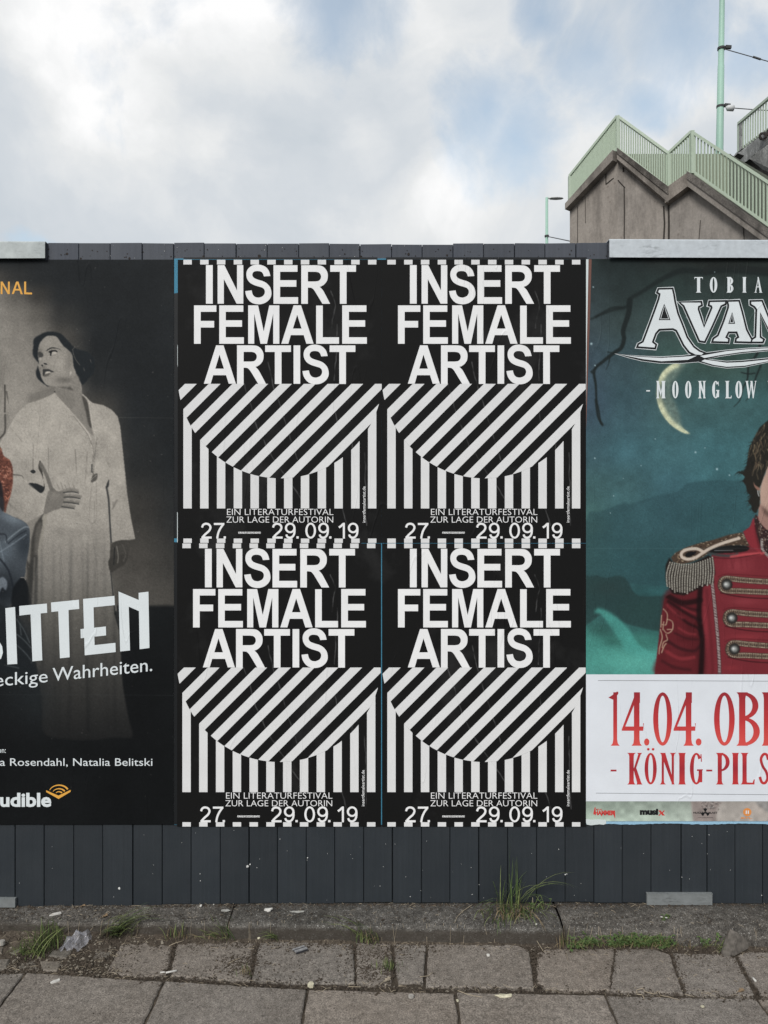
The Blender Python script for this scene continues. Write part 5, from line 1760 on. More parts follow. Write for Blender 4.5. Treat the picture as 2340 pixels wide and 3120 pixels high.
    for k in range(19):
        t = k / 18
        xa, ya = 530 + t * 485, 1745 - 60 * t + 50 * math.sin(t * 3.1)
        p0 = T([(xa, ya)])[0]
        xb = 700 + t * 352; yb = 225 + 65 * math.sin(min(1, t * 1.35) * 3.0) - 30 * t + r2.uniform(-14, 8)
        p1 = Q([(xb, yb)])[0]
        mid = ((p0[0] + p1[0]) / 2 - 6 + 10 * t, (p0[1] + p1[1]) / 2)
        cv.line([p0, mid, p1], 4.6, (104, 100, 92), .95, .7)
        cv.line([(p0[0] - .7, p0[1]), (mid[0] - .7, mid[1]), (p1[0] - .7, p1[1])], 3.0, (198, 194, 182), .95, .6, dash=4.6)
    # sleeve embroidery
    for l in ([(670, 400), (700, 440), (690, 520), (660, 520)], [(700, 480), (740, 500), (740, 560), (700, 590), (670, 560)], [(690, 600), (700, 640), (670, 660), (660, 700)], [(645, 560), (660, 620), (640, 700), (635, 750)], [(672, 500), (665, 560)], [(655, 450), (650, 540)],
              [(690, 670), (675, 690), (655, 740)], [(700, 560), (735, 560)]):
        cv.line(Q(l), 3.4, (188, 160, 136), .9, .8)
        cv.line(Q([(p[0] + 4, p[1] + 3) for p in l]), 1.6, (70, 34, 32), .6, .8)
    # three rows of braid with buttons
    for (bu, bv, dx_) in ((1165, 208, 0), (1205, 470, 20), (1225, 712, 40)):
        for s_ in (-1, 1):
            pts = [(bu - 50 + 0, bv + 6), (bu - 40, bv + s_ * 32), (bu, bv + s_ * 48), (bu + 100, bv + s_ * 44 + 6), (bu + 220, bv + s_ * 42 + 14), (bu + 400, bv + s_ * 40 + 22)]
            cv.line(Q(pts), 18, (64, 50, 44), 1, 1)
            cv.line(Q(pts), 14, (150, 134, 114), .75, .8, dash=5.6)
            for o_ in (-6, 6):
                cv.line([(p[0], p[1] + o_) for p in Q(pts)], 2.4, (206, 192, 168), .9, .6, dash=3.2)
            cv.line([(p[0], p[1] + 1) for p in Q(pts)], 3, (40, 32, 30), .6, .7, dash=4.2)
        cv.line(Q([(bu - 70, bv - 60), (bu, bv - 82), (bu + 200, bv - 72), (bu + 400, bv - 60)]), 2.4, (84, 28, 34), .8, 1.2)
        cv.line(Q([(bu - 50, bv + 64), (bu + 60, bv + 88), (bu + 200, bv + 104), (bu + 400, bv + 110)]), 3.2, (54, 20, 24), .85, 1.2)
        x, y = Q([(bu, bv)])[0]
        for rr, c_ in ((17, (26, 26, 26)), (14, (60, 60, 58)), (9, (120, 122, 120))):
            cv.poly([(x + rr * math.cos(t), y + rr * math.sin(t)) for t in np.linspace(0, 6.28, 12, endpoint=False)], c_, .95, 1.4)
        cv.glow(x - 3, y - 1, 6, 5, (216, 218, 216), .9)
    # lower margin strip under the white panel: pale green then grey-pink
    S_ = lambda l: [(1780 + u / 2.9625, 2420 + v / 2.9625) for u, v in l]
    gm = np.clip((cv.X - 1783) / 592, 0, 1)[..., None]
    st = ((cv.Y > 2400))[..., None] * 1.0
    base = np.array([166, 182, 168.0]) * (1 - gm) + np.array([180, 186, 178.0]) * gm
    sh = np.clip((cv.Y - 2436) / 60, 0, 1)[..., None]
    cv.a = cv.a * (1 - st) + base * (0.80 + 0.28 * sh) * st
    cv.poly(S_([(960, 55), (1700, 60), (1900, 300), (985, 300)]), (168, 160, 154), .9, 2, False)
    cv.poly(S_([(960, 55), (1240, 60), (1200, 120), (1180, 245), (985, 245)]), (140, 128, 124), .8, 4, False)
    cv.poly(S_([(1500, 70), (1640, 150), (1650, 220), (1540, 200), (1480, 120)]), (186, 176, 168), .7, 5)
    cv.poly(S_([(1540, 66), (1700, 70), (1700, 180)]), (120, 120, 120), .6, 3)
    lowm = ((cv.Y > 2440) * 1.0)
    for _ in range(60):
        u, v = r2.uniform(1070, 1230), r2.uniform(60, 130)
        cv.line(S_([(u, v), (u + r2.uniform(-20, 20), v + r2.uniform(-16, 16))]), 1.6, r2.choice([(60, 56, 56), (196, 194, 190), (90, 84, 82)]), .6, .7, within=lowm)
    cv.mottle(0.05, 14, lowm, 41)
    cv.line([(1783, 1671), (2375, 1671)], 1, (120, 150, 152), .3, .6)
    return cv


left_cv = paint_left()
ysL = np.concatenate([np.arange(792, 2511, 1.9), [2511.0]])
xsL = np.concatenate([np.linspace(-690, -12, 110), np.arange(-10, 530, 1.9), [531.0]])
lp = picture_sheet('poster', xsL, ysL, left_cv, lambda X: np.where(X < -12, -24 - X, X), M['picture_dark'], y=PY - 0.0002)
tag(lp, 'large dark portrait poster of a woman in a long pale dress looking up', 'poster')
right_cv = paint_right()
xsR = np.concatenate([np.arange(1784.6, 2352, 1.9), np.linspace(2354, 3010, 110)])
ysR = np.concatenate([np.arange(790, 2500.5, 1.9), [2501.0]])
rp = picture_sheet('poster', xsR, ysR, right_cv, lambda X: np.where(X > 2356, 4712 - X, X), M['picture_teal'], y=PY - 0.0002)
tag(rp, 'large teal night poster with crescent moon, red braided jacket and white date panel', 'poster')

# lettering on the left poster
pr = Print(PY - 0.0004)
Lq = lambda l: [(u / 2.2125, 720 + v / 2.2125) for u, v in l]
Bq = lambda l: [(u / 2.571, 1700 + v / 2.571) for u, v in l]
pr.poly('ink_orange', Lq([(9, 308), (22, 308), (58, 370), (58, 308), (70, 308), (70, 392), (57, 392), (21, 330), (21, 392), (9, 392)]))
pr.poly('ink_orange', [Lq([(113, 308), (128, 308), (158, 393), (144, 393), (136, 368), (106, 368), (97, 391), (84, 391)]), Lq([(120, 322), (132, 357), (109, 357)])])
pr.poly('ink_orange', Lq([(167, 308), (180, 308), (180, 381), (220, 382), (220, 394), (167, 393)]))
for l in ([(47, 392), (123, 383), (140, 828), (63, 832)],
          [(155, 375), (372, 356), (374, 428), (323, 433), (336, 800), (259, 808), (244, 440), (157, 450)],
          [(404, 348), (622, 326), (625, 398), (541, 406), (550, 776), (474, 784), (461, 416), (407, 422)],
          [(655, 320), (900, 296), (903, 368), (737, 385), (741, 545), (833, 535), (835, 605), (743, 615), (745, 681), (908, 663), (910, 735), (668, 761), (664, 624), (637, 628), (635, 556), (662, 552)],
          [(932, 262), (1090, 328), (1089, 272), (1166, 263), (1174, 703), (1097, 713), (1092, 415), (1012, 380), (1022, 722), (945, 731)],
          [(-60, 640), (0, 655), (22, 690), (28, 740), (14, 785), (-10, 800), (-60, 800)]):
    pr.poly('pale_print', Bq(l))
put_text(pr, 'pale_print', 'eckige', -14, 147, 2091.0, 2051.5, 0.0, slope=-.085)
put_text(pr, 'pale_print', 'Wahrheiten.', 162, 465, 2075.0, 2034.0, 0.002, slope=-.105)
put_text(pr, 'pale_print', 'on:', -4, 19.5, 2292.5, 2276, 0.004)
put_text(pr, 'pale_print', 'ia Rosendahl, Natalia Belitski', -6, 465.5, 2332.0, 2308.6, 0.0)
put_text(pr, 'pale_print', 'udible', 2, 158, 2455, 2415.0, 0.034)
pr.poly('ink_orange', Bq([(366, 1816), (462, 1858), (557, 1813), (557, 1828), (463, 1884), (366, 1830)]))
for (a0, a1, rx, ry, cy, w0, w1) in ((158, 28, 78, 62, 1838, 2, 5.4), (152, 30, 52, 40, 1844, 1.6, 5.0), (146, 34, 28, 24, 1851, 1.4, 4.6)):
    pr.poly('ink_orange', stroke(Bq(arc(466, cy, rx, ry, a0, a1, 14)), w0, w1))
pr.build(lp, {'ink_orange': 'orange_lettering', 'pale_print': 'white_lettering'})

# lettering on the right poster
pr = Print(PY - 0.0004)
Rq = lambda l: [(1760 + u / 2.212, 740 + v / 2.212) for u, v in l]
Qq = lambda l: [(1760 + u / 2.572, 1700 + v / 2.572) for u, v in l]


def grow(pts, d):
    """offset a closed outline outwards by d"""
    n = len(pts)
    area = sum(pts[i][0] * pts[(i + 1) % n][1] - pts[(i + 1) % n][0] * pts[i][1] for i in range(n))
    s = 1 if area > 0 else -1
    out = []
    for i in range(n):
        p0, p1, p2 = Vector(pts[i - 1]), Vector(pts[i]), Vector(pts[(i + 1) % n])
        n1 = Vector(((p1 - p0).y, -(p1 - p0).x)).normalized()
        n2 = Vector(((p2 - p1).y, -(p2 - p1).x)).normalized()
        b = (n1 + n2)
        if b.length < .3: b = n1
        b.normalize()
        k = min(1.6, 1 / max(.4, b.dot(n1)))
        out.append(tuple(p1 + b * (d * s * k)))
    return out


AV = [([(545, 318), (632, 316), (640, 350), (648, 400), (668, 480), (700, 560), (730, 640), (775, 705), (815, 735), (845, 745), (830, 758), (790, 755), (750, 735), (715, 690), (690, 640), (665, 590), (640, 578), (545, 582), (520, 610), (505, 650), (497, 672),
        (520, 690), (515, 708), (405, 700), (410, 688), (440, 672), (460, 620), (490, 540), (520, 460), (548, 380), (555, 345), (538, 335)], [(580, 415), (600, 465), (620, 522), (545, 522), (562, 465)]),
      ([(690, 405), (825, 405), (828, 420), (808, 430), (805, 450), (825, 510), (848, 575), (880, 500), (905, 440), (900, 425), (885, 420), (888, 402), (990, 400), (988, 412), (960, 425), (900, 560), (850, 665), (820, 660), (775, 560), (735, 470), (715, 425)], None),
      ([(1010, 400), (1080, 398), (1100, 470), (1115, 530), (1130, 590), (1165, 655), (1160, 668), (1065, 665), (1068, 650), (1085, 640), (1070, 600), (1010, 600), (990, 640), (1010, 652), (1008, 668), (910, 665), (915, 650), (945, 630), (985, 530), (1015, 440), (1016, 420)],
       [(1037, 470), (1055, 547), (1012, 547)]),
      ([(1165, 400), (1235, 398), (1283, 520), (1320, 600), (1320, 430), (1300, 415), (1305, 400), (1375, 400), (1370, 415), (1355, 430), (1355, 668), (1325, 665), (1225, 470), (1222, 640), (1245, 655), (1240, 668), (1170, 668), (1175, 655), (1198, 640), (1205, 450), (1190, 430), (1165, 415)], None),
      ([(1400, 400), (1520, 405), (1580, 450), (1590, 540), (1560, 630), (1500, 668), (1395, 668), (1400, 652), (1420, 640), (1420, 430), (1398, 415)], [(1455, 430), (1510, 440), (1545, 480), (1550, 560), (1530, 615), (1490, 640), (1455, 640)])]
prb = Print(PY - 0.0004)
for k_, (o_, h_) in enumerate(AV):
    P_ = Rq(o_)
    rr = random.Random(k_)
    P_ = [(x + rr.uniform(-.5, .5), y + rr.uniform(-.5, .5)) for x, y in P_]
    pr.poly('pale_print', grow(P_, 7.4))
for k_, (o_, h_) in enumerate(AV):
    prb.y = PY - 0.00075
    prb.poly('ink_black', grow(Rq(o_), 5.5))
prt = Print(PY - 0.0011)
for k_, (o_, h_) in enumerate(AV):
    loops = [grow(Rq(o_), -.3)] + ([grow(Rq(h_), .6)] if h_ else [])
    prt.poly('pale_print', loops)
prh = Print(PY - 0.0014)
for o_, h_ in AV:
    if h_:
        hh = Rq(h_)
        prh.poly('pale_print', [grow(hh, -2.6), grow(hh, -4.2)])
sw = [(245, 745), (400, 765), (560, 770), (700, 762), (860, 742), (1000, 725), (1150, 712), (1300, 705), (1700, 690), (1700, 715), (1300, 726), (1100, 745), (960, 765), (870, 784), (900, 790), (1000, 800), (1100, 796), (1300, 776), (1700, 720), (1700, 760), (1300, 800), (1120, 838), (1000, 845), (900, 830), (810, 803), (700, 812), (550, 812), (430, 797), (340, 775)]
pr.poly('pale_print', grow(Rq(sw), 1.4))
prb.poly('ink_black', grow(Rq(sw), -0.2))
prt2 = [([(262, 749), (400, 770), (560, 777), (700, 770), (800, 762), (740, 790), (560, 800), (440, 786), (340, 766)]), ([(820, 764), (1000, 732), (1150, 718), (1300, 711), (1700, 697), (1700, 710), (1300, 720), (1100, 738), (960, 758), (850, 778)]),
        ([(850, 788), (1000, 810), (1100, 806), (1300, 786), (1700, 732), (1700, 752), (1300, 796), (1120, 830), (1000, 837), (910, 824), (830, 800)])]
for l in prt2:
    prt.poly('pale_print', Rq(l))


def serif_glyph(p, key, ch, x0, x1, y0, y1, sw_=0.3, thin=0.12, ser=0.16, flare=True):
    """condensed wedge-serif capitals built from stems and bowls in the box x0..x1, y0..y1"""
    W_, H_ = x1 - x0, y1 - y0
    s = sw_ * W_; t = thin * W_; e = ser * W_; h = 0.055 * H_
    def stem(xa, w, ya=0.0, yb=1.0, top_=True, bot_=True, ea=None):
        ea = e if ea is None else ea
        Y0, Y1 = y0 + ya * H_, y0 + yb * H_
        xa = x0 + xa
        pts = []
        pts += [(xa - ea, Y0), (xa + w + ea, Y0), (xa + w + ea * .25, Y0 + h * .8), (xa + w, Y0 + h * 2.2)] if top_ else [(xa, Y0), (xa + w, Y0)]
        pts += [(xa + w, Y1 - h * 2.2), (xa + w + ea * .25, Y1 - h * .8), (xa + w + ea, Y1), (xa - ea, Y1), (xa - ea * .25, Y1 - h * .8), (xa, Y1 - h * 2.2)] if bot_ else [(xa + w, Y1), (xa, Y1)]
        if top_: pts += [(xa, Y0 + h * 2.2), (xa - ea * .25, Y0 + h * .8)]
        p.poly(key, pts)
    def ring(cx, cy, rx, ry, tx, ty, a0=0, a1=360):
        if a1 - a0 >= 360:
            p.poly(key, [arc(cx, cy, rx, ry, 0, 360, 36)[:-1], arc(cx, cy, rx - tx, ry - ty, 0, 360, 32)[:-1]])
        else:
            p.poly(key, arc(cx, cy, rx, ry, a0, a1, 26) + arc(cx, cy, rx - tx, ry - ty, a1, a0, 26))
    def quad(*pts): p.poly(key, [(x0 + a * W_, y0 + b * H_) for a, b in pts])
    cx, cy = (x0 + x1) / 2, (y0 + y1) / 2
    if ch == 'I': stem(e, W_ - 2 * e)
    elif ch == 'T':
        stem(W_ / 2 - s / 2, s, top_=False); quad((0, 0), (1, 0), (1, .16), (.93, .06), (.07, .06), (0, .16))
    elif ch in 'OÖ0':
        ring(cx, cy, W_ / 2, H_ / 2, s, h * 1.15)
        if ch == 'Ö':
            for q in (-.18, .18): p.poly(key, arc(cx + q * W_ * 1.1, y0 - H_ * .115, W_ * .11, H_ * .042, 0, 360, 14)[:-1])
    elif ch == 'L':
        stem(e, s, bot_=True); quad((.3, .935), (.85, .945), (.93, .84), (1, .84), (.97, 1), (.05, 1))
    elif ch in 'PRB':
        stem(e, s)
        bx = x0 + e + s * .7
        if ch == 'B':
            ring(bx, y0 + .25 * H_, x1 - bx - W_ * .06, .25 * H_, s * .95, h, -90, 90)
            ring(bx, y0 + .735 * H_, x1 - bx, .265 * H_, s * 1.0, h, -90, 90)
        else:
            ring(bx, y0 + .29 * H_, x1 - bx, .29 * H_, s * .95, h, -90, 90)
            if ch == 'R': quad((.45, .55), (.62, .52), (1.02, 1), (.74, 1))
    elif ch == 'E':
        stem(e, s)
        quad((.3, 0), (.92, 0), (.95, .16), (.88, .16), (.8, .055), (.3, .05)); quad((.3, .95), (.84, .945), (.93, .84), (1, .84), (.98, 1), (.3, 1)); quad((.3, .46), (.7, .46), (.7, .41), (.76, .41), (.76, .58), (.7, .58), (.7, .51), (.3, .51))
    elif ch == 'K':
        stem(e, s); quad((.42, .52), (.74, .04), (.66, 0), (1, 0), (.9, .05), (.52, .58)); quad((.40, .5), (.56, .42), (.94, .95), (1.02, 1), (.62, 1), (.66, .95))
    elif ch == 'N':
        stem(e * .9, t, ea=e * .9); stem(W_ - t - e * .9, t, bot_=False, ea=e * .9); quad((.06, 0), (.34, 0), (.92, 1), (.78, 1), (.14, .12))
    elif ch == 'M':
        stem(e * .6, t * .9, ea=e * .6); stem(W_ - s * .8 - e * .5, s * .8, ea=e * .5); quad((.05, 0), (.28, 0), (.55, .72), (.5, .92)); quad((.48, .9), (.53, .55), (.78, 0), (.86, 0))
    elif ch == 'A':
        quad((.42, 0), (.56, 0), (.93, .95), (1.02, 1), (.6, 1), (.68, .95), (.44, .17)); quad((.44, .12), (.49, .17), (.24, .95), (.34, 1), (-.02, 1), (.1, .95)); quad((.22, .6), (.72, .6), (.74, .66), (.2, .66))
    elif ch == 'G':
        p.poly(key, arc(cx, cy, W_ / 2, H_ / 2, 42, 330, 40) + arc(cx, cy, W_ / 2 - s, H_ / 2 - h * 1.1, 330, 42, 40)); quad((.55, .52), (1.02, .52), (.96, .57), (.96, .93), (.68, .93), (.68, .57), (.55, .57)); quad((.82, .04), (.9, .04), (.93, .28), (.86, .28))
    elif ch == 'W':
        quad((-.02, 0), (.28, 0), (.22, .05), (.38, .72), (.34, 1), (.27, 1), (.05, .05)); quad((.3, 1), (.34, .75), (.5, 0), (.56, .1), (.36, 1)); quad((.42, 0), (.64, 0), (.76, .74), (.73, 1), (.67, 1), (.47, .05)); quad((.68, 1), (.73, .75), (.9, .05), (.84, 0), (1.04, 0), (.97, .05), (.75, 1))
    elif ch == 'V':
        quad((-.02, 0), (.42, 0), (.36, .05), (.6, .72), (.56, 1), (.46, 1), (.08, .05)); quad((.5, 1), (.56, .75), (.84, .05), (.74, 0), (1.04, 0), (.94, .05), (.6, 1))
    elif ch == 'S':
        p.poly(key, stroke(catmull([(x0 + .86 * W_, y0 + .22 * H_), (x0 + .72 * W_, y0 + .06 * H_), (x0 + .42 * W_, y0 + .05 * H_), (x0 + .2 * W_, y0 + .2 * H_), (x0 + .36 * W_, y0 + .42 * H_), (x0 + .68 * W_, y0 + .6 * H_), (x0 + .8 * W_, y0 + .8 * H_), (x0 + .58 * W_, y0 + .95 * H_),
                                    (x0 + .28 * W_, y0 + .93 * H_), (x0 + .1 * W_, y0 + .76 * H_)], 4, False), s * .8))
    elif ch == '1':
        stem(.42 * W_, s * 1.25, top_=False, ea=e * 2.0); quad((0, .1), (.3, .06), (.72, -.01), (.86, -.01), (.86, .03), (.42, .14))
    elif ch == '4':
        stem(.56 * W_, s * .95, top_=False, ea=e); quad((.0, .69), (.62, .03), (.84, 0), (.84, .2), (.62, .18), (.16, .64), (1, .64), (.98, .58), (1.02, .58), (.99, .72), (.0, .72))
    elif ch == '-': p.poly(key, rect(x0, y0, x1, y1))
    elif ch == '.': p.poly(key, arc(cx, cy, W_ / 2, H_ / 2, 0, 360, 18)[:-1])


for ch, a, b in (('T', 783, 840), ('O', 887, 937), ('B', 998, 1046), ('I', 1106, 1134), ('A', 1186, 1240), ('S', 1298, 1340)):
    serif_glyph(pr, 'pale_print', ch, 1760 + a / 2.212, 1760 + b / 2.212, 740 + 233 / 2.212, 740 + 338 / 2.212, .36, .2)
for ch, a, b in (('M', 525, 590), ('O', 634, 676), ('O', 721, 763), ('N', 807, 863), ('G', 903, 951), ('L', 989, 1034), ('O', 1059, 1104), ('W', 1127, 1200), ('W', 1276, 1350)):
    serif_glyph(pr, 'pale_print', ch, 1760 + a / 2.212, 1760 + b / 2.212, 740 + 932 / 2.212, 740 + 1049 / 2.212, .38, .2)
pr.poly('pale_print', Rq(rect(460, 994, 485, 1003)))
# white panel
panel = sheet('white_panel', 1784.6, 3009, 2054, 2440, M['poster_white'], PY - 0.00045, rp, 2, 2, thick=0.0002)
prw = Print(PY - 0.0007)
for ch, a, b in (('1', 238, 328), ('4', 343, 512), ('0', 588, 736), ('4', 748, 918), ('O', 1064, 1226), ('B', 1240, 1422), ('E', 1438, 1580), ('R', 1600, 1760)):
    serif_glyph(prw, 'red_gradient', ch, 1760 + a / 2.572, 1760 + b / 2.572, 1700 + 1050 / 2.572, 1700 + 1468 / 2.572, .27, .12, .11)
for a, b in ((517, 558), (921, 966)):
    serif_glyph(prw, 'red_gradient', '.', 1760 + a / 2.572, 1760 + b / 2.572, 1700 + 1411 / 2.572, 1700 + 1467 / 2.572)
for ch, a, b in (('K', 386, 502), ('Ö', 521, 616), ('N', 640, 765), ('I', 785, 843), ('G', 875, 976), ('P', 1079, 1186), ('I', 1204, 1259), ('L', 1272, 1383), ('S', 1414, 1500)):
    serif_glyph(prw, 'red_gradient', ch, 1760 + a / 2.572, 1760 + b / 2.572, 1700 + 1524 / 2.572, 1700 + 1771 / 2.572, .30, .14, .13)
for a, b in ((255, 301), (1003, 1050)):
    prw.poly('red_gradient', Qq(rect(a, 1655, b, 1669)))
prw.poly('ink_grey', Qq([(157, 956), (2600, 966), (2600, 969), (157, 959)]))
prw.poly('ink_grey', Qq([(140, 1837), (2600, 1860), (2600, 1863), (140, 1840)]))
prw.build(rp, {'red_gradient': 'red_lettering', 'ink_grey': 'ruled_line'})
# sponsor line
Sq = lambda l: [(1780 + u / 2.9625, 2420 + v / 2.9625) for u, v in l]
ps = Print(PY - 0.0004)
def sx(u): return 1780 + u / 2.9625
def sy(v): return 2420 + v / 2.9625
put_text(ps, 'ink_red', 'HAMMER', sx(92), sx(272), sy(181), sy(143), 0.06, slope=.01)
put_text(ps, 'ink_red', 'METAL', sx(104), sx(160), sy(139), sy(127), 0.03)
ps.poly('ink_red', Sq([(92, 113), (100, 114), (96, 178), (78, 176)]))
ps.poly('ink_red', Sq([(262, 142), (275, 143), (276, 218), (262, 184)]))
ps.poly('ink_red', Sq([(140, 176), (158, 176), (156, 196)]))
put_text(ps, 'ink_black', 'musi', sx(498), sx(664), sy(177), sy(126), 0.07)
ps.poly('ink_red', Sq([(664, 142), (686, 142), (698, 158), (712, 142), (724, 142), (706, 165), (724, 187), (700, 187), (690, 172), (676, 188), (664, 188), (684, 165)]))
put_text(ps, 'ink_black', 'NUCLEAR BLAST', sx(980), sx(1197), sy(170), sy(154), 0.03)
put_text(ps, 'ink_black', 'www.nuclearblast.de', sx(1020), sx(1156), sy(208), sy(202), 0.01)
for a in (90, 210, 330):
    ps.poly('ink_black', [(sx(1088 + r * math.cos(math.radians(t))), sy(160 - r * math.sin(math.radians(t)))) for r, t in [(9, a - 28), (38, a - 28), (40, a), (38, a + 28), (9, a + 28)]])
ps.poly('ink_black', arc(sx(1088), sy(160), 2, 2, 0, 360, 12)[:-1])
ps.poly('ink_tan', arc(sx(1466), sy(157), 38 / 2.96, 37 / 2.96, 0, 360, 30)[:-1])
ps.k = 5
put_text(ps, 'ink_tan', 'RTL', sx(1410), sx(1508), sy(216), sy(203), 0.05)
ps2 = Print(PY - 0.0008)
for a in (1452, 1470): ps2.poly('pale_print', Sq(rect(a, 142, a + 10, 172)))
ps2.build(rp, {'pale_print': 'logo_bars'})
ps.build(rp, {'ink_red': 'red_logo', 'ink_black': 'black_logo', 'ink_tan': 'orange_logo'})
pr.build(rp, {'pale_print': 'white_lettering'})
prb.build(rp, {'ink_black': 'letter_outline'})
prt.build(rp, {'pale_print': 'title_lettering'})
prh.build(rp, {'pale_print': 'letter_inline'})
# slanting edge of layers under its left side, torn strip under its lower edge
under = empty('torn_poster_layers', (wx(1790), PY, wz(2510)), label='torn white and light blue paper layers around the moon poster', cat='poster remnant')
pe = Print(PY - 0.00075)
pe.poly('torn_white', [(1784.6, 791.5), (1792, 791.5), (1790, 900), (1787, 1040), (1784.6, 1240)])
pe.poly('torn_brown', [(1792.2, 791.5), (1801.5, 791.5), (1797, 950), (1791, 1120), (1785, 1310), (1784.6, 1240), (1787.2, 1040), (1790.2, 900)])
pe.build(under, {'torn_white': 'torn_edge', 'torn_brown': 'brown_edge'})
rr = random.Random(3)
blue_edge = [(1784.6, 2497)] + [(3009, 2502)] + [(x, 2509.5 + rr.uniform(-1, 1) + 1.5 * math.sin(x / 37)) for x in np.arange(3009, 1786, -7)]
mb = MB()
def paper(mb, poly, y, t=0.0003):
    mb.prism([(p[0], -p[1]) for p in poly], lambda p: (wx(p[0]), y + t, wz(-p[1])), lambda p: (wx(p[0]), y, wz(-p[1])))
def fix_normals(o):
    bm = bmesh.new(); bm.from_mesh(o.data); bmesh.ops.recalc_face_normals(bm, faces=bm.faces); bm.to_mesh(o.data); bm.free(); return o
paper(mb, blue_edge, PY + 0.0006)
fix_normals(mb.build('blue_strip', M['sky_blue_paper'], under))
mb = MB()
paper(mb, [(1784.6, 2494), (1800, 2496), (1822, 2495), (1845, 2497), (1846, 2508), (1838, 2511.5), (1825, 2510), (1800, 2513), (1787, 2511), (1784.6, 2505)], PY - 0.0005)
fix_normals(mb.build('white_scrap', M['torn_white'], under))

# ------------------------------------------------------------------ concrete stair tower behind the fence
K1 = lambda u, v, d: at(1640 + u / 2.37, 300 + v / 2.37, d)
stair = empty('staircase', tuple(K1(560, 900, 25) * Vector((1, 1, 0)) if False else (K1(560, 900, 25).x, K1(560, 900, 25).y, GZ)), label='grey concrete staircase with zigzag coping and pale green railings rising behind the fence', cat='staircase')
# nodes along the outer edge: (u, v rail top, v rail bottom, v coping top, v coping underside, distance)
ND = [(228, 562, 752, 772, 815, 26.4), (572, 130, 358, 388, 462, 25.0), (940, 398, 650, 668, 775, 24.5), (1108, 240, 520, 548, 650, 24.0), (2350, 1060, 1405, 1440, 1560, 20.5)]


def inward(a, b):
    d = Vector((b.x - a.x, b.y - a.y, 0)).normalized()
    return Vector((-d.y, d.x, 0))


for i in range(4):
    ua, ta, ba, ca, wa, da = ND[i]
    ub, tb, bb, cb, wb, db = ND[i + 1]
    A, B = K1(ua, wa, da), K1(ub, wb, db)
    # wall under the coping, down to the ground
    inn = inward(A, B) if inward(A, B).y > 0 else -inward(A, B)
    inn = inn * 0.45
    Au, Bu = A.copy(), B.copy()
    Au.z += .12; Bu.z += .12
    if i == 0:
        # the underside of the coping stops short of the outer corner
        pass
    mb = MB()
    vs = [Vector((A.x, A.y, GZ)), Vector((B.x, B.y, GZ)), Bu, Au]
    vs += [p + inn for p in vs]
    mb.add(vs, [(0, 1, 2, 3), (7, 6, 5, 4), (0, 4, 5, 1), (1, 5, 6, 2), (2, 6, 7, 3), (3, 7, 4, 0)])
    o = fix_normals(mb.build('wall_panel', M['stair_concrete'], stair))
    # sloping coping beam, proud of the wall
    prd = 0.26
    At, Bt = K1(ua, ca, da), K1(ub, cb, db)
    outA = -inn.normalized() * prd
    vs = [A + outA, B + outA, Bt + outA, At + outA, A + inn, B + inn, Bt + inn * 1.3, At + inn * 1.3]
    mb = MB(); mb.add(vs, [(0, 1, 2, 3), (7, 6, 5, 4), (0, 4, 5, 1), (1, 5, 6, 2), (2, 6, 7, 3), (3, 7, 4, 0)])
    fix_normals(mb.build('coping_beam', M['coping'], stair))
    if i in (1, 3):     # weathered sloping top, seen as a dark band under the railing
        o2 = outA * 1.15
        h0, h1 = (A - At) * .5, (B - Bt) * .5
        vs = [At + h0 + o2, Bt + h1 + o2, Bt + o2 + Vector((0, 0, .02)), At + o2 + Vector((0, 0, .02)), At + h0, Bt + h1, Bt - o2 + Vector((0, 0, .02)), At - o2 + Vector((0, 0, .02))]
        mb = MB(); mb.add(vs, [(0, 1, 2, 3), (7, 6, 5, 4), (0, 4, 5, 1), (1, 5, 6, 2), (2, 6, 7, 3), (3, 7, 4, 0)])
        fix_normals(mb.build('coping_top', M['coping_dark'], stair))
    # railing on the coping
    Rt, Rt2 = K1(ua, ta, da), K1(ub, tb, db)
    Rb, Rb2 = K1(ua, ba, da), K1(ub, bb, db)
    mb = MB(); mb.bar(Rt, Rt2, 0.11, 0.08)
    hr_ = mb.build('handrail', M['green_paint'], stair)
    mb = MB(); mb.bar(Rb, Rb2, 0.06, 0.07); mb.build('bottom_rail', M['green_paint'], hr_)
    nbal = (38, 22, 10, 46)[i]
    for k in range(nbal + (1 if i == 3 else 0)):
        t = k / nbal
        P0, P1 = Rb.lerp(Rb2, t), Rt.lerp(Rt2, t)
        w = 0.13 if k == 0 else 0.05
        if i == 3 and k == 0: w = .2
        mb = MB(); mb.bar(P0 - Vector((0, 0, .12 if w > .1 else .03)), P1, w, 0.035 if w < .1 else .1, up=(1, 0, 0))
        mb.build('post' if w > .1 else 'baluster', M['green_paint'], hr_)
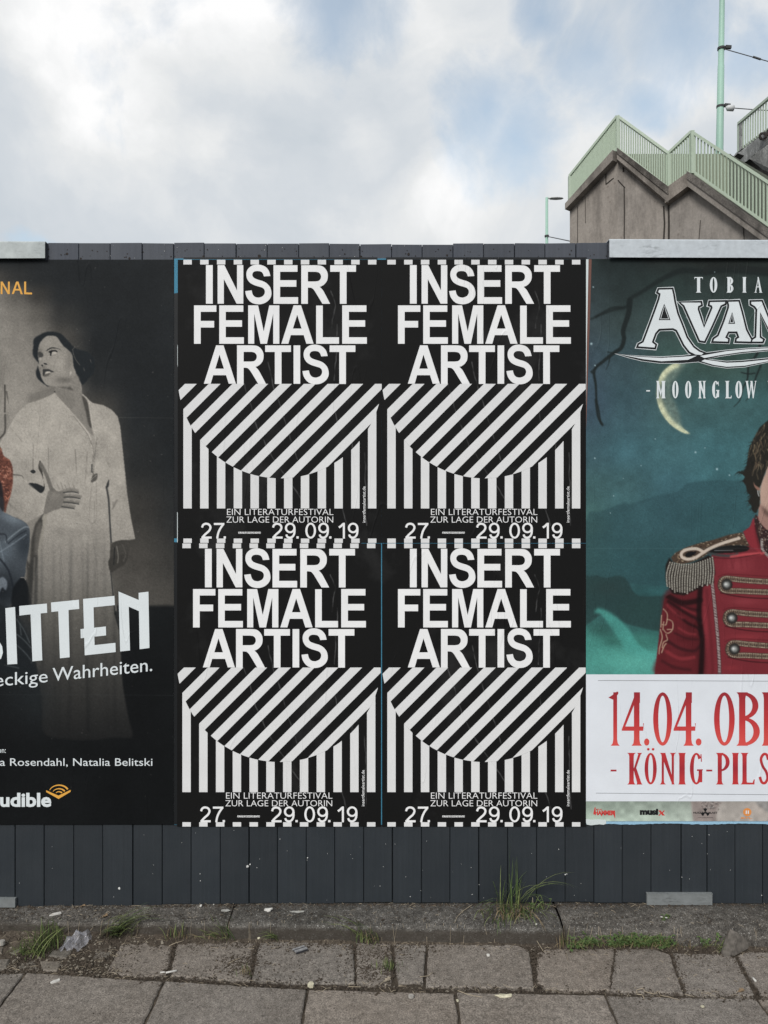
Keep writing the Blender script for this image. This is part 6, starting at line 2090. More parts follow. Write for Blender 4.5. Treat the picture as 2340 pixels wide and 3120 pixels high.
# vertical construction joint and cracks of the wall: narrow recesses built as dark fillets
def on_wall(i, u, v, off=0.012):
    ua, ub, da, db = ND[i][0], ND[i + 1][0], ND[i][5], ND[i + 1][5]
    A, B = K1(ua, 800, da), K1(ub, 800, db)
    # intersect the view ray with the vertical wall plane
    d0 = K1(u, v, 1.0) - Vector((0, -DIST, CAMZ))
    n = inward(A, B)
    cam_p = Vector((0, -DIST, CAMZ))
    t = n.dot(A - cam_p) / n.dot(d0)
    p = cam_p + d0 * t
    return p - (n if n.y > 0 else -n) * off
fx = MB()
for i, pts, w in ((0, [(490, 545), (490, 620), (545, 575)], .04), (1, [(620, 640), (622, 820), (620, 1050)], .045), (1, [(575, 590), (625, 645)], .04), (2, [(942, 760), (945, 900), (944, 1050)], .09),
                  (1, [(905, 778), (912, 900), (905, 1050)], .07), (0, [(285, 770), (284, 1040)], .02), (0, [(340, 710), (342, 900)], .014), (3, [(1172, 880), (1160, 1040)], .02), (1, [(612, 455), (615, 530)], .05),
                  (3, [(1480, 920), (1490, 1050)], .02)):
    P_ = [on_wall(i, u, v, .01) for u, v in pts]
    for a, b in zip(P_[:-1], P_[1:]):
        fx.bar(a, b, w * .6, 0.02, up=(0, 1, 0))
tag(fx.build('joint_lines', M['fissure'], stair), kind='stuff')
# landing parapet seen between the balusters, its top level
lw = MB()
pa, pb = K1(600, 400, 30.5), K1(1392, 400, 25.5)
lw.add([Vector((pa.x, pa.y, 8.0)), Vector((pb.x, pb.y, 8.0)), pb, pa] + [Vector((q.x + .1, q.y + .25, q.z)) for q in (Vector((pa.x, pa.y, 8.0)), Vector((pb.x, pb.y, 8.0)), pb, pa)],
       [(0, 1, 2, 3), (7, 6, 5, 4), (0, 4, 5, 1), (1, 5, 6, 2), (2, 6, 7, 3), (3, 7, 4, 0)])
fix_normals(lw.build('landing_parapet', M['green_shade'], stair))
lw = MB()
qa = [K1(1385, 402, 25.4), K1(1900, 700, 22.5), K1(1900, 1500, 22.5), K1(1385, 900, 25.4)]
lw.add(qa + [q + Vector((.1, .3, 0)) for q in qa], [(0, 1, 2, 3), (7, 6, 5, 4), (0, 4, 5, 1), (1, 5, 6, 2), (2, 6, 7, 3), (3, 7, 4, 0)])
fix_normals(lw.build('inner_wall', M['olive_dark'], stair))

# upper flight / bridge end at the right edge
up = empty('bridge_stair', (K1(1900, 300, 30).x, K1(1900, 300, 30).y, GZ), label='upper concrete bridge stair with pale railing and graffiti at the right edge of the sky', cat='bridge stair')


def quad_body(name, pts, thick, mat, parent):
    n = Vector((0, thick, 0))
    mb = MB()
    m_ = len(pts)
    mb.add(list(pts) + [p + n for p in pts], [tuple(range(m_)), tuple(range(2 * m_ - 1, m_ - 1, -1))] + [(i, (i + 1) % m_, m_ + (i + 1) % m_, m_ + i) for i in range(m_)])
    return fix_normals(mb.build(name, mat, parent))


quad_body('concrete_beam', [K1(1442, 392, 32), K1(1470, 350, 32), K1(1900, 35, 27), K1(1900, 120, 27), K1(1560, 400, 30.5), K1(1520, 425, 31)], 0.6, M['pale_concrete'], up)
quad_body('soffit_wall', [K1(1505, 400, 32.2), K1(1900, 110, 28.2), K1(1900, 420, 28.2), K1(1659, 525, 31), K1(1430, 420, 33)], 2.0, M['shaded_concrete'], up)
quad_body('concrete_block', [K1(1560, 400, 29.6), K1(1600, 375, 29.4), K1(1900, 150, 26.5), K1(1900, 560, 26.5), K1(1659, 480, 29)], 0.4, M['pale_concrete'], up)
quad_body('dark_underside', [K1(1440, 395, 31.5), K1(1520, 425, 31.3), K1(1600, 470, 31), K1(1900, 640, 29.5), K1(1900, 720, 29.5), K1(1500, 440, 31.8)], 2.5, M['shaded_concrete'], up)
quad_body('column', [K1(1700, 300, 30), K1(1900, 300, 30), K1(1900, 3600, 30), K1(1700, 3600, 30)], 1.2, M['shaded_concrete'], up)
rt0, rt1 = K1(1446, 182, 32), K1(1900, -200, 27)
rb0, rb1 = K1(1446, 385, 32), K1(1900, 50, 27)
mb = MB(); mb.bar(rt0, rt1, .1, .1); rail = mb.build('handrail', M['green_paint'], up)
for k in range(24):
    t = k / 23
    mb = MB(); w = .17 if k == 0 else .05
    mb.bar(rb0.lerp(rb1, t), rt0.lerp(rt1, t), w, .04, up=(1, 0, 0)); mb.build('baluster', M['green_paint'], rail)
mb = MB(); mb.bar(rb0.lerp(rb1, .045), rt0.lerp(rt1, .045), .22, .05, up=(1, 0, 0)); mb.build('post', M['pale_concrete'], rail)
# graffiti letters on the beam
gr = MB()
def gpt(u, v): return K1(u, v, 30.0 if u < 1600 else 29.2) + Vector((0, -.35, 0))
pts = [gpt(1590 + 22 * math.cos(t), 305 + 22 * math.sin(t)) for t in np.linspace(0, 6.28, 14)]
gr.tube(pts, .05, 6)
gr.tube([gpt(1625, 262), gpt(1622, 300), gpt(1645, 292)], .05, 6)
gr.tube([gpt(1628, 440), gpt(1626, 452)], .1, 6)
gr.tube([gpt(1645, 415), gpt(1643, 432)], .1, 6)
gr.build('graffiti', M['fissure'], up)

# tall overhead-line mast and the street lamp
mast = empty('mast', (wx(2196, 38), -DIST + 38, GZ), label='tall pale green tapering steel mast rising behind the staircase', cat='mast')
dm = 38.0
zs = [GZ, wz(700, dm), wz(320, dm), wz(-700, dm)]
mb = MB()
mx_ = wx(2196, dm)
lean = (wx(2200, dm) - wx(2193, dm)) / (wz(0, dm) - wz(430, dm))
mb.tube([(wx(2193, dm) + lean * (z - wz(430, dm)), -DIST + dm, z) for z in (GZ, wz(430, dm), wz(200, dm), wz(199, dm), wz(0, dm), wz(-700, dm))], [.21, .170, .150, .137, .122, .09], 20)
mb.build('shaft', M['mast_green'], mast, True)
mb = MB()
for py, px in ((325, 2195), (148, 2198)):
    zc = wz(py, dm)
    x_ = wx(px, dm)
    mb.tube([(x_, -DIST + dm, zc - .05), (x_, -DIST + dm, zc + .05)], .185, 18)
    mb.bar((x_ + .15, -DIST + dm - .1, zc + .02), (x_ + .42, -DIST + dm - .1, zc), .12, .14)
mb.build('clamp', M['wire'], mast, False)
mb = MB(); mb.tube([at(2211, 326, dm - .2), at(2218, 329, dm - .2), at(2235, 330, dm - .2)], [.03, .14, .14], 12); mb.build('insulator', M['lamp_grey'], mast, True)
mb = MB()
mb.tube([at(2206, 149, dm - .2), at(2340, 187, dm - 1), at(2600, 250, dm - 3)], .022, 6)
mb.tube([at(2232, 329, dm - .2), at(2310, 335, dm - 1), at(2600, 352, dm - 3)], .022, 6)
mb.tube([at(2294, 173, dm - .8), at(2318, 181, dm - .9)], .05, 6)
mb.build('span_wire', M['wire'], mast)

dl = 36.0
lamp = empty('street_lamp', (wx(1666, dl), -DIST + dl, GZ), label='small pale green street lamp left of the concrete staircase', cat='street lamp')
mb = MB(); mb.tube([(wx(1666, dl), -DIST + dl, z) for z in (GZ, wz(1000, dl), wz(602, dl))], [.11, .075, .06], 14); mb.build('lamp_post', M['mast_green'], lamp, True)
mb = MB(); mb.tube([at(1668, 603, dl), at(1680, 603.5, dl), at(1690, 606, dl)], [.05, .05, .04], 10); mb.build('arm', M['lamp_grey'], lamp, True)
mb = MB()
ring = [(0, .04, .0), (.1, .14, .05), (.35, .17, .07), (.58, .12, .05), (.66, .04, .0)]
p0 = at(1672, 605, dl)
vs, fs = [], []
for (x, hw, hh) in ring:
    for t in range(10):
        a = 2 * math.pi * t / 10
        vs.append((p0.x + x, p0.y + hw * math.cos(a), p0.z + hh * math.sin(a) * (1 if math.sin(a) > 0 else .4)))
for i in range(4):
    for t in range(10):
        fs.append((i * 10 + t, i * 10 + (t + 1) % 10, (i + 1) * 10 + (t + 1) % 10, (i + 1) * 10 + t))
fs.append(tuple(range(9, -1, -1))); fs.append(tuple(range(40, 50)))
mb.add(vs, fs); fix_normals(mb.build('lamp_head', M['lamp_grey'], lamp, True))
mb = MB(); mb.tube([at(1666, 720, dl), at(1700, 727, dl - 2), at(1738, 735, dl - 6)], .02, 6); mb.build('span_wire', M['wire'], lamp)
mb = MB(); mb.tube([(wx(1666, dl), -DIST + dl, wz(722, dl)), (wx(1666, dl), -DIST + dl, wz(717, dl))], .1, 12); mb.build('clamp', M['wire'], lamp)

# ------------------------------------------------------------------ dirt crumbs, litter, grass
def surf(x, y):
    """height of what lies underfoot at x, y"""
    k = kerb_y(x)
    if y > k - .002: return kerb_top(x) + 0.0008
    on_front = y < row_far(x) - .006
    s = float(soil_height(np.array(x), np.array(y)))
    if on_front: return max(0.0008, s * .4)
    return max(s, 0.0)


def crumbs(name, n, place, size, mat, flat=0.6):
    mb = MB()
    for _ in range(n):
        x, y = place()
        z = surf(x, y)
        s = size * math.exp(rnd.gauss(0, .45))
        vs = []
        a0 = rnd.uniform(0, 6.28)
        for k in range(4):
            a = a0 + k * 1.57 + rnd.uniform(-.4, .4)
            r = s * rnd.uniform(.6, 1.2)
            vs.append((x + r * math.cos(a), y + r * math.sin(a), z - s * .2))
        vs.append((x + rnd.uniform(-.3, .3) * s, y + rnd.uniform(-.3, .3) * s, z + s * flat * rnd.uniform(.5, 1.1)))
        mb.add(vs, [(0, 1, 4), (1, 2, 4), (2, 3, 4), (3, 0, 4)])
    o = mb.build(name, mat)
    return tag(o, kind='stuff')


def p_row():
    x = rnd.uniform(-1.3, 1.3); return x, row_far(x) + rnd.gauss(.007, .012)
def p_kerbfoot():
    x = rnd.uniform(-1.3, 1.3); return x, kerb_y(x) - abs(rnd.gauss(.012, .02)) - .002
def p_back():
    x = rnd.uniform(-1.3, 1.3); return x, rnd.uniform(row_far(x), kerb_y(x) - .01)
def p_left():
    x = -1.0 + abs(rnd.gauss(0, .22)); x = x if x < -.66 else rnd.uniform(-1.15, -.68); return x, rnd.uniform(row_far(x) + .005, kerb_y(x) - .01)
def p_all():
    x = rnd.uniform(-1.3, 1.3); return x, rnd.uniform(-.8, kerb_y(x) - .005)
def p_kerbtop():
    x = rnd.uniform(-1.3, 1.3); return x, rnd.uniform(kerb_y(x) + .012, -.004)
def p_fencefoot():
    x = rnd.uniform(-1.3, 1.3); return x, -.002 - abs(rnd.gauss(0, .008))
JX = [(ptsB([(560, 520)])[0], ptsB([(510, 810)])[0]), (ptsA([(1465, 520)])[0], ptsA([(1395, 820)])[0]), (ptsC([(1295, 590)])[0], ptsC([(1310, 910)])[0]), (ptsD([(365, 590)])[0], ptsD([(315, 920)])[0]),
      (ptsD([(842, 620)])[0], ptsD([(945, 950)])[0]), (ptsD([(1388, 640)])[0], ptsD([(1560, 970)])[0]), (ptsB([(1360, 500)])[0], ptsB([(1520, 860)])[0]), (ptsC([(60, 560)])[0], ptsC([(90, 880)])[0])]
def p_joint():
    a, b = rnd.choice(JX); t = rnd.random(); return a[0] + (b[0] - a[0]) * t + rnd.gauss(0, .008), a[1] + (b[1] - a[1]) * t
def p_patch():
    c = rnd.choice([ptsB([(1500, 600)])[0], ptsB([(420, 700)])[0], ptsC([(100, 620)])[0], ptsA([(700, 640)])[0], ptsB([(1560, 760)])[0]])
    return c[0] + rnd.gauss(0, .035), c[1] + rnd.gauss(0, .025)


crumbs('soil_crumbs', 3000, p_row, .0021, M['crumb'])
crumbs('soil_crumbs', 3200, p_kerbfoot, .0024, M['crumb'])
crumbs('soil_crumbs', 3600, p_back, .0017, M['crumb'], .4)
crumbs('soil_crumbs', 1700, p_left, .0030, M['crumb'])
crumbs('soil_crumbs', 2400, p_joint, .0020, M['crumb'])
crumbs('soil_crumbs', 2200, p_patch, .0020, M['crumb'])
crumbs('soil_crumbs', 900, p_all, .0010, M['crumb'], .4)
crumbs('grit', 700, p_kerbfoot, .0018, M['crumb_pale'])
crumbs('grit', 500, p_left, .0026, M['crumb_pale'])
crumbs('grit', 420, p_row, .0016, M['crumb_pale'])
crumbs('grit', 600, p_back, .0012, M['crumb_pale'], .4)
crumbs('grit', 900, p_kerbtop, .0014, M['crumb_pale'], .4)
crumbs('soil_crumbs', 1800, p_kerbtop, .0017, M['crumb'], .4)
crumbs('soil_crumbs', 1500, p_fencefoot, .0024, M['crumb'], .7)


def straws(name, n, place, ln, mat, w=.0009):
    mb = MB()
    for _ in range(n):
        x, y = place(); z = surf(x, y) + .0008
        a = rnd.uniform(0, 3.14); l = ln * rnd.uniform(.4, 1.5); b_ = rnd.uniform(-.25, .25)
        p = [Vector((x, y, z)), Vector((x + math.cos(a) * l / 2, y + math.sin(a) * l / 2, z + rnd.uniform(0, .003))), Vector((x + math.cos(a + b_) * l, y + math.sin(a + b_) * l, 0))]
        p[2].z = surf(p[2].x, p[2].y) + .0008
        mb.tube(p, w * rnd.uniform(.3, .7), 4)
    return tag(mb.build(name, mat), kind='stuff')


straws('straw', 150, p_row, .016, M['twig'])
straws('straw', 170, p_kerbfoot, .018, M['twig'])
straws('straw', 60, p_left, .018, M['twig'])
straws('straw', 70, p_back, .010, M['twig'])
straws('straw', 80, p_kerbtop, .013, M['twig'])
straws('straw', 60, p_fencefoot, .018, M['twig'])


def seat(px, py, z):
    c = gp(px, py, z)
    if z < .04:
        c.y = min(c.y, kerb_y(c.x) - .007)
        c.z = max(z * .5, surf(c.x, c.y) - .001)
    return c


def tuft(mb, px, py, z, n, length, spread, width=.0022, lean=(0, 0), curl=.6, mats=(0,), base=.012, lmin=.5):
    c = seat(px, py, z); z = c.z
    for _ in range(n):
        a = rnd.uniform(0, 6.28); s = rnd.uniform(.1, 1) * spread
        L_ = (math.cos(a) * s + lean[0], math.sin(a) * s * .6 + lean[1] - .05, 0)
        b = (c.x + rnd.gauss(0, base), c.y + rnd.gauss(0, base * .5), z)
        mb.blade(b, L_, length * rnd.uniform(lmin, 1), width * rnd.uniform(.6, 1.2), curl * rnd.uniform(.4, 1.3), 7, rnd.choice(mats))


GM = [M['grass'], M['grass_light'], M['grass_dry']]
# the tall tuft in front of the fence
mb = MB()
tuft(mb, 1552, 2768, .050, 17, .125, .75, .0030, (0.0, 0), .75, (0, 0, 1), .020, .35)
tuft(mb, 1553, 2768, .050, 6, .165, .26, .0028, (.03, 0), .22, (0, 0, 1), .010, .55)
tuft(mb, 1550, 2768, .050, 2, .235, .02, .0026, (.10, 0), .12, (0,), .004, .9)
tuft(mb, 1578, 2770, .050, 4, .21, .15, .0026, (1.0, 0), 1.15, (0, 1), .008, .85)
tuft(mb, 1570, 2770, .050, 6, .15, .3, .0024, (.7, -.1), 1.1, (0, 1), .012, .6)
tuft(mb, 1540, 2780, .050, 9, .15, .3, .0026, (-.7, -.6), 1.1, (0, 1), .014, .5)
tuft(mb, 1560, 2790, .050, 80, .070, .9, .0020, (0, -.35), 1.2, (2, 2, 1, 0), .032, .3)
tuft(mb, 1545, 2802, .046, 14, .15, .5, .0028, (-.3, -.9), 1.3, (0, 1, 2), .026, .5)
tuft(mb, 1592, 2792, .048, 13, .13, .5, .0026, (.25, -.9), 1.4, (0, 1, 2), .026, .5)
o = mb.build('grass_tuft', GM)
tag(o, 'tall green grass tuft growing from the kerb against the fence', 'grass tuft')
# small leafy stems in it
def leaf(mb, c, a, s, up_=.3, mi=0, curl=.3):
    """small pointed leaf with a fold, as four quads"""
    d = Vector((math.cos(a), math.sin(a), up_)).normalized()
    sd = d.cross(Vector((0, 0, 1))).normalized()
    n = sd.cross(d).normalized()
    vs = []
    for t, w in ((0, .08), (.3, .36), (.65, .3), (1, .02)):
        p = c + d * (s * t) - n * (curl * s * t * t)
        vs += [p - sd * (w * s) + n * (w * s * .25), p, p + sd * (w * s) + n * (w * s * .25)]
    fs = []
    for i in range(3):
        b = i * 3
        fs += [(b, b + 1, b + 4, b + 3), (b + 1, b + 2, b + 5, b + 4)]
    mb.add([tuple(v) for v in vs], fs, mi)


def weed(mb, px, py, z, n, h, spread, ls=.010):
    c0 = seat(px, py, z); z = c0.z
    for _ in range(n):
        a = rnd.uniform(0, 6.28)
        p = Vector((c0.x + rnd.gauss(0, spread), c0.y + rnd.gauss(0, spread * .35), z))
        q = p + Vector((math.cos(a) * h * .5, math.sin(a) * h * .3, h * rnd.uniform(.3, 1)))
        mb.tube([p, (p + q) / 2 + Vector((rnd.uniform(-.004, .004), 0, .002)), q], .0006, 4, 1)
        for k in range(rnd.randint(3, 6)):
            t = rnd.uniform(.3, 1)
            leaf(mb, p.lerp(q, t), rnd.uniform(0, 6.28), ls * rnd.uniform(.5, 1.1), rnd.uniform(-.1, .6), 0)


mb = MB(); weed(mb, 1625, 2775, .05, 12, .045, .02, .008)
tag(mb.build('weed', [M['leaf_green'], M['grass_light']]), 'small leafy weed right beside the tall grass tuft', 'weed')
# left clump
mb = MB()
tuft(mb, 150, 2880, .004, 90, .085, .9, .0024, (-.1, -.3), .9, (0, 0, 1), .026, .4)
tuft(mb, 110, 2905, .004, 70, .07, .9, .0022, (-.3, -.5), 1.1, (0, 0, 1), .022, .4)
tuft(mb, 160, 2845, .008, 44, .06, .8, .0020, (.2, -.1), .9, (1, 1, 0), .02, .4)
tuft(mb, 110, 2915, .004, 4, .11, .1, .0026, (.9, .8), .5, (1,), .01, .8)
tag(mb.build('grass_tuft', GM), 'low bushy grass clump in the broken paving at far left', 'grass tuft')
mb = MB()
tuft(mb, 335, 2850, .012, 60, .085, .5, .0024, (.9, .05), 1.0, (1, 0, 1), .02, .4)
tuft(mb, 350, 2846, .012, 22, .15, .2, .0026, (1.3, .15), .7, (0, 1), .02, .6)
tuft(mb, 395, 2822, .012, 12, .09, .5, .0022, (.5, .1), .9, (0, 1, 2), .02, .5)
tag(mb.build('grass_tuft', GM), 'bright grass tuft leaning right beside the dry leaf and clear wrapper', 'grass tuft')
mb = MB()
tuft(mb, 548, 2832, .012, 18, .05, .5, .002, (-.2, 0), .7, (2, 2, 1, 0), .018, .5)
tuft(mb, 560, 2836, .010, 40, .035, .9, .0018, (0, -.2), 1.0, (2,), .04, .4)
tag(mb.build('grass_tuft', GM), 'straw-coloured grass wisp at the kerb foot, left of the orange cigarette end', 'grass tuft')
mb = MB()
tuft(mb, 690, 2835, .010, 14, .075, .5, .0022, (-.7, .2), .8, (0, 1), .018, .5)
tuft(mb, 660, 2848, .006, 26, .05, .4, .0026, (-.9, -.1), 1.3, (1, 2, 1), .02, .5)
tag(mb.build('grass_tuft', GM), 'flattened green grass around the orange cigarette end', 'grass tuft')
mb = MB()
tuft(mb, 850, 2850, .006, 12, .07, .3, .0030, (-.9, -.2), 1.2, (1, 0), .01, .5)
tag(mb.build('grass_tuft', GM), 'short flat grass blades beside the yellow wood splinter', 'grass tuft')
mb = MB()
tuft(mb, 1100, 2838, .012, 9, .13, .2, .0028, (-1.1, .05), .8, (0, 1, 0), .018, .6)
tuft(mb, 1115, 2836, .012, 22, .06, .7, .0024, (.2, -.1), .9, (0, 1, 2), .02, .4)
tuft(mb, 1140, 2842, .010, 10, .085, .3, .0024, (-.35, -.9), 1.1, (1, 2, 1), .012, .6)
tag(mb.build('grass_tuft', GM), 'spreading grass tuft at the kerb foot in the middle, above the striped foil', 'grass tuft')
mb = MB()
tuft(mb, 1182, 2948, .002, 60, .028, .7, .0014, (0, 0), .6, (0, 0, 1), .018, .4)
tag(mb.build('grass_tuft', GM), 'tiny moss-like grass patch between slabs below the lettering posters', 'grass tuft')
mb = MB()
tuft(mb, 745, 2966, .002, 36, .024, .7, .0014, (0, 0), .6, (0, 1, 2), .014, .4)
tag(mb.build('grass_tuft', GM), 'tiny grass patch at the corner of two slabs left of centre', 'grass tuft')
mb = MB()
for px in range(1720, 2075, 16):
    tuft(mb, px, 2878 - (px - 1720) * .02 + rnd.uniform(-8, 6), .008, 9, .050, .9, .0018, (rnd.uniform(-.9, .9), -.2), 1.3, (1, 0, 2, 2), .014, .3)
tag(mb.build('weed_grass', GM), 'low matted grass strip at the foot of the right kerb stone', 'grass strip')
mb = MB()
for px, py, n in ((1890, 2848, 12), (1930, 2846, 14), (1950, 2842, 12), (1990, 2852, 10), (1860, 2856, 8), (2020, 2864, 8), (1790, 2868, 6), (1750, 2876, 5), (2180, 2866, 4)):
    weed(mb, px, py + 8, .012, n * 2, .034, .018, .011)
tag(mb.build('weed', [M['leaf_green'], M['grass_light']]), 'low leafy weeds spreading at the foot of the right kerb stone', 'weed')
mb = MB(); weed(mb, 2028, 2800, .045, 6, .016, .010, .009)
for dx_, dy_ in ((0, 0), (-.012, .004)):
    c_ = gp(2030, 2797, .055) + Vector((dx_, dy_, 0))
    for k in range(6): leaf(mb, c_, k * 1.05, .004, .5, 2)
tag(mb.build('weed', [M['leaf_green'], M['grass_light'], M['white_scrap']]), 'tiny weed with a white flower on top of the right kerb stone', 'weed')
mb = MB()
tuft(mb, 1715, 2878, .006, 14, .045, .4, .002, (0, 0), .5, (2, 2, 1), .01, .5)
tag(mb.build('grass_tuft', GM), 'dry grass stubs at the gap between the two kerb stones', 'grass tuft')
mb = MB()
tuft(mb, 2140, 2888, .004, 12, .05, .5, .002, (.9, -.3), 1.0, (1, 2, 1), .018, .5)
tuft(mb, 2180, 2885, .006, 14, .045, .5, .002, (.8, -.2), 1.0, (0, 1), .018, .5)
tag(mb.build('grass_tuft', GM), 'thin grass blades lying left of the grey rock', 'grass tuft')


# single pieces of litter
def flake(name, px, py, rx, ry, mat, label, cat, z=None, n=9, h=.0012, rot=0.0, wob=.3, bend=.0):
    c = gp(px, py, 0.0 if z is None else z)
    z0 = (surf(c.x, c.y) if z is None else z) + .0006
    c = gp(px, py, z0)
    mb = MB()
    pts = []
    for k in range(n):
        a = 2 * math.pi * k / n
        r = rnd.uniform(1 - wob, 1 + wob * .5)
        x, y = rx * r * math.cos(a), ry * r * math.sin(a)
        pts.append((x * math.cos(rot) - y * math.sin(rot), x * math.sin(rot) + y * math.cos(rot)))
    f0 = lambda p: (c.x + p[0], c.y + p[1], z0 + bend * abs(p[0]) / rx)
    f1 = lambda p: (c.x + p[0], c.y + p[1], z0 + h + bend * abs(p[0]) / rx)
    mb.prism(pts, f0, f1)
    return tag(fix_normals(mb.build(name, mat)), label, cat)


def stick(name, p, q, r, mat, label, cat, z=None, bendz=.0, n=8):
    a, b = gp(*p, 0.0), gp(*q, 0.0)
    za = surf(a.x, a.y) + r if z is None else z + r
    a, b = gp(*p, za), gp(*q, za)
    mb = MB(); m_ = (a + b) / 2 + Vector((0, 0, bendz))
    mb.tube([a, m_, b], r, n)
    return tag(mb.build(name, mat, None, True), label, cat)


def dry_leaf(px, py, s, mat, label, z=None, rot=0.3):
    c = gp(px, py, z if z is not None else .004)
    z0 = (z if z is not None else surf(c.x, c.y)) + .002
    mb = MB()
    outl = [(-1, 0), (-.75, .28), (-.5, .2), (-.35, .55), (-.05, .4), (.2, .75), (.35, .35), (.7, .45), (.75, .12), (1.1, 0), (.7, -.15), (.6, -.5), (.3, -.3), (.05, -.7), (-.2, -.35), (-.5, -.5), (-.6, -.15)]
    R_ = Matrix.Rotation(rot, 2)
    P_ = [R_ @ Vector(p) * s for p in outl]
    vs = [(c.x + p.x, c.y + p.y, z0 + .35 * s * abs(p.y / s) ** 1.5 + .15 * s * math.sin(p.x / s * 3)) for p in P_]
    k = 6
    mid = [R_ @ Vector((-1 + 2 * i / (k - 1), 0)) * s * .85 for i in range(k)]
    vs.append((c.x, c.y, z0))
    n_ = len(outl)
    fs = [(i, (i + 1) % n_, n_) for i in range(n_)]
    mb.add(vs, fs)
    back = [(v[0], v[1], v[2] - .0005) for v in vs]
    mb.add(back, [f[::-1] for f in fs])
    o = mb.build('dry_leaf', [mat], None)
    st = MB(); a_ = R_ @ Vector((-1, 0)) * s; b_ = R_ @ Vector((-1.7, -.2)) * s
    st.tube([(c.x + a_.x, c.y + a_.y, z0 + .001), (c.x + b_.x, c.y + b_.y, z0)], .0007, 5)
    st.build('leaf_stalk', M['twig'], o)
    return tag(o, label, 'leaf')


dry_leaf(298, 2818, .020, M['grey_leaf'], 'curled grey-brown dry leaf on the kerb edge beside the clear wrapper', .030, 1.2)
dry_leaf(250, 2763, .011, M['dry_leaf'], 'small brown dry leaf lying against the fence foot at left', .044, .2)
dry_leaf(318, 2794, .012, M['dry_leaf'], 'dark crumpled leaf on top of the kerb above the grey-brown leaf', .044, .9)
dry_leaf(2258, 3016, .011, M['dry_leaf'], 'small brown leaf in the slab joint at the right', None, .4)
dry_leaf(1178, 2985, .014, M['grey_leaf'], 'torn grey leaf in the slab joint below the tiny grass patch', None, .7)
flake('wood_chip', 169, 2786, .018, .007, M['white_scrap'], 'pale elongated chip on the kerb at left', 'chip', .043, 9, .003, .5)
flake('paper_scrap', 817, 2776, .013, .007, M['white_scrap'], 'crumpled white paper scrap on the kerb below the posters', 'paper scrap', .05, 11, .004, .3, .5, .004)
flake('white_smear', 905, 2778, .022, .006, M['dropping'], 'long whitish dried smear on the kerb, right of the paper scrap', 'smear', .0505, 12, .0006, .1)
flake('white_smear', 688, 2774, .014, .008, M['dropping'], 'whitish dried smear at the joint of the kerb stones', 'smear', .0505, 10, .0006, 0)
flake('shell_chip', 612, 2761, .003, .005, M['white_scrap'], 'tiny bright white chip at the fence foot', 'chip', .051, 7, .003)
flake('white_chip', 651, 2757, .002, .0022, M['white_scrap'], 'very small white speck at the fence foot, right of the bright chip', 'chip', .052, 6, .002)
stick('cigarette_end', (664, 2836), (686, 2842), .0036, M['filter_orange'], 'orange cork cigarette end in the grass at the kerb foot', 'cigarette end', .010)
stick('wood_splinter', (786, 2860), (812, 2843), .0030, M['cream'], 'yellowish wood splinter at the kerb foot', 'splinter', .004, 0, 5)
stick('paper_tube', (505, 2964), (538, 2957), .0024, M['white_scrap'], 'thin white paper stick lying in the slab joint at left', 'paper stick')
stick('paper_tube', (488, 2963), (503, 2962), .0020, M['white_scrap'], 'short white end piece left of the thin paper stick', 'paper stick')
stick('straw_stalk', (1062, 3006), (1100, 3007), .0008, M['twig'], 'straight straw right of the cream chip in the slab joint', 'straw')
flake('cream_chip', 948, 3005, .0090, .0110, M['cream'], 'angular cream chip standing over the joint of two front slabs', 'chip', None, 6, .007, .2, .2)
flake('white_flake', 168, 2991, .011, .007, M['white_scrap'], 'ragged white flake on the large front slab at left', 'flake', None, 10, .003, .6, .6)
flake('cream_leaf', 1534, 3036, .020, .0095, M['cream'], 'cream-coloured torn leaf piece on the front slab right of centre', 'leaf piece', None, 12, .0018, 0, .4, .002)
flake('pebble', 1252, 3039, .0075, .0065, M['pebble'], 'single pale pebble on the front slab in the middle', 'pebble', None, 9, .005, 0, .15)
flake('tissue_bit', 1487, 2912, .0065, .005, M['white_scrap'], 'small white tissue bit on the back slab below the tall tuft', 'tissue bit', None, 8, .003, 0, .5)
flake('white_chip', 1909, 2786, .0035, .0045, M['white_scrap'], 'round white speck on the right kerb stone', 'chip', .046, 7, .002)
flake('white_chip', 1841, 2836, .0045, .0045, M['white_scrap'], 'white speck low on the right kerb stone above the leafy weeds', 'chip', .028, 7, .003)
flake('white_chip', 1866, 2869, .0065, .0040, M['white_scrap'], 'oval white chip in the matted grass strip', 'chip', .012, 8, .004)
flake('white_chip', 1634, 2817, .0035, .0025, M['white_scrap'], 'bright white speck on the kerb face right of the tall tuft', 'chip', .048, 5, .003)
flake('leaf_scrap', 2141, 3068, .0055, .0040, M['cream'], 'pale leaf scrap on the front slab at right', 'leaf piece', None, 6, .002, .5)
flake('leaf_scrap', 1394, 3050, .0030, .0055, M['cream'], 'narrow cream scrap stuck in the joint of two front slabs', 'leaf piece', None, 5, .002, .1)
stick('paper_stick', (2293, 2979), (2303, 2990), .0026, M['white_scrap'], 'short white stick on the back slab at the far right', 'paper stick')
flake('gravel_stone', 4, 2877, .010, .009, M['pebble'], 'small pale stone among the broken setts at far left', 'stone', .006, 9, .010, 0, .2)
# plastic comb-like tag
mb = MB(); c = gp(2143, 2872, .012)
mb.box(c.x - .011, c.x + .011, c.y, c.y + .004, c.z, c.z + .003)
for k in range(6): mb.box(c.x - .010 + k * .0038, c.x - .0085 + k * .0038, c.y - .004, c.y, c.z, c.z + .0025)
tag(mb.build('plastic_tag', M['white_scrap']), 'small white toothed plastic piece at the kerb foot left of the rock', 'plastic piece')
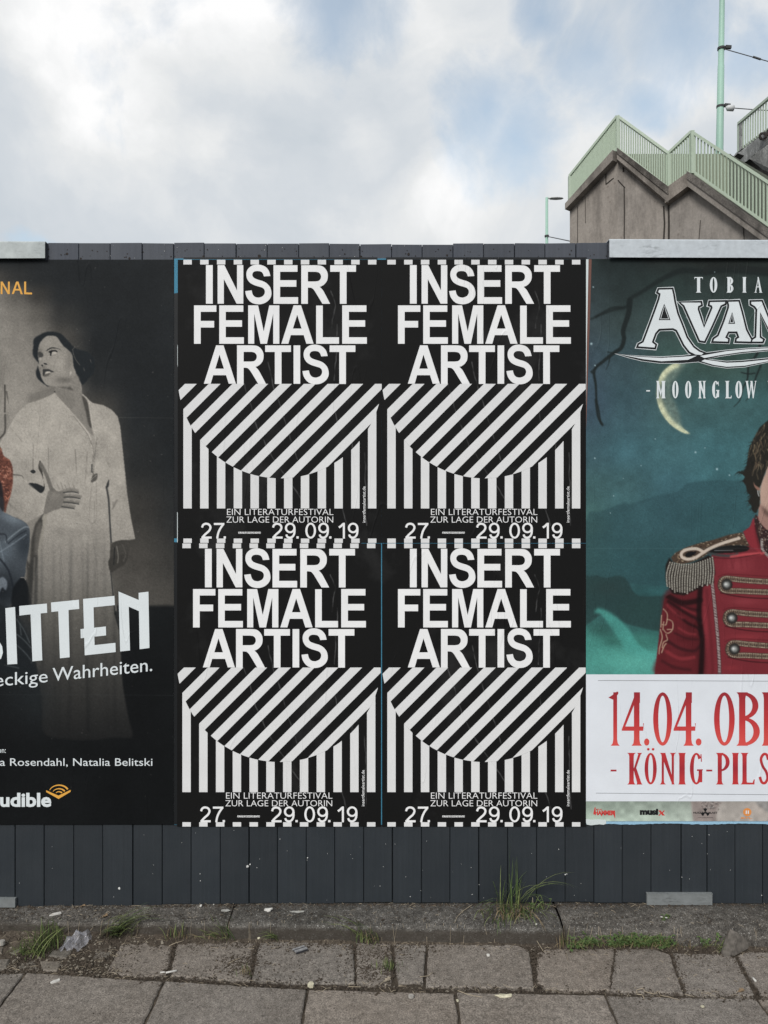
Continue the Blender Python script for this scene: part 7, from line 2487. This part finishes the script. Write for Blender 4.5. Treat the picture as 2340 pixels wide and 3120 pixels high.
# striped foil
c = gp(915, 2895, .003)
fo = empty('foil_wrapper', tuple(c), label='small striped silver and black foil piece on the slab', cat='foil')
d_ = Vector((math.cos(.55), math.sin(.55), 0)); s_ = Vector((-d_.y, d_.x, 0))
for k, (mat_, nm) in enumerate((('foil', 'silver_band'), ('foil_dark', 'black_band'), ('foil', 'silver_band'), ('foil_dark', 'black_band'))):
    mb = MB(); o_ = c + s_ * (.0072 * (1.5 - k)) + Vector((0, 0, .001 + (.002 if k == 2 else 0)))
    mb.bar(o_ - d_ * .018, o_ + d_ * .018, .0068 if k != 3 else .0028, .0022 + .001 * (k == 2))
    mb.build(nm, M[mat_], fo)
# rock
bm = bmesh.new()
c = gp(2240, 2902, .0)
r4 = random.Random(12)
for _ in range(17):
    v_ = Vector((r4.gauss(0, 1), r4.gauss(0, 1), r4.gauss(0, 1))).normalized()
    bm.verts.new((v_.x * .047 - max(0, v_.z) * .004, v_.y * .026, max(-.25, v_.z) * .042))
for p_ in ((-.046, -.006, -.008), (.046, -.004, -.008), (-.004, .004, .056), (.012, -.012, .044)):
    bm.verts.new(p_)
hull = bmesh.ops.convex_hull(bm, input=bm.verts)
bmesh.ops.delete(bm, geom=list({g_ for g_ in hull['geom_interior'] + hull['geom_unused'] if isinstance(g_, bmesh.types.BMVert)}), context='VERTS')
bmesh.ops.bevel(bm, geom=list(bm.edges), offset=.0022, segments=2, affect='EDGES')
me = bpy.data.meshes.new('rock'); bm.to_mesh(me); bm.free(); me.materials.append(M['rock'])
rock = link(bpy.data.objects.new('rock', me)); rock.location = (c.x, c.y + .006, .010); rock.rotation_euler = (0, -.2, .3)
tag(rock, 'dark grey angular rock at the kerb foot on the right', 'rock')
# crumpled clear wrapper
nx, ny = 22, 16
c = gp(232, 2885, .0)
vs = []
r3 = random.Random(8)
for j in range(ny):
    for i in range(nx):
        u, v = i / (nx - 1) - .5, j / (ny - 1) - .5
        z = .022 * (1 - (2 * v) ** 2) * (.3 + .7 * math.cos(u * 4)) - .012 * abs(math.sin(u * 7 + v * 3.3 + math.sin(v * 6))) + .006 * abs(math.sin(u * 11 - v * 8)) + r3.uniform(-.0026, .0026)
        x = u * .070 * (1 - .5 * abs(v)); y = v * .080
        vs.append((c.x + x + .25 * y, c.y + y + .010, max(.003, .014 + z)))
fs = [(j * nx + i, j * nx + i + 1, (j + 1) * nx + i + 1, (j + 1) * nx + i) for j in range(ny - 1) for i in range(nx - 1)]
tag(mesh_obj('plastic_wrapper', vs, fs, M['plastic']), 'crumpled clear plastic wrapper at the kerb foot on the left', 'wrapper')


# dead stalks and roots
def stalk(px_list, z_list, r, label, name='dead_stalk', cat='stalk'):
    P_ = [gp(px, py, z) for (px, py), z in zip(px_list, z_list)]
    pts = []
    for i in range(len(P_) - 1):
        for t in (0, .33, .66): pts.append(P_[i].lerp(P_[i + 1], t))
    pts.append(P_[-1])
    mb = MB(); mb.tube(pts, [r * (1 - .5 * i / len(pts)) for i in range(len(pts))], 6)
    return tag(mb.build(name, M['twig'], None, True), label, cat)
CC = lambda u, v: (1160 + u / 2.765, 2680 + v / 2.765)
DD = lambda u, v: (1740 + u / 2.765, 2680 + v / 2.765)
stalk([CC(780, 205), CC(700, 260), CC(645, 310), CC(622, 365)], [.052, .052, .053, .052], .0011, 'thin bent dead stalk on the kerb left of the tall tuft')
stalk([CC(622, 400), CC(600, 445), CC(585, 480)], [.030, .016, .006], .0010, 'short dead stalk hanging down the kerb face')
stalk([CC(510, 515), CC(560, 485), CC(610, 475), CC(652, 488)], [.006, .012, .013, .008], .0014, 'pale arched stalk at the kerb foot left of the tall tuft')
stalk([CC(1245, 400), CC(1300, 490), CC(1368, 600)], [.040, .014, .003], .0013, 'straight straw leaning from the kerb face right of the tall tuft')
stalk([CC(1280, 150), CC(1282, 230), CC(1270, 300), CC(1220, 325), CC(1150, 312)], [.085, .062, .053, .052, .052], .0009, 'curved pale stem beside the tall grass tuft')
stalk([CC(650, 935), CC(740, 970), CC(855, 990)], [.002, .002, .002], .0011, 'dark thin twig below the large back slab')
stalk([DD(615, 1000), DD(600, 970), DD(555, 965), DD(552, 930), DD(605, 915), DD(625, 945), DD(700, 965), DD(740, 935), DD(750, 975), DD(830, 990), DD(912, 1015)], [.003] * 11, .0012, 'tangled pale root lying along the slab joint at right', 'dry_root', 'root')
stalk([DD(1225, 530), DD(1270, 575), DD(1380, 600)], [.012, .006, .004], .0010, 'pale stalk lying in front of the grey rock')
stalk([DD(600, 195), DD(660, 215), DD(700, 235)], [.052, .052, .052], .0008, 'thin straw on the kerb below the right metal shoe')
stalk([(515, 2882), (535, 2873), (560, 2866)], [.004, .006, .006], .0012, 'pale straw across the joint of the two left slabs')
stalk([(697, 2935), (715, 2925), (735, 2918)], [.002, .002, .002], .0010, 'thin straw lying on the second back slab')
stalk([CC(330, 820), CC(400, 810), CC(440, 780)], [.002, .002, .002], .0009, 'short pale straw at the edge of the large back slab')
